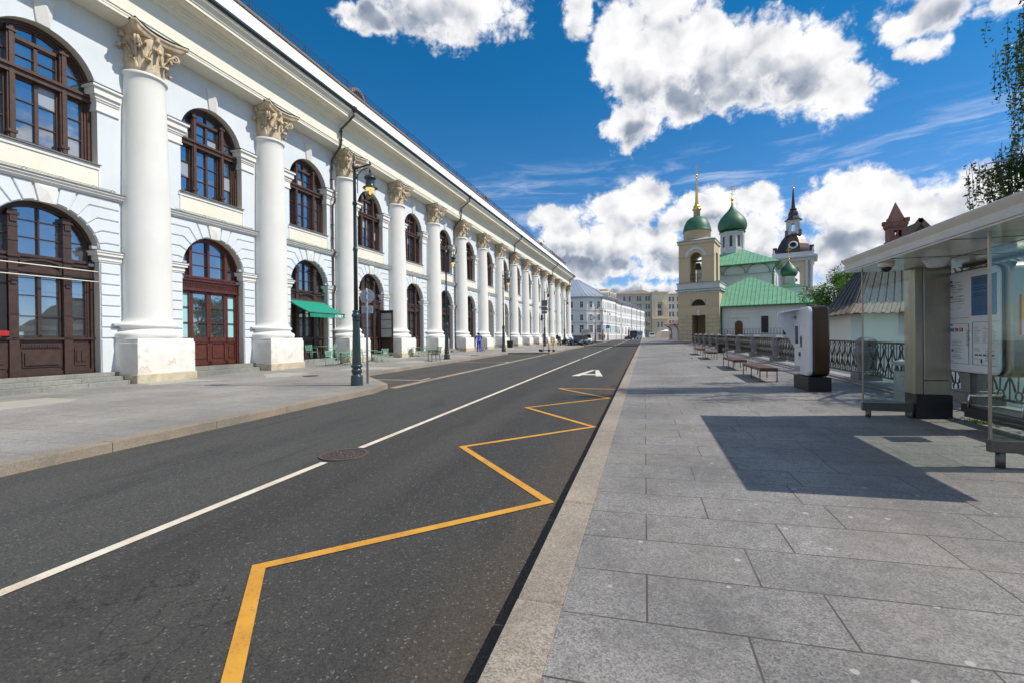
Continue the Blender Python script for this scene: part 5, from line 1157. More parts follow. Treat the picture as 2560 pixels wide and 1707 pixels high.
# beige block closing the street
B3 = thing('beige_apartment_block', 0, 181, 0, 14, 'tall beige stone apartment block with an arched loggia closing the far street', 'building')
m = MB(); m.box(-12, 0, -1, 2.6, 10, 18.0); m.box(8.6, .6, -1, 24, 12, 17.6); m.build('wall', MT['far_beige_shaded'], B3)  # darker beige than the bay: the left wing's shading is put into the colour
m = MB(); arched_box(m, 2.6, 8.6, -.9, 0.2, -1, 18.3, 5.6, .95, 9.4, 13.8); m.box(2.6, .15, -1, 8.6, 6, 18.2); m.box(8.6, .2, -1, 14, .7, 17.5); m.build('bay_wall', MT['far_beige'], B3)
m = MB()
for z in (17.9, 14.6, 11.6, 8.4, 5.0, 4.6): m.box(-12.2, -.25, z, 2.6, .05, z+.22); m.box(8.6, .1, z, 24, .65, z+.22)
m.box(-12.5, -.6, 18.1, 2.6, 6, 18.4); m.box(2.3, -1.4, 18.3, 8.9, 4, 18.6); m.box(8.6, -.2, 17.6, 24.2, 6, 17.9)
P = [(5.6+r*math.cos(R(a)), 13.8+r*math.sin(R(a))) for r, aa in ((1.9, range(0, 181, 15)), (1.3, range(180, -1, -15))) for a in aa]; m.prism(P, -1.05, -.88, 'y')
m.box(2.5, -1.8, 8.3, 8.8, -.6, 8.6); m.box(2.5, -1.8, 9.3, 8.8, -1.7, 9.45); 
for i in range(20): m.box(2.6+i*.31, -1.78, 8.6, 2.72+i*.31, -1.7, 9.3)
for i in range(22):
    z = 9.7+i*.23
    for x0, x1 in ((2.55, 4.2), (7.0, 8.65)):
        if z < 13.6: m.box(x0, -.98, z, x1, -.88, z+.15)
for i in range(30):
    z = 1.5+i*.22
    if z < 7.6:
        for x0, x1 in ((2.55, 4.4), (6.8, 8.65), (-1.2, -.4), (1.8, 2.55)): m.box(x0, -.98 if x0 > 2.5 else -.1, z, x1, -.88 if x0 > 2.5 else .02, z+.14)
m.build('cornice', MT['far_beige'], B3)
for x in (-7.6, -5.6, -2.6, -1.6, .7, 1.7):
    for z, h in ((15.2, 1.9), (12.3, 1.8), (9.3, 1.8), (5.6, 1.9), (2.0, 2.2)): far_window(B3, wframe((x, -.02), (1, 0), z), .75, h, hood=z < 15)
for x in (9.6, 10.8, 12.6, 13.8):
    for z, h in ((15, 1.7), (12.1, 1.8), (9.2, 1.8), (5.8, 1.9), (2.2, 2)): far_window(B3, wframe((x, .17), (1, 0), z), .75, h, hood=True)
far_window(B3, wframe((5.6, .12), (1, 0), 9.5), 1.5, 2.0); far_window(B3, wframe((5.6, .12), (1, 0), 12.3), 1.3, 1.6)
for x in (4.9, 6.2): far_window(B3, wframe((x, -.92), (1, 0), 5.2), .7, 2.0)
m = MB(); m.lathe([(.06, 18), (.05, 21.6)], 5, (-.5, 3, 0)); m.box(4.6, 2, 18.6, 5.8, 3, 19.3); m.add([(-11, 1, 18.4), (3, 1, 18.4), (3, 9, 18.4), (-11, 9, 18.4), (-2, 5, 19.8), (1, 5, 19.9)], [(0, 1, 5, 4), (1, 2, 5), (2, 3, 4, 5), (3, 0, 4)]); m.build('roof', MT['roof_edge'], B3)
m = MB(); 
for x, z in ((-.5, 15.2), (2.1, 14.9), (8.9, 12.2), (11.7, 12.8), (14.6, 11.0), (11.7, 9.6), (-4.2, 12.6), (8.9, 15.6)): m.box(x-.28, -.45 if x < 3 else -.1, z, x+.28, .1, z+.5, .03)
m.build('air_conditioner', MT['far_grey'], B3)
# low white house in front of it, next to the tower
B4 = thing('low_white_house', 3.6, 76, 0, -17, 'low white house with a brown metal roof beside the foot of the bell tower', 'house')
m = MB(); m.box(0, 0, -1, 4.5, 5, 3.5); m.build('wall', MT['far_white'], B4)
m = MB(); m.add([(-.6, -.5, 3.35), (4.8, -.5, 3.75), (4.8, 3, 4.5), (-.6, 3, 3.4), (1.6, 2.2, 4.35)], [(0, 1, 4), (1, 2, 4), (2, 3, 4), (3, 0, 4)]); m.add([(1.2, 2.8, 3.5), (4.8, 2.8, 3.5), (4.8, 2.8, 7.5), (3.2, 2.8, 6.6), (1.2, 3.2, 4.2)], [(0, 1, 2, 3, 4)]); m.build('roof', MT['brown_roof'], B4)
m = MB(); m.tube([(-.5, -.45, 3.4), (.2, -.1, 2.9), (.55, -.1, 2.4)], .07, 6); m.tube([(.9, -.45, 3.5), (1.5, -.1, 2.7), (1.55, -.1, 1.0)], .07, 6); m.build('downpipe', MT['brown_dome'], B4)
# building behind the wooden-roofed house on the right: brick turret and gable
simple('brick_red', (.30, .10, .06), .9, .35, 5, bump=.6, bscale=20)
def brickmat():
    t = NT('brick'); mp = t.n('ShaderNodeMapping'); mp.inputs['Rotation'].default_value = (R(90), 0, 0); t.L.new(t.o, mp.inputs[0])
    b = t.n('ShaderNodeTexBrick'); b.inputs['Scale'].default_value = 1; b.inputs['Brick Width'].default_value = .20; b.inputs['Row Height'].default_value = .075; b.inputs['Mortar Size'].default_value = .009
    b.inputs['Color1'].default_value = (.26, .075, .045, 1); b.inputs['Color2'].default_value = (.17, .05, .035, 1); b.inputs['Mortar'].default_value = (.34, .27, .22, 1); t.L.new(mp.outputs[0], b.inputs['Vector'])
    t.set('Base Color', t.mix(t.mr(t.noise(3, 5), .35, .7, 0, .5), b.outputs['Color'], (.12, .05, .035))); t.set('Roughness', .9); t.bump(b.outputs['Fac'], .5, .01)
brickmat()
BT = thing('brick_turret', 15.28, 34.5, 0, -8, 'red brick chimney turret with a pointed brick spire rising above the bus shelter roof', 'turret')
m = MB(); w = .42
for x0, x1 in ((-w, -.20), (-.03, .03), (.20, w)): m.box(x0, -w, 7.62, x1, -w+.2, 8.02); m.box(x0, w-.2, 7.62, x1, w, 8.02)
m.box(-w, -w+.2, 7.62, -w+.2, w-.2, 8.02); m.box(w-.2, -w+.2, 7.62, w, w-.2, 8.02)
m.box(-w, -w, 6.0, w, w, 7.62); m.box(-w, -w, 8.02, w, w, 8.2)
for i, (z0, z1, e) in enumerate(((8.2, 8.3, .05), (8.3, 8.55, .09), (7.3, 7.4, .06))): m.box(-w-e, -w-e, z0, w+e, w+e, z1)
for sx in (-1, 1):
    for sy in (-1, 1): m.box(sx*(w+.02)-.12, sy*(w+.02)-.12, 8.5, sx*(w+.02)+.12, sy*(w+.02)+.12, 8.74)
m.build('turret_wall', MT['brick'], BT)
m = MB(); m.loft([[(-.42, -.42, 8.55), (.42, -.42, 8.55), (.42, .42, 8.55), (-.42, .42, 8.55)], [(-.01, -.01, 9.85), (.01, -.01, 9.85), (.01, .01, 9.85), (-.01, .01, 9.85)]], smooth=False); m.build('spire', MT['brick'], BT)
# white house with the steep plank roof
def plank(name, c):
    t = NT(name); f = t.mr(t.noise(1, 6, .7, t.sc((9, 9, .5))), .3, .7); c1 = t.mix(f, tuple(x*.45 for x in c), tuple(x*1.5 for x in c)); c1 = t.mix(t.mr(t.noise(.8, 4), .45, .7, 0, .4), c1, tuple(x*1.8 for x in c))
    t.set('Base Color', c1); t.set('Roughness', .85); t.bump(t.noise(1, 4, .6, t.sc((22, 22, .6))), .4, .02)
plank('grey_plank', (.085, .082, .080)); plank('brown_plank', (.17, .13, .105))
WH = thing('plank_roofed_house', 8.92, 24, 0, 0, 'old white-walled house with a steep grey wooden plank roof behind the stone and iron railing', 'house')
m = MB(); m.box(0, 0, -2.2, 9, 6, 2.62)
m.loft([[(-.12, 2.2, -2.2), (0, 0, -2.2), (0, 5, -2.2), (-.1, 5, -2.2)], [(-.12, 2.2, 2.5), (0, 0, 2.62), (0, 5, 2.62), (-.1, 5, 2.5)]], smooth=False); m.build('wall', MT['pale_wall'], WH)
def plank_slope(m, a, b, c, d, n, ov=.10, th=.035):
    """planks running from the eave a-b up to the ridge d-c"""
    a, b, c, d = map(Vector, (a, b, c, d)); nr = (b-a).cross(d-a).normalized()
    if nr.z < 0: nr = -nr
    m.add([tuple(q-nr*.01) for q in (a, b, c, d)], [(0, 1, 2, 3)])
    for i in range(n):
        u0, u1 = (i+.04)/n, (i+.96)/n; p = a.lerp(b, u0), a.lerp(b, u1), d.lerp(c, u1), d.lerp(c, u0); lift = nr*(th*(i % 2)); dn = (p[0]-p[3]).normalized()*random.uniform(0, ov)
        lo = [p[0]+lift+dn, p[1]+lift+dn, p[2]+lift, p[3]+lift]; hi = [q+nr*th for q in lo]
        m.loft([[tuple(q) for q in lo], [tuple(q) for q in hi]], smooth=False)
m = MB(); plank_slope(m, (.30, .2, 2.86), (9.4, .2, 2.86), (8.2, 1.6, 4.70), (1.35, 1.6, 4.70), 58, .03); plank_slope(m, (-.1, 2.6, 2.72), (.30, .2, 2.86), (1.35, 1.6, 4.70), (1.30, 2.6, 4.75), 12, .03)
plank_slope(m, (1.35, 1.5, 4.64), (8.2, 1.5, 4.64), (7.6, 2.3, 5.3), (1.75, 2.3, 5.3), 38, .12); m.build('roof', MT['grey_plank'], WH)
m = MB(); plank_slope(m, (-.28, -.62, 2.42), (9.4, -.62, 2.42), (9.4, .25, 2.90), (.30, .25, 2.90), 58, .06); plank_slope(m, (-.85, 2.2, 2.32), (-.28, -.62, 2.42), (.30, .25, 2.90), (-.12, 2.7, 2.72), 14, .06); m.build('eave', MT['brown_plank'], WH)
GB = thing('gabled_roof', 17.75, 37, .45, 0, 'dark timber gable with a brown ridge peeping over the shelter roof beside the brick turret', 'roof')
m = MB(); m.prism([(-.95, 7.3), (1.1, 7.2), (.0, 8.62)], 0, 2.5, 'y'); m.build('gable_wall', MT['grey_plank'], GB)
m = MB(); m.beam((-1.05, -.1, 7.25), (.05, -.1, 8.74), .3, .1, (0, 1, 0)); m.beam((1.3, -.1, 7.0), (-.05, -.1, 8.74), .3, .1, (0, 1, 0)); m.build('barge_board', MT['brown_roof'], GB)
# ------------------------------------------------------------------ street lamps
def make_lamp():
    t = thing('street_lamp', 0, 0, 0, 0, 'x', 'street lamp', 'tall dark green street lamps with hanging lanterns along the street')
    m = MB(); m.lathe([(.165, -.05), (.168, .0), (.162, .27), (.150, .29), (.12, .30), (.115, .33), (.135, .36), (.147, .41), (.135, .46), (.115, .48), (.118, .50), (.155, .52), (.155, .56), (.125, .59)], 20)
    m.build('base', MT['lamp_paint'], t)
    m = MB(); m.lathe([(.128, .585), (.10, 1.62), (.098, 1.80)], 8, smooth=False); m.lathe([(.100, 1.78), (.105, 1.84), (.098, 1.87), (.12, 1.91), (.122, 1.95), (.095, 2.0), (.085, 2.03), (.105, 2.06), (.07, 2.09)], 16)
    m.lathe([(.058, 2.05), (.052, 3.7), (.06, 3.74), (.075, 3.78), (.06, 3.82), (.05, 3.86), (.046, 5.0), (.066, 5.04), (.066, 5.08), (.044, 5.12), (.040, 6.02), (.06, 6.05), (.06, 6.12), (.03, 6.15), (.026, 6.3), (.02, 6.36), (.024, 6.46)], 12); m.build('pole', MT['lamp_paint'], t)
    m = MB(); m.tube([(0, 0, 6.03), (.24, 0, 6.08), (.50, 0, 6.14)], [.034, .026, .022], 8); m.tube([(.05, 0, 5.75), (.10, 0, 5.86), (.22, 0, 5.98), (.40, 0, 6.03)], .014, 6); m.tube([(.09, 0, 5.88), (.09, 0, 5.38)], .012, 5); m.lathe([(.0, -.02), (.02, 0), (0, .02)], 6, (.09, 0, 5.36))
    m.lathe([(.01, -.03), (.022, 0), (.01, .05), (.0, .07)], 8, (.46, 0, 6.17)); m.tube([(.46, 0, 6.14), (.46, 0, 5.83)], .013, 6); m.lathe([(.02, 0), (.035, .02), (.02, .05), (.03, .07), (.015, .09)], 8, (.46, 0, 5.9)); m.build('arm', MT['lamp_paint'], t)
    l = MB(); l.lathe([(.02, 5.84), (.05, 5.82), (.13, 5.80), (.165, 5.75), (.160, 5.72), (.125, 5.70), (.118, 5.66), (.125, 5.63), (.118, 5.60), (.125, 5.57), (.122, 5.53), (.135, 5.52), (.20, 5.475), (.205, 5.46), (.19, 5.455), (.12, 5.47), (.02, 5.49)], 20, (.46, 0, 0)); lo = l.build('lantern', MT['lamp_paint'], t)
    g = MB(); g.lathe([(.145, 5.46), (.148, 5.38), (.135, 5.28), (.10, 5.21), (.05, 5.175), (.005, 5.165)], 18, (.46, 0, 0), cap=False); g.build('glass_bowl', MT['lamp_glass'], lo)
    g = MB(); g.lathe([(.12, 5.455), (.12, 5.435), (.05, 5.42)], 12, (.46, 0, 0), cap=False); g.lathe([(.01, 5.37), (.03, 5.36), (.035, 5.33), (.02, 5.29), (.01, 5.28)], 8, (.46, 0, 0)); g.build('bulb', MT['lamp_glow'], lo)
    return t
LAMPS = [(-7.75, 11.01, 'nearest dark green street lamp, standing at the kerb corner before the parking bay'), (-10.9, 24.0, 'dark green street lamp beside the green bench with armrests'), (-10.92, 35.0, 'dark green street lamp between the parking bay and the man in blue overalls'),
  (-10.87, 50.5, 'dark green street lamp carrying square signs beside the electric scooter'), (-10.9, 64.0, 'dark green street lamp behind the parked motorcycles'), (-7.95, 77.0, 'dark green street lamp beside the round clock and the red-dressed person'),
  (-7.85, 90.0, 'dark green street lamp just beyond the round clock'), (-7.85, 103, 'dark green street lamp carrying the blue arrow sign'), (-7.9, 116, 'dark green street lamp carrying the left pedestrian crossing sign'),
  (-7.8, 129, 'small far street lamp first past the zebra crossing'), (-7.2, 142, 'small far street lamp second past the zebra crossing'), (-6.1, 155, 'tiny far street lamp behind the blue bus'), (-4.4, 168, 'tiny farthest street lamp near the white building end')]
lamp0 = make_lamp()
for i, (x, y, lb) in enumerate(LAMPS):
    o = lamp0 if i == 0 else copy_tree(lamp0); put(o, x, y, prof(y)+.13, 8 if i == 0 else random.uniform(-4, 8), lb)
# signs -------------------------------------------------------------
def disc(m, y, z, r, th=.012, n=28, x=0): 
    m.T = Matrix.Translation((x, y, z)) @ Matrix.Rotation(R(90), 4, 'X'); m.lathe([(0, 0), (r-.012, 0), (r, .004), (r, th), (r-.012, th), (0, th)], n, smooth=False, cap=False); m.T = None
t = thing('traffic_sign', -7.75, 11.52, prof(11.5)+.13, 12, 'round grey traffic sign seen from behind on a thin pole by the nearest lamp', 'traffic sign')
m = MB(); m.lathe([(.032, 0), (.032, 2.72), (.02, 2.75)], 10); m.build('pole', MT['grey_pole'], t)
m = MB(); disc(m, .05, 2.52, .215); m.build('sign_disc', MT['grey_sign'], t)
m = MB(); m.box(-.04, -.045, 2.38, .04, .045, 2.44); m.box(-.04, -.045, 2.58, .04, .045, 2.64); m.box(-.035, -.045, 2.12, .035, .045, 2.2); m.build('bracket', MT['grey_pole'], t)
m = MB(); m.box(-.17, .035, 2.02, .17, .05, 2.24, .005); m.build('plate', MT['grey_sign'], t)
# square sign backs and box on the fourth lamp
t = thing('sign_board', -10.87, 50.38, prof(50)+4.0, 12, 'dark stack of sign boards fixed to the lamp post by the electric scooter', 'sign')
simple('sign_dark', (.10, .115, .14), .5, .2, 5)
m = MB(); m.box(-.30, -.07, .62, .34, -.05, 1.30, .02); m.box(-.30, -.07, .12, .34, -.05, .56, .02); m.box(-.28, -.07, -.22, .32, -.05, .06, .01); m.build('sign_panel', MT['sign_dark'], t)
m = MB(); m.box(-.04, -.05, -.2, .04, -.03, 1.3); m.build('bracket', MT['grey_pole'], t)
m = MB(); m.box(-.40, -.14, -1.0, -.18, .08, -.35, .03); m.box(-.16, -.02, -.8, 0, .02, -.74); m.build('traffic_light', MT['black'], t)
def crossing_sign(x, y, z, lb, s=1):
    t = thing('crossing_sign', x, y, z, 8, lb, 'crossing sign', 'pedestrian crossing signs'); 
    m = MB(); m.box(-.46*s, -.02, -.46*s, .46*s, 0, .46*s, .01); m.build('border', MT['sign_green'], t)
    m = MB(); m.box(-.31*s, -.035, -.31*s, .31*s, -.022, .31*s); m.build('blue_square', MT['sign_blue'], t)
    m = MB(); m.add([(-.24*s, -.038, -.22*s), (.24*s, -.038, -.22*s), (0, -.038, .26*s)], [(0, 1, 2)]); m.build('triangle', MT['white_paint'], t)
    m = MB(); m.beam((-.08*s, -.042, -.18*s), (.0, -.042, .0), .04*s, .01, (0, 1, 0)); m.beam((.09*s, -.042, -.18*s), (.0, -.042, .0), .04*s, .01, (0, 1, 0)); m.beam((0, -.042, -.02), (.01*s, -.042, .12*s), .05*s, .01, (0, 1, 0)); m.beam((-.08*s, -.042, .0), (.08*s, -.042, .06*s), .03*s, .01, (0, 1, 0)); disc(m, -.046, .17*s, .035*s, .006, 8); m.build('walker', MT['black'], t)
    return t
crossing_sign(-7.75, 115.6, 4.7, 'pedestrian crossing sign with a green border on the lamp post left of the road', .85)
t = crossing_sign(1.0, 112, 3.95, 'pedestrian crossing sign with a green border on the right-hand post near the bus', .62)
t = thing('sign_post', 1.0, 112.1, prof(112)+.15, 8, 'thin post with a yellow diamond sign and a blue sign above the crossing sign', 'sign post')
m = MB(); m.tube([(0, 0, 0), (0, 0, 4.2)], .04, 6); m.build('pole', MT['grey_pole'], t)
m = MB(); m.prism([(0, 3.75), (.27, 4.02), (0, 4.29), (-.27, 4.02)], -.06, -.04, 'y'); m.build('yellow_diamond', MT['sign_yellow'], t)
m = MB(); m.box(-.22, -.06, 3.25, .22, -.045, 3.68); m.build('blue_sign', MT['sign_blue'], t)
t = thing('direction_sign', -7.85, 102.8, 3.8, 8, 'blue rectangular sign on the lamp post in front of the white building', 'sign')
m = MB(); m.box(-.34, -.05, -.30, .34, -.03, .42, .01); m.build('plate', MT['sign_blue'], t)
m = MB(); m.beam((-.05, -.058, -.2), (-.05, -.058, .2), .06, .008, (0, 1, 0)); m.add([(-.15, -.058, .16), (.05, -.058, .16), (-.05, -.058, .32)], [(0, 1, 2)]); m.box(-.24, -.06, -.26, .24, -.052, -.22); m.build('arrow', MT['white_paint'], t)
t = thing('street_clock', -8.93, 81.5, prof(81)+4.3, 10, 'round street clock with a pale face and black rim on a bracket', 'clock')
m = MB(); disc(m, 0, 0, .42, .10); m.tube([(0, -.05, -.4), (0, -.05, -.85)], .05, 6); m.tube([(.4, -.05, 0), (1.0, -.05, .05)], .03, 5); m.build('case', MT['black'], t)
m = MB(); disc(m, -.105, 0, .355, .012); m.build('face', MT['white_paint'], t)
m = MB(); m.beam((0, -.13, 0), (.12, -.13, -.22), .035, .01, (0, 1, 0)); m.beam((0, -.13, 0), (-.04, -.13, .16), .04, .01, (0, 1, 0))
for k in range(12): a = R(30*k); m.beam((.28*math.cos(a), -.125, .28*math.sin(a)), (.33*math.cos(a), -.125, .33*math.sin(a)), .02, .006, (0, 1, 0))
m.build('hands', MT['black'], t)
# poster case in front of the white building
t = thing('advertising_case', -11.6, 93.5, prof(93)+.13, 10, 'glazed advertising case with an orange sunset-coloured poster before the white building', 'advertising case')
m = MB(); m.box(-.85, -.10, .4, .85, .10, 2.3, .03); m.box(-.7, -.06, 0, -.55, .06, .4); m.box(.55, -.06, 0, .7, .06, .4); m.build('frame', MT['grey_sign'], t)
t_ = NT('sunset'); sp_ = t_.n('ShaderNodeSeparateXYZ'); t_.L.new(t_.o, sp_.inputs[0]); t_.set('Base Color', t_.mix(t_.mr(t_.math('ADD', sp_.outputs[2], t_.math('MULTIPLY', t_.noise(3, 4), .8)), 1.2, 2.3), (.65, .28, .05), (.30, .32, .35))); t_.set('Roughness', .3)
m = MB(); m.box(-.72, -.125, .55, .72, -.105, 2.15); m.build('poster', MT['sunset'], t)
# ------------------------------------------------------------------ café furniture
def make_chair():
    t = thing('cafe_chair', 0, 0, 0, 0, 'x', 'chair', 'green slatted cafe chairs along the colonnade'); w = .19
    m = MB()
    for i in range(6): y = -.17+i*.065; m.box(-w, y, .355, w, y+.042, .372)
    m.build('seat', MT['green_chair'], t)
    m = MB()
    for i in range(5): z = .44+i*.056; y = .175+(z-.36)*.20; m.box(-w+.015, y-.008, z, w-.015, y+.008, z+.034)
    m.build('backrest', MT['green_chair'], t)
    m = MB()
    for s in (-1, 1): m.tube([(s*w, .17, .36), (s*w, .245, .70)], .013, 6); m.tube([(s*w, -.18, .36), (s*(w+.02), -.15, .53), (s*(w+.02), .20, .54)], .012, 6)
    m.tube([(-w, .245, .70), (w, .245, .70)], .013, 6); m.tube([(-w, -.18, .36), (w, -.18, .36)], .012, 6); m.build('frame', MT['green_chair'], t)
    for sx in (-1, 1):
        for sy in (-1, 1): m = MB(); m.tube([(sx*w, sy*.17, .36), (sx*(w+.025), sy*(.17+.03), 0)], .012, 6); m.build('leg', MT['green_chair'], t)
    return t
def make_table():
    t = thing('cafe_table', 0, 0, 0, 0, 'x', 'table', 'small cafe tables on dark pedestal feet')
    m = MB(); m.box(-.27, -.27, .60, .27, .27, .62, .006); m.build('table_top', MT['green_chair'], t)
    m = MB(); m.tube([(0, 0, .04), (0, 0, .60)], .022, 8); m.lathe([(.05, .55), (.03, .50)], 8); m.build('stem', MT['dark_metal'], t)
    m = MB()
    for a in (45, 135, 225, 315): m.tube([(0, 0, .10), (.12*math.cos(R(a)), .12*math.sin(R(a)), .07), (.27*math.cos(R(a)), .27*math.sin(R(a)), .0)], .014, 5)
    m.build('foot', MT['dark_metal'], t); return t
ch0, tb0 = make_chair(), make_table(); cn = [0, 0]
def chair(x, y, z, rz, lb): o = ch0 if cn[0] == 0 else copy_tree(ch0); cn[0] += 1; put(o, x, y, z, rz, lb)
def table(x, y, z, lb): o = tb0 if cn[1] == 0 else copy_tree(tb0); cn[1] += 1; put(o, x, y, z, 10, lb)
zs = .60
chair(-15.75, 18.75, zs, 80, 'green cafe chair up on the steps, half hidden by the second pedestal'); chair(-15.75, 20.15, zs, -70, 'green cafe chair up on the steps under the green awning'); table(-15.8, 19.45, zs, 'small table between the two chairs on the steps under the awning')
chair(-14.2, 18.25, gz(0, 18, .13), 75, 'green cafe chair left of the table in front of the awning steps'); table(-14.15, 18.85, gz(0, 18.8, .13), 'dark-footed cafe table in front of the awning steps'); chair(-14.45, 19.5, gz(0, 19, .13), -80, 'green cafe chair behind the table before the awning'); chair(-13.75, 19.25, gz(0, 19, .13), -120, 'green cafe chair partly behind the nearest lamp post')
chair(-14.4, 21.0, gz(0, 21, .13), 80, 'green cafe chair just right of the nearest lamp post'); table(-14.05, 21.25, gz(0, 21, .13), 'cafe table beside the thin traffic sign pole'); chair(-14.1, 21.95, gz(0, 21, .13), -60, 'green cafe chair with its back to the open door'); chair(-13.4, 21.3, gz(0, 21, .13), -100, 'rightmost green cafe chair of the group by the traffic sign')
chair(-14.75, 26.65, gz(0, 26, .13), 85, 'green cafe chair against the fifth pedestal, left of its table'); table(-14.4, 26.85, gz(0, 26, .13), 'cafe table beside the fifth pedestal'); chair(-14.05, 27.1, gz(0, 27, .13), -95, 'green cafe chair right of the table by the fifth pedestal')
t = thing('stool', -16.05, 26.0, .62, 88, 'low white side table on the step by the open door', 'side table')
m = MB(); m.box(-.28, -.15, .30, .28, .15, .32, .005); m.build('table_top', MT['white_paint'], t)
for sx in (-1, 1):
    for sy in (-1, 1): m = MB(); m.tube([(sx*.24, sy*.12, .3), (sx*.26, sy*.13, 0)], .012, 5); m.build('leg', MT['white_paint'], t)
# green bench with arms
t = thing('park_bench', -11.0, 22.5, gz(0, 22.6, .13), -50, 'dark green metal bench with looped armrests beside the second street lamp', 'bench'); w = .42
m = MB()
for i in range(7): y = -.20+i*.06; m.box(-w, y, .355, w, y+.04, .37)
m.build('seat', MT['green_bench'], t)
m = MB()
for i in range(6): z = .42+i*.06; y = .22+(z-.36)*.28; m.box(-w, y-.008, z, w, y+.008, z+.038)
m.build('backrest', MT['green_bench'], t)
for s in (-1, 1):
    m = MB(); m.tube([(s*w, -.20, 0), (s*w, -.21, .40), (s*w, -.16, .52), (s*w, -.05, .58), (s*w, .10, .56), (s*w, .24, .50)], .018, 6); m.tube([(s*w, .34, .78), (s*w, .22, .36), (s*w, .24, 0)], .018, 6); m.tube([(s*w, -.21, .35), (s*w, .22, .35), (s*w, .3, .5)], .018, 6); m.build('armrest', MT['green_bench'], t)
# dark bins by the colonnade
t = thing('rubbish_bin', -13.7, 46.2, gz(0, 46, .13), 0, 'squat black rubbish bin standing beside a column pedestal', 'bin')
m = MB(); m.loft([[(-.24, -.22, 0), (.24, -.22, 0), (.24, .22, 0), (-.24, .22, 0)], [(-.28, -.26, .62), (.28, -.26, .62), (.28, .26, .62), (-.28, .26, .62)]], smooth=False); m.build('body', MT['black'], t)
m = MB(); m.box(-.30, -.28, .62, .30, .28, .72, .03); m.build('lid', MT['dark_metal'], t)
# ------------------------------------------------------------------ stone and iron railing on the right
RX = 5.0
RL = thing('terrace_railing', RX, 8.9, 0, 0, 'grey granite posts with dark iron lattice railing edging the right pavement', 'railing')
def post_mesh():
    m = MB(); m.box(-.235, -.235, -.02, .235, .235, .17, .012); m.box(-.20, -.20, .17, .20, .20, .21, .01)
    def ring(h, z, c=.3): e = h*c; return [(h, -h+e, z), (h, h-e, z), (h-e, h, z), (-h+e, h, z), (-h, h-e, z), (-h, -h+e, z), (-h+e, -h, z), (h-e, -h, z)]
    m.loft([ring(.150, .20), ring(.150, .30), ring(.165, .42), ring(.205, .58), ring(.205, .64), ring(.165, .80), ring(.165, .84), ring(.178, .86), ring(.178, .91), ring(.10, .985), ring(.03, 1.0)], smooth=False); return m
pm = post_mesh().build('post', MT['post_granite'], RL)
def panel_mesh():
    L_ = 3.40; m = MB(); n = 10; st = L_/n
    m.box(-.028, 0, .86, .028, L_, .90); m.box(-.022, 0, .12, .022, L_, .155); m.box(-.03, -.08, .78, .03, 0, .9); m.box(-.03, L_, .78, .03, L_+.08, .9); m.box(-.022, -.08, .12, .022, L_+.08, .15)
    def ringt(y, z, r): m.tube([(0, y+r*math.cos(R(a)), z+r*math.sin(R(a))) for a in range(0, 361, 30)], .014, 4)
    for i in range(n+1):
        y = i*st
        if 0 < i < n: ringt(y, .795, .062); ringt(y, .215, .062)
    for i in range(n):
        a, b, c = i*st, (i+1)*st, (i+.5)*st
        m.tube([(.01, a+.05, .74), (.01, a+.09, .62), (.01, c, .5), (.01, b-.09, .38), (.01, b-.05, .27)], .015, 4); m.tube([(-.01, b-.05, .74), (-.01, b-.09, .62), (-.01, c, .5), (-.01, a+.09, .38), (-.01, a+.05, .27)], .015, 4)
        m.tube([(0, a+.02, .73), (0, a+.01, .5), (0, a+.02, .28)], .011, 4); m.tube([(0, c, .86), (0, c, .14)], .010, 4)
    return m
pn = panel_mesh().build('iron_panel', MT['iron'], RL); first = True
for k in range(-3, 12):
    y = 3.72*k; o = pm if first else pm.copy(); q = pn if first else pn.copy()
    if not first: col.objects.link(o); col.objects.link(q)
    Y0 = 8.9+y; z0 = gr(4.95, Y0)+.07; z1 = gr(4.95, Y0+3.72)+.07
    o.location = (0, y*S, z0*S); q.location = (0, (y+.16)*S, (z0+.0)*S); q.rotation_euler.x = math.atan2(z1-z0, 3.72); first = False
# ------------------------------------------------------------------ slatted benches
simple('bench_wood', (.15, .070, .052), .6, .35, 9, bump=.3, bscale=60); simple('bench_steel', (.11, .085, .075), .45, .25, 9, metal=.4)
def bench(x, y, L_, back, lb):
    t = thing('slatted_bench', x, y, gr(x, y), -1, lb, 'bench', 'low benches of brown timber slats beside the railing'); w = .43; n = 9; hs = .36
    m = MB()
    for i in range(n): a = i*w/n; m.box(a+.006, 0, hs-.075, a+w/n-.008, L_, hs, .003)
    for yy in (.18, L_/2-.02, L_-.22): m.box(.01, yy, hs-.07, w-.01, yy+.04, hs-.02)
    m.build('seat', MT['bench_wood'], t)
    for yy in (.03, L_*.47, L_-.07):
        m = MB(); 
        for xx in (.01, w-.035): m.box(xx, yy, 0, xx+.022, yy+.022, hs-.07)
        m.box(.01, yy, .0, w-.013, yy+.022, .018); m.box(.01, yy, hs-.09, w-.013, yy+.022, hs-.072); m.build('leg_frame', MT['bench_steel'], t)
    if back:
        m = MB(); m.box(-.02, L_*.52, .60, .005, L_-.02, .70, .003); m.box(-.02, L_*.52, .49, .005, L_-.02, .59, .003) if back > 1 else None
        m.build('backrest', MT['bench_wood'], t)
        for yy in (L_*.56, L_-.1): m = MB(); m.tube([(.05, yy, hs-.03), (.01, yy, .5), (-.0, yy, .69)], .012, 5); m.build('back_support', MT['bench_steel'], t)
    return t
bench(2.78, 12.82, 2.33, 0, 'nearest low slatted bench without a backrest beside the ticket machine'); bench(2.78, 16.45, 2.3, 1, 'slatted bench with a short backrest, first behind the backless one')
bench(2.78, 22.75, 2.3, 1, 'slatted bench with a backrest just left of the black rubbish bin'); bench(2.78, 27.2, 2.3, 1, 'farthest slatted bench with a backrest, nearest the bell tower')
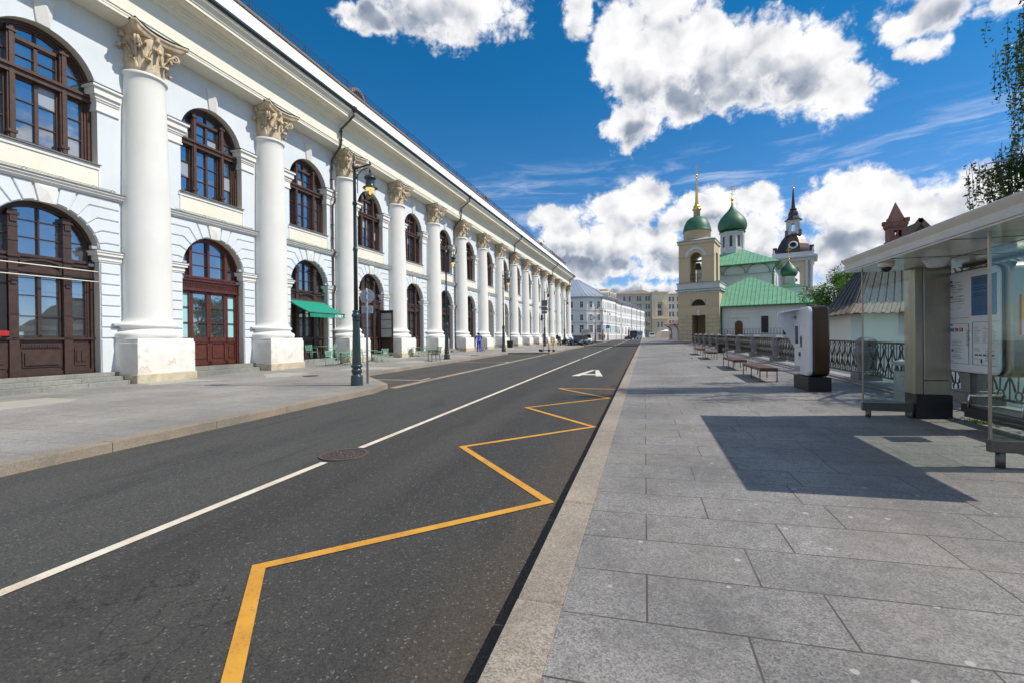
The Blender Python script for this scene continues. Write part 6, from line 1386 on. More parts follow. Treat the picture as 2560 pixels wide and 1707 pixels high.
t = thing('rubbish_bin', 4.36, 29.5, gr(4.3, 29.5), 5, 'black rubbish bin with a raised lid in front of the railing', 'bin')
m = MB(); m.loft([[(-.17, -.15, 0), (.17, -.15, 0), (.17, .15, 0), (-.17, .15, 0)], [(-.19, -.17, .5), (.19, -.17, .5), (.19, .17, .5), (-.19, .17, .5)]], smooth=False); m.build('body', MT['black'], t)
m = MB(); m.box(-.22, -.2, .63, .22, .2, .68, .01); 
for sx in (-1, 1): m.box(sx*.17-.01, -.01, .5, sx*.17+.01, .01, .64)
m.build('lid', MT['dark_metal'], t)
# ------------------------------------------------------------------ ticket machine
simple('kiosk_white', (.72, .73, .76), .28, .05, 2); simple('kiosk_brown', (.065, .032, .014), .22, .2, 2, metal=.3); simple('kiosk_grey', (.30, .31, .33), .3, .1, 3)
kx, ky = 3.29, 10.86; t = thing('ticket_machine', kx, ky, gr(kx, ky), 0, 'white and brown rounded ticket machine on a black stone plinth', 'ticket machine')
m = MB(); m.box(-.02, -.02, -.02, .40, .96, .30, .006); m.build('plinth', MT['black_stone'] if 'black_stone' in MT else MT['black'], t)
def rrect(y0, y1, z0, z1, r, n=6):
    P = []
    for cy, cz, a0 in ((y1-r, z0+r, -90), (y1-r, z1-r, 0), (y0+r, z1-r, 90), (y0+r, z0+r, 180)):
        for i in range(n+1): a = R(a0+90*i/n); P.append((cy+r*math.cos(a), cz+r*math.sin(a)))
    return P
def slab(m, x0, x1, y0, y1, z0, z1, r, bev=.02):
    P = rrect(y0, y1, z0, z1, r); Q = rrect(y0+bev, y1-bev, z0+bev, z1-bev, max(.005, r-bev))
    m.loft([[(x0, a, b) for a, b in Q], [(x0+bev, a, b) for a, b in P], [(x1-bev, a, b) for a, b in P], [(x1, a, b) for a, b in Q]], smooth=False)
m = MB(); slab(m, .07, .385, .0, .95, .315, 1.78, .14, .035); m.build('casing', MT['kiosk_brown'], t, 30)
m = MB(); slab(m, -.01, .075, .005, .945, .32, 1.775, .14, .02); m.build('front_panel', MT['kiosk_white'], t, 30)
m = MB(); P = [(0, 0), (-.02, 1.755), (-.16, 1.74), (-.33, 1.70), (-.36, 1.66), (-.36, 1.56), (-.02, .92)][1:]
P = [(.02, 1.772), (-.14, 1.75), (-.30, 1.715), (-.345, 1.68), (-.355, 1.60), (-.33, 1.50), (-.01, .90), (.02, .90)]
m.prism(P, .90, .945, 'y'); m.prism([(.02, 1.772), (-.14, 1.75), (-.30, 1.715), (-.30, 1.68), (-.14, 1.71), (.02, 1.73)], .55, .90, 'y'); m.build('visor', MT['kiosk_white'], t)
m = MB(); m.box(-.028, .54, .92, -.009, .86, 1.44, .004); m.box(-.020, .36, .88, -.009, .50, 1.20, .004); m.build('screen_frame', MT['kiosk_grey'] if False else MT['kiosk_white'], t)
m = MB(); m.box(-.032, .60, .99, -.026, .80, 1.38); m.box(-.026, .385, .92, -.018, .475, 1.16); m.box(-.016, .50, .72, -.009, .62, .82, .002); m.build('screen', MT['dark_glass'], t)
m = MB(); m.box(-.014, .55, .38, -.009, .93, .50); m.box(-.014, .52, .66, -.009, .60, .69); m.build('label_plate', MT['kiosk_grey'], t)
m = MB(); 
def yring(m, y, z, r, x): m.tube([(x, y+r*math.cos(R(a)), z+r*math.sin(R(a))) for a in range(0, 361, 45)], .007, 4)
yring(m, .86, 1.575, .03, -.014); m.box(-.016, .77, 1.59, -.010, .81, 1.60); m.box(-.016, .785, 1.54, -.010, .795, 1.60); m.box(-.016, .74, 1.52, -.010, .80, 1.535); m.build('logo', MT['red_cloth'], t)
m = MB(); m.box(.10, .40, 1.775, .25, .60, 1.81, .01); m.build('aerial', MT['black'], t)
# ------------------------------------------------------------------ bus shelter
simple('shelter_roof', (.66, .61, .53), .42, .08, 2); simple('shelter_soffit', (.70, .71, .66), .14, .05, 2)
def steel():
    t = NT('brushed_steel'); n_ = t.noise(1, 3, .6, t.sc((60, 60, 2.5))); t.set('Base Color', t.mix(n_, (.33, .29, .235), (.46, .41, .34))); t.set('Metallic', .85); t.set('Roughness', .34); t.bump(n_, .06, .005)
steel(); simple('dark_steel', (.15, .135, .12), .4, .2, 8, metal=.7)
SX, SY = 2.90, 4.50; gs = gr(3.5, 6.2)
SH = thing('bus_shelter', SX, SY, 0, 0, 'glass and steel bus shelter with a pale flared roof on the right pavement', 'bus shelter')
X = lambda x: x-SX; Yl = lambda y: y-SY
m = MB(); x0, x1, y0, y1 = X(2.90), X(4.30), 0, Yl(8.05)
def rring(e, z): return [(x0+e, y0+e, z), (x1-e, y0+e, z), (x1-e, y1-e, z), (x0+e, y1-e, z)]
m.loft([rring(0, 2.46), rring(.015, 2.50), rring(.012, 2.545), rring(-.015, 2.59), rring(-.025, 2.615), rring(-.02, 2.63), rring(.1, 2.66)], smooth=False); m.build('roof', MT['shelter_roof'], SH)
m = MB(); m.box(x0+.02, y0+.02, 2.44, x1-.02, y1-.02, 2.458); m.build('soffit', MT['shelter_soffit'], SH)
m = MB(); 
for yy in (Yl(5.6), Yl(6.75)): m.box(x0+.03, yy-.004, 2.436, x1-.03, yy+.004, 2.441)
m.box(x0+.75, y0, 2.436, x0+.758, y1-.03, 2.441); m.build('soffit_joint', MT['dark_metal'], SH)
m = MB(); a, b = Yl(7.80), Yl(8.08); m.box(X(3.68), a, .66, X(3.775), b, 2.44, .004); m.box(X(3.78), a-.01, .86, X(4.10), b, 2.44, .006); m.box(X(3.78), a-.01, .66, X(4.10), b, .855, .004); m.build('steel_pylon', MT['brushed_steel'], SH)
m = MB(); m.box(X(3.69), a-.005, gs-.05, X(4.11), b+.01, .655); m.build('pylon_base', MT['black'], SH)
def pane(name, P, mat='shelter_glass', th=.012, axis='y'):
    m = MB(); (xa, ya, za), (xb, yb, zb_) = P; m.box(X(xa), Yl(ya), za, X(xb), Yl(yb), zb_); return m.build(name, MT[mat], SH)
pane('end_glass', ((3.075, 7.86, .52), (3.68, 7.872, 2.45))); pane('near_end_glass', ((3.045, 5.24, .53), (4.22, 5.252, 2.45)))
pane('back_glass', ((4.24, 5.26, .56), (4.252, 6.50, 2.44))); pane('back_glass', ((4.24, 6.53, .56), (4.252, 7.78, 2.44)))
m = MB(); m.box(X(3.06), Yl(7.84), .40, X(3.69), Yl(7.90), .52, .004); m.box(X(3.03), Yl(5.21), .42, X(4.25), Yl(5.28), .53, .004); m.box(X(4.20), Yl(5.2), .44, X(4.28), Yl(7.8), .56, .004); m.box(X(4.22), Yl(5.2), 2.40, X(4.27), Yl(7.8), 2.44); m.box(X(4.215), Yl(7.60), .56, X(4.27), Yl(7.63), 2.4)
m.build('glass_rail', MT['dark_steel'], SH)
for x, y, z in ((3.14, 7.87, .42), (3.12, 5.25, .43), (4.24, 5.25, .44), (3.66, 7.87, .42)): m = MB(); m.lathe([(.035, gr(x, y)-.02), (.035, z)], 10, (X(x), Yl(y), 0)); m.build('leg', MT['dark_steel'], SH)
m = MB(); m.box(X(3.035), Yl(5.235), .5, X(3.053), Yl(5.258), 2.44); m.box(X(3.066), Yl(7.855), .5, X(3.082), Yl(7.876), 2.44); m.build('glass_post', MT['brushed_steel'], SH)
# information board
BXx = 4.12
m = MB()
def slabx(m, xa, xb, y0, y1, z0, z1, r): slab(m, X(xa), X(xb), Yl(y0), Yl(y1), z0, z1, r, .02)
slabx(m, 4.13, 4.30, 6.76, 7.92, .98, 2.36, .13); ob = m.build('information_board', MT['brushed_steel'], SH, 30)
m = MB(); slabx(m, 4.10, 4.14, 6.86, 7.93, .985, 2.345, .12); m.build('board_frame', MT['black'], ob)
m = MB(); slabx(m, 4.085, 4.115, 6.87, 7.915, 1.0, 2.33, .11); m.build('board_face', MT['white_paint'], ob)
def on_board(m, u0, u1, v0, v1, d=.0865):     # u across (0 at the far left edge, 1 at right), v up
    y = lambda u: Yl(7.90-u*1.01); z = lambda v: 1.0+v*1.33; m.box(X(4.085)-.003-d*0, y(u0), z(v0), X(4.085)+.002, y(u1), z(v1))
simple('poster_blue', (.05, .16, .34), .3, .25, 1.2); simple('ink', (.05, .05, .06), .5, .1, 9); simple('ink_grey', (.14, .15, .17), .5, .1, 9); simple('teal_sign', (.02, .30, .34), .4, .1, 9); simple('red_sign', (.55, .03, .04), .4, .1, 9); simple('sheet_white', (.66, .66, .70), .35, .04, 3)
m = MB(); on_board(m, .53, .97, .55, .93); m.build('blue_poster', MT['poster_blue'], ob)
def ob2(m, u0, u1, v0, v1, o=.0): y = lambda u: Yl(7.90-u*1.01); z = lambda v: 1.0+v*1.33; m.box(X(4.085)-.0055-o, y(u0), z(v0), X(4.085), y(u1), z(v1))
m = MB(); rr = random.Random(3)
def lines(u0, u1, v0, v1, step, h=.003, dens=.8):
    v = v1
    while v > v0:
        if rr.random() < dens: ob2(m, u0, u0+(u1-u0)*rr.uniform(.35, 1), v-h, v)
        v -= step
lines(.12, .40, .70, .90, .024, .003, .75); lines(.28, .40, .62, .88, .02, .003); lines(.12, .20, .62, .86, .026); lines(.14, .36, .12, .36, .016); lines(.44, .50, .25, .42, .014, .005, .9); lines(.58, .70, .28, .44, .016); lines(.74, .84, .28, .44, .016); lines(.88, .97, .28, .44, .016); lines(.58, .70, .14, .24, .02); lines(.78, .95, .12, .24, .022)
for a, b, c, d in ((.10, .48, .535, .538), (.10, .48, .08, .083), (.10, .103, .08, .48), (.477, .48, .08, .48), (.10, .48, .477, .48), (.55, .97, .08, .083), (.55, .553, .08, .49), (.55, .97, .487, .49), (.10, .102, .54, .93)): ob2(m, a, b, c, d)
m.build('timetable_print', MT['ink_grey'], ob)
m = MB(); ob2(m, .12, .15, .905, .925); ob2(m, .13, .15, .46, .475); ob2(m, .14, .155, .20, .225); ob2(m, .70, .72, .10, .14); 
for i in range(5): ob2(m, .60+.07*i, .64+.07*i, .17, .185)
m.build('timetable_icon', MT['ink'], ob)
m = MB(); ob2(m, .12, .185, .40, .435); ob2(m, .12, .165, .865, .885); m.build('teal_pictogram', MT['teal_sign'], ob)
m = MB(); ob2(m, .21, .27, .40, .435); ob2(m, .30, .365, .40, .435); ob2(m, .12, .16, .745, .765); ob2(m, .12, .17, .10, .106); m.build('red_pictogram', MT['red_sign'], ob)
def board_text(s, u, v, size, mat, o=.007, name='lettering'):
    # reads left to right for someone on the road side
    mt = Matrix.Translation((X(4.085)-o, Yl(7.90-u*1.01), 1.0+v*1.33)) @ Matrix.Rotation(R(-90), 4, 'Z') @ Matrix.Rotation(R(90), 4, 'X'); return lettering(s, size, MT[mat], ob, mt, name, .001)
board_text('M', .313, .403, .052, 'sheet_white'); board_text('E', .225, .403, .045, 'sheet_white')
m = MB(); 
for i, v in enumerate((.90, .88, .86, .82, .80, .76, .74)): ob2(m, .57, .57+(.30, .24, .33, .2, .28, .31, .22)[i], v-.004, v+.002)
for i, v in enumerate((.64, .62, .60)): ob2(m, .60, .90-.05*i, v-.003, v)
m.build('poster_print', MT['ink'], ob)
# yellow and red notice stuck on the rear glass
m = MB(); m.box(X(4.16), Yl(6.70), 1.48, X(4.165), Yl(6.665), 1.95); m.build('notice_edge', MT['red_sign'], SH)
m = MB(); m.box(X(4.158), Yl(6.66), 1.66, X(4.163), Yl(6.42), 1.95); nt_ = m.build('yellow_notice', MT['sign_yellow'], SH)
m = MB(); m.box(X(4.158), Yl(6.66), 1.48, X(4.163), Yl(6.42), 1.655); m.build('white_notice', MT['sheet_white'], SH)
m = MB(); 
for i, (v, w_) in enumerate(((1.91, .18), (1.87, .1), (1.83, .24), (1.81, .2), (1.77, .22), (1.75, .18), (1.70, .1))): m.box(X(4.154), Yl(6.60-w_*.8), v, X(4.158), Yl(6.60), v+(.018 if i in (0, 2, 3) else .006))
m.build('notice_print', MT['ink'], nt_)
# seat, dome camera, lamp
m = MB(); 
for i in range(5): m.box(X(3.88+i*.07), Yl(5.4), .57, X(3.93+i*.07), Yl(7.1), .60, .004)
m.box(X(3.86), Yl(5.4), .47, X(3.89), Yl(7.1), .58); m.build('seat', MT['black'], SH)
for yy in (7.05, 6.2): m = MB(); m.tube([(X(3.88), Yl(yy), .6), (X(3.88), Yl(yy), .74), (X(4.2), Yl(yy), .74)], .016, 6); m.build('armrest', MT['chrome'], SH)
m = MB(); m.lathe([(.085, 2.44), (.085, 2.39), (.07, 2.37)], 14, (X(3.02), Yl(7.05), 0)); oc = m.build('security_camera', MT['shelter_roof'], SH); m = MB(); m.lathe([(.06, 2.375), (.055, 2.34), (.03, 2.315), (.0, 2.31)], 12, (X(3.02), Yl(7.05), 0)); m.build('camera_dome', MT['dark_glass'], oc)
m = MB(); m.lathe([(.14, 2.44), (.13, 2.42), (.09, 2.35), (.08, 2.335), (.0, 2.33)], 14, (X(3.5), Yl(6.95), 0)); m.build('ceiling_lamp', MT['sheet_white'], SH)
# round bin behind the end glass
bx_, by_ = 4.40, 9.55; t = thing('rubbish_bin', bx_, by_, gr(bx_, by_), 0, 'pale grey ribbed round bin with an open top, seen through the shelter glass', 'bin')
simple('bin_grey', (.36, .38, .37), .5, .1, 6, metal=.2)
m = MB(); pr = [(.19, 0)]
for i in range(6): pr += [(.195, .02+i*.085), (.195, .09+i*.085), (.19, .095+i*.085)]
m.lathe(pr+[(.19, .53), (.17, .53), (.17, .1), (0, .1)], 24, cap=False, smooth=False); m.build('body', MT['bin_grey'], t)
m = MB(); m.lathe([(.21, .63), (.22, .65), (.20, .69), (.12, .72), (.12, .70), (.19, .66), (.20, .64)], 24, cap=False); 
for a in range(4): q = R(45+90*a); m.tube([(.17*math.cos(q), .17*math.sin(q), .5), (.18*math.cos(q), .18*math.sin(q), .65)], .012, 4)
m.build('lid', MT['bin_grey'], t)
m = MB(); m.lathe([(.10, .50), (.10, .68), (.09, .70), (0, .70)], 12); m.build('ashtray', MT['dark_metal'], t)
# ------------------------------------------------------------------ people
def skinned(name, verts, edges, radii, mat, parent=None, root=0, sub=1):
    me = bpy.data.meshes.new(name); me.from_pydata([(x*S, y*S, z*S) for x, y, z in verts], edges, []); o = bpy.data.objects.new(name, me); col.objects.link(o)
    md = o.modifiers.new('skin', 'SKIN'); md.use_smooth_shade = True
    for i, r in enumerate(radii):
        sv_ = me.skin_vertices[0].data[i]; r = r if isinstance(r, tuple) else (r, r); sv_.radius = (r[0]*S, r[1]*S); sv_.use_root = (i == root)
    ms = o.modifiers.new('sub', 'SUBSURF'); ms.levels = sub; ms.render_levels = sub
    dg = bpy.context.evaluated_depsgraph_get(); dg.update(); nm = bpy.data.meshes.new_from_object(o.evaluated_get(dg)); bpy.data.objects.remove(o)
    nm.materials.clear(); nm.materials.append(mat)
    for p in nm.polygons: p.use_smooth = True; p.material_index = 0
    o = bpy.data.objects.new(name, nm); col.objects.link(o); o.parent = parent; return o
def person(x, y, z, rz, h, label, top, bottom, hair='hair', pose='stand', sleeves='long', shoes='black', dress=False):
    """a figure facing local -Y; proportions for a height of 1 unit, scaled by h"""
    t = thing('person', x, y, z, rz, label, 'person'); k = h
    P = {'pel': (0, 0, .52), 'waist': (0, 0, .61), 'chest': (0, -.01, .74), 'neck': (0, 0, .835), 'neck2': (0, -.008, .868), 'head': (0, -.018, .91), 'crown': (0, -.012, .965),
         'hl': (.055, 0, .50), 'kl': (.065, -.01, .28), 'al': (.07, .015, .05), 'tl': (.075, -.085, .02), 'hr': (-.055, 0, .50), 'kr': (-.065, -.01, .28), 'ar': (-.07, .015, .05), 'tr': (-.075, -.085, .02),
         'sl': (.115, 0, .80), 'el': (.145, .01, .63), 'wl': (.15, -.05, .49), 'sr': (-.115, 0, .80), 'er': (-.145, .01, .63), 'wr': (-.15, -.05, .49)}
    if pose == 'walk': P.update(kl=(.06, -.10, .30), al=(.065, -.12, .06), tl=(.07, -.21, .05), kr=(-.06, .03, .28), ar=(-.065, .15, .09), tr=(-.07, .10, .02), el=(.14, .06, .63), wl=(.14, .02, .50), er=(-.14, -.05, .64), wr=(-.12, -.16, .56))
    if pose == 'push': P.update(chest=(0, -.07, .73), waist=(0, -.02, .61), neck=(0, -.11, .81), neck2=(0, -.13, .84), head=(0, -.155, .875), crown=(0, -.155, .93), sl=(.115, -.09, .78), sr=(-.115, -.09, .78), el=(.15, -.17, .66), wl=(.11, -.28, .60), er=(-.15, -.17, .66), wr=(-.11, -.28, .60),
        kl=(.06, -.09, .29), al=(.06, -.06, .06), tl=(.06, -.16, .03), kr=(-.06, .04, .29), ar=(-.06, .14, .08), tr=(-.06, .07, .02))
    if pose == 'phone': P.update(el=(.14, -.03, .64), wl=(.05, -.13, .70), er=(-.14, -.03, .64), wr=(-.04, -.13, .70), head=(0, -.03, .905))
    names = list(P); V_ = [tuple(c*k for c in P[n]) for n in names]; ix = {n: i for i, n in enumerate(names)}
    E = [('pel', 'waist'), ('waist', 'chest'), ('chest', 'neck'), ('neck', 'neck2'), ('neck2', 'head'), ('head', 'crown'), ('pel', 'hl'), ('hl', 'kl'), ('kl', 'al'), ('al', 'tl'), ('pel', 'hr'), ('hr', 'kr'), ('kr', 'ar'), ('ar', 'tr'), ('chest', 'sl'), ('sl', 'el'), ('el', 'wl'), ('chest', 'sr'), ('sr', 'er'), ('er', 'wr')]
    Rr = dict(pel=(.075, .055), waist=(.068, .05), chest=(.085, .058), neck=.035, neck2=.030, head=(.046, .056), crown=.036, hl=.055, kl=.034, al=.022, tl=.018, hr=.055, kr=.034, ar=.022, tr=.018, sl=.034, el=.025, wl=.017, sr=.034, er=.025, wr=.017)
    def hand(w, e, s):       # palm, four fingers and a thumb, slightly curled
        w = Vector(P[w]); d = (w-Vector(P[e])).normalized(); side = Vector((s, 0, 0)); up = d.cross(side).normalized(); base = len(V_)
        palm = w+d*.035; pts = [palm]; ed = [(ix_w, base)]
        V_.append(tuple(palm*k)); E2.append((names.index(wn), base)); R2[base] = .017*k
        for j, (off, ln) in enumerate(((-.018, .036), (-.006, .042), (.006, .040), (.018, .030))):
            a = palm+up*off+d*ln*.55; b = palm+up*off*1.1+d*ln-side*.010*1; i0 = len(V_); V_.append(tuple(a*k)); V_.append(tuple(b*k)); E2.append((base, i0)); E2.append((i0, i0+1)); R2[i0] = .0055*k; R2[i0+1] = .005*k
        a = w+d*.012-up*.020; b = w+d*.034-up*.034-side*.008; i0 = len(V_); V_.append(tuple(a*k)); V_.append(tuple(b*k)); E2.append((base, i0)); E2.append((i0, i0+1)); R2[i0] = .007*k; R2[i0+1] = .006*k
    E2 = []; R2 = {}
    for wn, en, s in (('wl', 'el', 1), ('wr', 'er', -1)): ix_w = ix[wn]; hand(wn, en, s)
    ee = [(ix[a], ix[b]) for a, b in E]+E2; rad = []
    for i in range(len(V_)):
        r = R2.get(i)
        if r is None: q = Rr[names[i]]; r = tuple(c*k*.93 for c in q) if isinstance(q, tuple) else q*k*.93
        rad.append(r)
    body = skinned('body', V_, ee, rad, MT['skin'], t)
    hd = Vector(P['head'])
    m = MB(); m.T = Matrix.Translation(Vector(P['head'])*k+Vector((0, .012*k, .012*k))) @ Matrix.Diagonal((.054*k, .062*k, .070*k, 1)); m.lathe([(.30, -.95), (.80, -.6), (1, -.1), (.95, .3), (.72, .7), (.35, .95), (.02, 1.0)], 12, cap=True); hm = m.build('hair', MT[hair], t)
    m = MB(); 
    for s in (-1, 1): m.lathe([(.001, -.006*k), (.006*k, 0), (.001, .006*k)], 6, tuple(Vector((s*.018, hd.y-.052, hd.z+.002))*k))
    m.build('eyes', MT['black'], t)
    def cloth(name, js, es, gr_, mat):
        vv = [tuple(c*k for c in P[j]) for j in js]; rr = []
        for j in js: q = Rr[j]; rr.append(tuple(c*k*.93+gr_*k for c in q) if isinstance(q, tuple) else q*k*.93+gr_*k)
        skinned(name, vv, [(js.index(a), js.index(b)) for a, b in es], rr, MT[mat], t)
    arms = [('chest', 'sl'), ('sl', 'el'), ('chest', 'sr'), ('sr', 'er')]; js = ['waist', 'pel', 'chest', 'neck', 'sl', 'el', 'sr', 'er']
    if sleeves == 'long': arms += [('el', 'wl'), ('er', 'wr')]; js += ['wl', 'wr']
    cloth('shirt' if not dress else 'dress', js, [('pel', 'waist'), ('waist', 'chest'), ('chest', 'neck')]+arms, .011, top)
    if dress:
        m = MB(); m.lathe([(.075*k, .60*k), (.10*k, .45*k), (.15*k, .22*k), (.14*k, .21*k)], 14, cap=False); m.build('skirt', MT[top], t)
    else: cloth('trousers', ['pel', 'hl', 'kl', 'al', 'hr', 'kr', 'ar'], [('pel', 'hl'), ('hl', 'kl'), ('kl', 'al'), ('pel', 'hr'), ('hr', 'kr'), ('kr', 'ar')], .012, bottom)
    for a, b in (('al', 'tl'), ('ar', 'tr')):
        A = Vector(P[a])*k; B = Vector(P[b])*k; m = MB(); d = (B-A); m.tube([A-d*.35-Vector((0, 0, .02*k)), A+d*.3-Vector((0, 0, .015*k)), B], [.026*k, .028*k, .018*k], 8); m.build('shoe', MT[shoes], t)
    return t
g = lambda y: gz(0, y, .13)
person(-12.9, 34.6, g(34.6), 200, 1.62, 'man in blue overalls seen from behind leaning on a trolley by the colonnade', 'blue_cloth', 'blue_cloth', pose='push')
t = thing('trolley', -12.75, 35.15, g(35), 15, 'small grey hand trolley pushed by the man in blue overalls', 'trolley')
m = MB(); m.box(-.15, -.1, .08, .15, .1, .46, .02); m.build('body', MT['grey_sign'], t); m = MB(); m.tube([(-.13, -.12, .4), (-.13, -.25, .86), (.13, -.25, .86), (.13, -.12, .4)], .012, 5); m.build('handle', MT['dark_metal'], t)
for x_ in (-.12, .12): m = MB(); m.T = Matrix.Translation((x_, 0, .06)) @ Matrix.Rotation(R(90), 4, 'Y'); m.lathe([(.06, -.02), (.06, .02)], 10); m.build('wheel', MT['rubber'], t)
person(-14.2, 76, g(76), 160, 1.44, 'person in a black top and blue jeans walking by the last columns', 'black_cloth', 'jeans', pose='phone', sleeves='short', shoes='white_paint')
person(-9.4, 88, g(88), 30, 1.42, 'person in a pale pink top standing behind the parked white car', 'white_cloth', 'white_cloth', pose='stand')
person(-8.95, 96, g(96), 200, 1.45, 'person in a long red dress on the far pavement beyond the white car', 'red_cloth', 'red_cloth', pose='walk', dress=True)
person(-8.5, 101, g(101), 10, 1.40, 'small far person in dark red standing behind the second lamp past the clock', 'red_cloth', 'black_cloth', pose='stand')
t = thing('flag_figure', 4.05, 73.5, gr(3, 73.5)+.1, 0, 'small red and blue striped banner on a short pole by the low white house', 'banner')
m = MB(); m.tube([(0, 0, 0), (0, 0, 1.55)], .02, 5); m.build('pole', MT['grey_pole'], t)
m = MB(); m.loft([[(-.02, 0, .2), (-.02, .03, .2), (-.4, .03, .25), (-.4, 0, .25)], [(-.02, 0, .85), (-.02, .03, .85), (-.35, .03, .8), (-.35, 0, .8)], [(-.02, 0, 1.1), (-.02, .03, 1.1), (-.2, .03, 1.05), (-.2, 0, 1.05)]], smooth=False); m.build('red_cloth', MT['orange'], t)
m = MB(); m.prism([(-.02, 1.1), (-.2, 1.08), (-.06, 1.5), (-.02, 1.5)], 0, .03, 'y'); m.build('blue_cloth', MT['sign_blue'], t)
# ------------------------------------------------------------------ vehicles
def carpaint(name, c, metal=.3):
    t = NT(name); t.set('Base Color', (*c, 1)); t.set('Roughness', .28); t.set('Metallic', metal); t.set('Coat Weight', .7); t.set('Coat Roughness', .05); return t.m
carpaint('paint_navy', (.010, .016, .035)); carpaint('paint_grey', (.085, .080, .095)); carpaint('paint_white', (.75, .75, .74), 0); carpaint('paint_bus', (.01, .13, .42), .1); carpaint('paint_blue', (.005, .16, .40), .2)
emis('headlight_glass', (.55, .6, .65), .05)
def wheel(parent, x, y, r, w):
    m = MB(); m.T = Matrix.Translation((x, y, r)) @ Matrix.Rotation(R(90), 4, 'Y'); m.lathe([(r*.62, -w/2), (r*.93, -w/2), (r, -w/2+.02), (r, w/2-.02), (r*.93, w/2), (r*.62, w/2)], 20, cap=False); ty = m.build('wheel', MT['rubber'], parent)
    m = MB(); m.T = Matrix.Translation((x, y, r)) @ Matrix.Rotation(R(90), 4, 'Y'); m.lathe([(.0, -w*.40), (r*.2, -w*.42), (r*.62, -w*.30), (r*.66, -w*.48), (r*.66, w*.48), (r*.62, w*.30), (r*.2, w*.42), (0, w*.40)], 12, smooth=False); m.build('rim', MT['chrome'], ty)
def car(x, y, rz, L_, W, H, paint, label, suv=0):
    t = thing('parked_car', x, y, prof(y), rz, label, 'car', 'cars parked along the kerb'); w = W/2
    # stations along the length (front at -Y): y, half width, floor, shoulder, roof
    z0 = .16; sh = H*(.60 if not suv else .58)
    st = [(0, .80, .30, sh*.70), (.03, .90, .22, sh*.80), (.10, .97, z0, sh*.88), (.24, 1.0, z0, sh*.97), (.30, 1.0, z0, sh), (.75, 1.0, z0, sh*1.02), (.92, .97, z0, sh*1.0), (.98, .90, .22, sh*.92), (1.0, .84, .30, sh*.82)]
    m = MB(); rings = []
    for u, kw, za, zb_ in st:
        hw = w*kw; yy = -L_/2+u*L_; rings.append([(-hw*.90, yy, za), (-hw, yy, za+.10), (-hw, yy, zb_*.72), (-hw*.96, yy, zb_*.92), (-hw*.84, yy, zb_), (hw*.84, yy, zb_), (hw*.96, yy, zb_*.92), (hw, yy, zb_*.72), (hw, yy, za+.10), (hw*.90, yy, za)])
    m.loft(rings, smooth=True); body = m.build('body', MT[paint], t, 35)
    rf = (.30, .44, .78, .93) if not suv else (.27, .38, .88, .97)
    def yy(u): return -L_/2+u*L_
    gh = [(yy(rf[0]), sh*.97, .86), (yy(rf[1]), H, .66), (yy(rf[2]), H*.985, .66), (yy(rf[3]), sh*.99, .82)]
    a, b, c, d = gh
    def sec(q): return [(-w*q[2], q[0], q[1]), (w*q[2], q[0], q[1])]
    m = MB(); A, B, C_, D = map(sec, gh)
    m.add([A[0], A[1], B[1], B[0]], [(0, 1, 2, 3)], False); m.add([D[0], D[1], C_[1], C_[0]], [(0, 1, 2, 3)], False)
    for s in (0, 1): m.add([A[s], B[s], C_[s], D[s]], [(0, 1, 2, 3)], False)
    m.build('windows', MT['dark_glass'], body)
    m = MB(); m.loft([[(-w*.67, b[0]-.03, H-.03), (w*.67, b[0]-.03, H-.03), (w*.62, b[0]+.06, H+.02), (-w*.62, b[0]+.06, H+.02)], [(-w*.67, c[0]+.03, H-.04), (w*.67, c[0]+.03, H-.04), (w*.62, c[0]-.03, H+.01), (-w*.62, c[0]-.03, H+.01)]], smooth=False)
    for s in (0, 1):
        for p, q in ((A[s], B[s]), (C_[s], D[s])): m.beam(p, q, .06, .05)
        mid = (A[s][0]*.5+B[s][0]*.5, (b[0]+c[0])/2, H*.985); m.beam((w*.85*(1 if s else -1), (b[0]+c[0])/2+.05, sh), (w*.67*(1 if s else -1), (b[0]+c[0])/2, H-.02), .05, .04)
    m.build('roof', MT[paint], body)
    for s in (-1, 1):
        m = MB(); m.loft([[(s*w*.50, -L_/2+.02, sh*.56), (s*w*.88, -L_/2+.07, sh*.60), (s*w*.90, -L_/2+.10, sh*.74), (s*w*.52, -L_/2+.05, sh*.70)], [(s*w*.50, -L_/2-.03, sh*.57), (s*w*.86, -L_/2+.01, sh*.61), (s*w*.87, -L_/2+.04, sh*.72), (s*w*.52, -L_/2-.0, sh*.69)]], smooth=False); m.build('headlight', MT['headlight_glass'], t)
        m = MB(); m.box(s*w*1.0, yy(rf[0])+.08, sh*.93, s*w*1.14, yy(rf[0])+.16, sh*1.06, .02); m.build('mirror', MT[paint], t)
        wheel(t, s*(w-.07), yy(.18), .265, .18); wheel(t, s*(w-.07), yy(.81), .265, .18)
    m = MB(); m.box(-w*.45, -L_/2-.035, sh*.40, w*.45, -L_/2+.05, sh*.66, .02); m.box(-w*.75, -L_/2-.02, sh*.26, w*.75, -L_/2+.06, sh*.36, .02); m.build('grille', MT['black'], t)
    m = MB(); m.box(-.21, -L_/2-.045, sh*.33, .21, -L_/2-.03, sh*.42); m.build('number_plate', MT['white_paint'], t)
    return t
car(-8.5, 59.3, 4, 3.7, 1.5, 1.22, 'paint_navy', 'dark navy car parked right behind the motorcycles'); car(-8.6, 65.6, 3, 3.7, 1.5, 1.22, 'paint_grey', 'grey saloon car parked between the navy car and the white one'); car(-8.65, 72.2, 3, 3.9, 1.56, 1.38, 'paint_white', 'white car parked farthest along the kerb bay', 1)
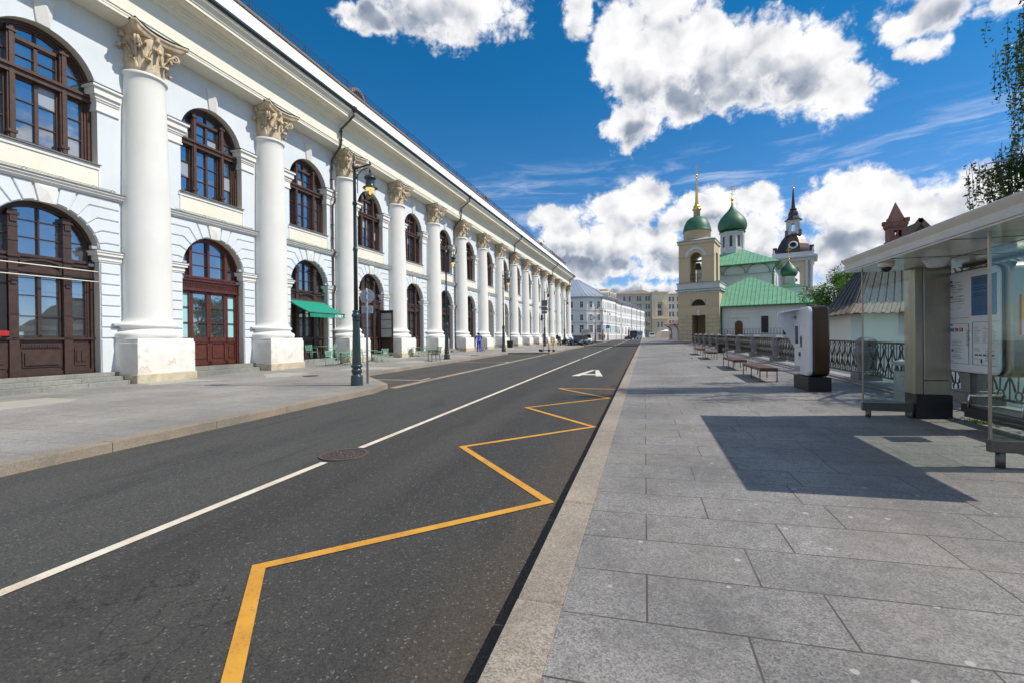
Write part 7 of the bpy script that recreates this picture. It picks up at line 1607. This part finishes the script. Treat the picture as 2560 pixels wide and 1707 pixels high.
def motorbike(x, y, rz, paint, label, box=0):
    t = thing('motorcycle', x, y, prof(y), rz, label, 'motorcycle', 'motorcycles parked at the head of the bay')
    for yy in (-.62, .62):
        m = MB(); m.T = Matrix.Translation((0, yy, .27)) @ Matrix.Rotation(R(90), 4, 'Y'); m.lathe([(.20, -.06), (.25, -.06), (.275, 0), (.25, .06), (.20, .06)], 18, cap=False); w_ = m.build('wheel', MT['rubber'], t)
        m = MB(); m.T = Matrix.Translation((0, yy, .27)) @ Matrix.Rotation(R(90), 4, 'Y'); m.lathe([(0, -.05), (.05, -.04), (.05, .04), (0, .05)], 8)
        for a in range(0, 360, 60): m.beam((0, 0, 0), (.2*math.cos(R(a)), .2*math.sin(R(a)), 0), .03, .02)
        m.build('rim', MT['chrome'], w_)
    m = MB(); m.loft([[(-.10, -.35, .62), (.10, -.35, .62), (.06, -.35, .50), (-.06, -.35, .50)], [(-.15, -.12, .82), (.15, -.12, .82), (.12, -.12, .50), (-.12, -.12, .50)], [(-.12, .12, .72), (.12, .12, .72), (.10, .12, .5), (-.10, .12, .5)]], smooth=True)
    m.loft([[(-.12, -.62, .78), (.12, -.62, .78), (.08, -.66, .60), (-.08, -.66, .60)], [(-.17, -.42, .92), (.17, -.42, .92), (.14, -.40, .55), (-.14, -.40, .55)]], smooth=True); m.box(-.05, -.85, .55, .05, -.45, .58); m.build('fairing', MT[paint], t)
    m = MB(); m.loft([[(-.11, .05, .70), (.11, .05, .70), (.10, .05, .62), (-.10, .05, .62)], [(-.13, .35, .74), (.13, .35, .74), (.10, .35, .64), (-.10, .35, .64)], [(-.08, .75, .84), (.08, .75, .84), (.06, .75, .74), (-.06, .75, .74)]], smooth=True); m.build('seat', MT['black_cloth'], t)
    m = MB(); m.box(-.13, -.22, .22, .13, .18, .52, .03); m.tube([(-.12, .1, .3), (-.15, .6, .34), (-.15, .85, .42)], .045, 6); m.build('engine', MT['dark_metal'], t)
    m = MB()
    for s in (-1, 1): m.tube([(s*.07, -.62, .27), (s*.07, -.42, .85)], .022, 6)
    m.tube([(-.34, -.30, .92), (-.2, -.40, .94), (0, -.42, .9), (.2, -.40, .94), (.34, -.30, .92)], .018, 6); m.build('handlebar', MT['chrome'], t)
    m = MB(); m.lathe([(.02, -.02), (.08, 0), (.09, .03), (.02, .04)], 10, (0, -.66, .76)); m.add([(-.12, -.58, .88), (.12, -.58, .88), (.09, -.48, 1.12), (-.09, -.48, 1.12)], [(0, 1, 2, 3)]); m.build('windscreen', MT['headlight_glass'], t)
    if box: m = MB(); m.box(-.24, .55, .86, .24, 1.0, 1.20, .05); m.build('top_box', MT['black'], t)
    return t
motorbike(-9.55, 55.0, 62, 'black', 'black motorcycle with a large top box, leftmost of the parked ones', 1); motorbike(-8.75, 55.6, 35, 'paint_blue', 'motorcycle with bright blue fairing in front of the navy car', 0)
# electric kick scooter standing by the kerb
t = thing('kick_scooter', -7.2, 34.55, g(34.5), 100, 'yellow and purple electric kick scooter parked at the kerb corner', 'scooter')
m = MB(); m.box(-.07, -.30, .10, .07, .42, .14, .01); m.build('deck', MT['purple'], t)
for yy in (-.44, .50): m = MB(); m.T = Matrix.Translation((0, yy, .10)) @ Matrix.Rotation(R(90), 4, 'Y'); m.lathe([(.04, -.03), (.10, -.03), (.105, 0), (.10, .03), (.04, .03)], 14); m.build('wheel', MT['rubber'], t)
m = MB(); m.tube([(0, -.44, .2), (0, -.34, .92)], .03, 8); m.box(-.05, -.50, .16, .05, -.32, .24, .02); m.build('stem', MT['yellow'], t)
m = MB(); m.tube([(-.22, -.30, .92), (0, -.34, .94), (.22, -.30, .92)], .016, 6); m.build('handlebar', MT['black'], t)
m = MB(); m.box(-.09, -.46, .45, .09, -.36, .70, .03); m.build('bag', MT['orange'], t)
t = thing('kick_scooter', -7.55, 35.0, g(35), 60, 'orange electric kick scooter leaning just behind the yellow one', 'scooter')
m = MB(); m.box(-.07, -.30, .10, .07, .42, .14, .01); m.build('deck', MT['orange'], t)
for yy in (-.44, .50): m = MB(); m.T = Matrix.Translation((0, yy, .10)) @ Matrix.Rotation(R(90), 4, 'Y'); m.lathe([(.04, -.03), (.10, -.03), (.105, 0), (.10, .03), (.04, .03)], 14); m.build('wheel', MT['rubber'], t)
m = MB(); m.tube([(0, -.44, .2), (0, -.34, .96)], .03, 8); m.build('stem', MT['orange'], t); m = MB(); m.tube([(-.22, -.30, .96), (0, -.34, .98), (.22, -.30, .96)], .016, 6); m.build('handlebar', MT['white_paint'], t)
t = thing('marker_post', -7.45, 34.1, g(34), 0, 'thin grey post beside the electric scooters at the end of the bay', 'post')
m = MB(); m.lathe([(.03, 0), (.03, 1.38), (.02, 1.40)], 8); m.build('pole', MT['grey_pole'], t); m = MB(); m.box(-.06, -.02, 1.15, .06, .02, 1.4, .01); m.build('plate', MT['dark_metal'], t)
# bus
t = thing('city_bus', -3.0, 128, prof(128), -9, 'blue city bus with a black front coming down the far end of the street', 'bus'); W, L_, H = .98, 8.6, 2.3
m = MB(); m.box(-W, 0, .25, W, L_, H, .10); b = m.build('body', MT['paint_bus'], t)
m = MB(); m.box(-W*.97, -.03, .62, W*.97, .02, 2.15, .04); m.box(-W*1.005, .02, .95, -W*.99, .7, 2.2); m.box(W*.99, .02, .95, W*1.005, .7, 2.2); m.build('windscreen', MT['dark_glass'], b)
m = MB(); 
for s in (-1, 1):
    for i in range(5): m.box(s*W*1.0-.012, .95+i*1.6, 1.05, s*W*1.0+.012, 2.40+i*1.6, 1.95, .004)
m.build('side_window', MT['dark_glass'], b)
m = MB(); m.box(-.7, -.05, 1.98, .7, -.035, 2.13); m.build('route_display', MT['black'], b)
m = MB(); m.box(-W*.95, -.04, .3, W*.95, .0, .55, .02); m.build('bumper', MT['black'], b)
for s in (-1, 1):
    m = MB(); m.box(s*.85-.12, -.055, .60, s*.85+.12, -.03, .72, .01); m.build('headlight', MT['headlight_glass'], t); wheel(t, s*(W-.12), 1.9, .40, .24); wheel(t, s*(W-.12), 6.6, .40, .24)
    m = MB(); m.tube([(s*W, 0, 2.3), (s*(W+.15), -.15, 2.2), (s*(W+.15), -.15, 2.0)], .03, 5); m.box(s*(W+.15)-.05, -.2, 1.7, s*(W+.15)+.05, -.12, 2.05, .02); m.build('mirror', MT['black'], t)
m = MB(); m.box(-.8, 2.5, H, .8, 6, H+.22, .05); m.build('roof_unit', MT['white_paint'], b)
t = thing('parked_van', 2.3, 150, prof(150), 4, 'small pale van parked at the far right end of the street', 'van')
m = MB(); m.loft([[(-.7, 0, .3), (.7, 0, .3), (.7, 0, .9), (-.7, 0, .9)], [(-.78, .25, .2), (.78, .25, .2), (.78, .25, 1.0), (-.78, .25, 1.0)], [(-.78, .9, .2), (.78, .9, .2), (.70, .9, 1.75), (-.70, .9, 1.75)], [(-.78, 3.6, .2), (.78, 3.6, .2), (.70, 3.6, 1.75), (-.70, 3.6, 1.75)]], smooth=False); m.build('body', MT['paint_white'], t)
m = MB(); m.add([(-.70, .26, 1.05), (.70, .26, 1.05), (.64, .80, 1.66), (-.64, .80, 1.66)], [(0, 1, 2, 3)]); m.build('windscreen', MT['dark_glass'], t)
for s in (-1, 1): wheel(t, s*.66, .8, .26, .18); wheel(t, s*.66, 2.9, .26, .18)
t = thing('market_umbrella', 6.4, 150, prof(150), 0, 'pale cafe umbrella at the far end of the right pavement', 'umbrella')
m = MB(); m.lathe([(1.7, 2.2), (.05, 2.75)], 8, smooth=False, cap=False); m.lathe([(1.7, 2.2), (1.7, 2.05)], 8, smooth=False, cap=False); m.build('canopy', MT['white_paint'], t); m = MB(); m.tube([(0, 0, 0), (0, 0, 2.7)], .04, 6); m.build('pole', MT['grey_pole'], t)
# ------------------------------------------------------------------ trees
def leafmat(name, c, tr=.35):
    t = NT(name); N, L = t.N, t.L
    oi = t.n('ShaderNodeObjectInfo'); gq = t.n('ShaderNodeNewGeometry'); r_ = gq.outputs['Random Per Island']
    cc = t.mix(t.mr(r_, 0, 1), tuple(x*.55 for x in c), tuple(x*1.5 for x in c)); cc = t.mix(t.mr(t.noise(.9, 3), .4, .65, 0, .5), cc, (c[0]*1.9, c[1]*1.5, c[2]*.7))
    t.set('Base Color', cc); t.set('Roughness', .5); t.set('Specular IOR Level', .4)
    td = t.n('ShaderNodeBsdfTranslucent'); L.new(cc, td.inputs[0]); mx = t.n('ShaderNodeMixShader'); mx.inputs[0].default_value = tr; L.new(t.b.outputs[0], mx.inputs[1]); L.new(td.outputs[0], mx.inputs[2]); L.new(mx.outputs[0], N['Material Output'].inputs['Surface'])
leafmat('leaf_green', (.085, .19, .03)); leafmat('leaf_birch', (.06, .12, .025)); leafmat('leaf_dark', (.030, .065, .020)); simple('bark', (.09, .07, .05), .9, .3, 8, bump=.6); simple('birch_bark', (.45, .43, .40), .8, .45, 5, bump=.3)
def leaf_quad(m, p, s, rn, n=None):
    d = Vector((rn.gauss(0, 1), rn.gauss(0, 1), rn.gauss(0, 1))).normalized(); e = d.cross(Vector((rn.gauss(0, 1), rn.gauss(0, 1), rn.gauss(0, 1)))).normalized(); s *= rn.uniform(.6, 1.3)
    a = p-d*s; b = p+e*s*.45+d*s*.1; c = p+d*s; f = p-e*s*.45+d*s*.1; m.add([tuple(a), tuple(b), tuple(c), tuple(f)], [(0, 1, 2, 3)], False)
def tree(name, x, y, z, h, cr, label, leaf, nl, ls, seed, cat='tree', sq=.8, group=None, ch=.45):
    rn = random.Random(seed); t = thing(name, x, y, z, 0, label, cat, group)
    m = MB(); top = Vector((rn.uniform(-.2, .2), rn.uniform(-.2, .2), h*.8)); m.tube([(0, 0, -.3), tuple(top*.35), tuple(top*.7), tuple(top)], [h*.030, h*.024, h*.016, h*.006], 7); tr = m.build('trunk', MT['bark'], t)
    cl = []; lm = MB()
    for i in range(34):
        a = rn.uniform(0, 6.28); u = rn.random()**.5; zz = h*(ch+(1-ch)*rn.random()); k = math.sqrt(max(.05, 1-((zz/h-(ch+1)/2)/((1-ch)/2*1.08))**2)); p = Vector((math.cos(a)*cr*u*k, math.sin(a)*cr*u*k, zz)); cl.append((p, cr*rn.uniform(.20, .40)))
        lm.tube([tuple(top*rn.uniform(.4, .8)), tuple((top*.6+p)/2+Vector((0, 0, .1*h*.3))), tuple(p)], [h*.009, h*.006, h*.002], 4)
    lm.build('limb', MT['bark'], tr)
    m = MB()
    for i in range(nl):
        p, r = cl[rn.randrange(len(cl))]; d = Vector((rn.gauss(0, 1), rn.gauss(0, 1), rn.gauss(0, 1)*sq)).normalized()*r*(rn.random()**.4); leaf_quad(m, p+d, ls, rn)
    m.build('crown', MT[leaf], t); return t
tree('broadleaf_tree', 14.3, 39.5, -1.5, 7.5, 2.3, 'bright green round tree between the church and the plank roof', 'leaf_green', 13000, .085, 5)
tree('broadleaf_tree', 16.0, 38.0, -1.8, 7.8, 1.9, 'smaller bright green tree partly behind the plank roof', 'leaf_green', 8000, .085, 8)
for i, (x, y, h, cr, lb) in enumerate(((10.4, 10.2, 6.0, 1.9, 'dark tree behind the shelter glass, next to the steel pylon'), (11.2, 12.6, 6.4, 2.0, 'dark leafy tree seen above the information board'), (8.6, 6.8, 5.6, 1.7, 'dark tree filling the view through the near glass pane'))):
    tree('shade_tree', x, y, -2.2, h, cr, lb, 'leaf_dark', 6500, .07, 20+i, ch=.25)
# weeping birch hanging over the shelter
def birch():
    rn = random.Random(11); bx, by, bz = 10.35, 12.2, -2; t = thing('weeping_birch', bx, by, bz, 0, 'tall weeping birch with long hanging leafy strands over the bus shelter', 'tree')
    m = MB(); m.tube([(0, 0, 0), (.1, 0, 4), (-.1, .1, 9), (.1, 0, 14)], [.26, .22, .15, .05], 10); tr = m.build('trunk', MT['birch_bark'], t)
    lm = MB(); sm = MB(); lf = MB()
    ends = []
    def limb(a, z0, L_, rise):
        d = Vector((math.cos(a), math.sin(a), 0)); p0 = Vector((0, 0, z0)); P = [p0, p0+d*L_*.45+Vector((0, 0, rise)), p0+d*L_*.8+Vector((0, 0, rise*1.05)), p0+d*L_+Vector((0, 0, rise*.75))]
        lm.tube([tuple(p) for p in P], [.07, .05, .03, .012], 5); return P
    def strand(p, ln, dens=1.):
        q = p.copy(); pts = [tuple(q)]; n = max(3, int(ln/.10)); dr = Vector((rn.uniform(-.10, .10), rn.uniform(-.10, .10), 0))
        for i in range(n):
            q = q+dr*.10*(1-i/n)+Vector((rn.gauss(0, .010), rn.gauss(0, .010), -.10)); pts.append(tuple(q))
            for _ in range(3): leaf_quad(lf, q+Vector((rn.gauss(0, .045), rn.gauss(0, .045), rn.gauss(0, .04))), .046, rn)
        sm.tube(pts[::3]+[pts[-1]], .005, 3)
    # a: angle from the trunk; the side towards the street (-X) is what hangs into view
    specs = [(R(178), 6.6, 3.45, .5), (R(172), 6.2, 3.1, .5), (R(186), 6.9, 3.1, .5), (R(182), 6.4, 2.7, .6), (R(176), 6.8, 2.9, .5), (R(184), 7.2, 2.8, .4), (R(180), 6.9, 3.3, .3), (R(183), 8.6, 2.75, .9), (R(176), 9.6, 2.7, .8), (R(188), 11, 2.8, .8), (R(180), 12.6, 2.7, .6), (R(165), 7.6, 2.3, 1.2), (R(190), 8.3, 2.6, 1.1), (R(205), 7.2, 2.4, .9), (R(150), 9.2, 2.6, 1.2), (R(182), 10.2, 2.75, 1.0), (R(215), 9.8, 2.6, 1.1), (R(240), 8.6, 2.4, 1), (R(270), 9.4, 2.6, 1), (R(120), 8.4, 2.4, 1), (R(60), 9, 2.4, 1.2), (R(0), 8, 2.2, 1.2), (R(300), 9, 2.5, 1), (R(195), 11.5, 2.3, 1.0), (R(170), 12.2, 2.0, .9), (R(225), 7.0, 2.6, .6), (R(250), 7.2, 2.4, .7)]
    for a, z0, L_, rise in specs:
        P = limb(a, z0, L_, rise)
        for _ in range(30 if z0 > 7 else 60):
            u = rn.random()**.7*3; i = min(2, int(u)); p = P[i].lerp(P[i+1], u-i)+Vector((rn.gauss(0, .22), rn.gauss(0, .22), rn.gauss(0, .10))); strand(p, rn.uniform(.5, 2.1)*(1 if z0 > 7.3 else .45))
    lm.build('limb', MT['birch_bark'], tr); sm.build('twigs', MT['bark'], tr); lf.build('crown', MT['leaf_birch'], t)
birch()
# weeds along the pavement joint under the shelter
rn = random.Random(4); m = MB()
for i in range(260):
    x = 4.1+rn.gauss(.25, .14); y = 7.75-(x-4.1)*1.3+rn.gauss(0, .05); z = gr(x, y); h = rn.uniform(.02, .055); a = rn.uniform(0, 6.28); dx, dy = math.cos(a)*.012, math.sin(a)*.012
    m.add([(x-dx, y-dy, z), (x+dx, y+dy, z), (x+rn.gauss(0, .02), y+rn.gauss(0, .02), z+h)], [(0, 1, 2)], False)
o = m.build('weeds', MT['leaf_green']); tag(o, 'small green weeds growing in the paving joint under the shelter', 'weeds', kind='stuff')
# cast crown shade on the far pavement comes from the church; low shrubs behind the railing
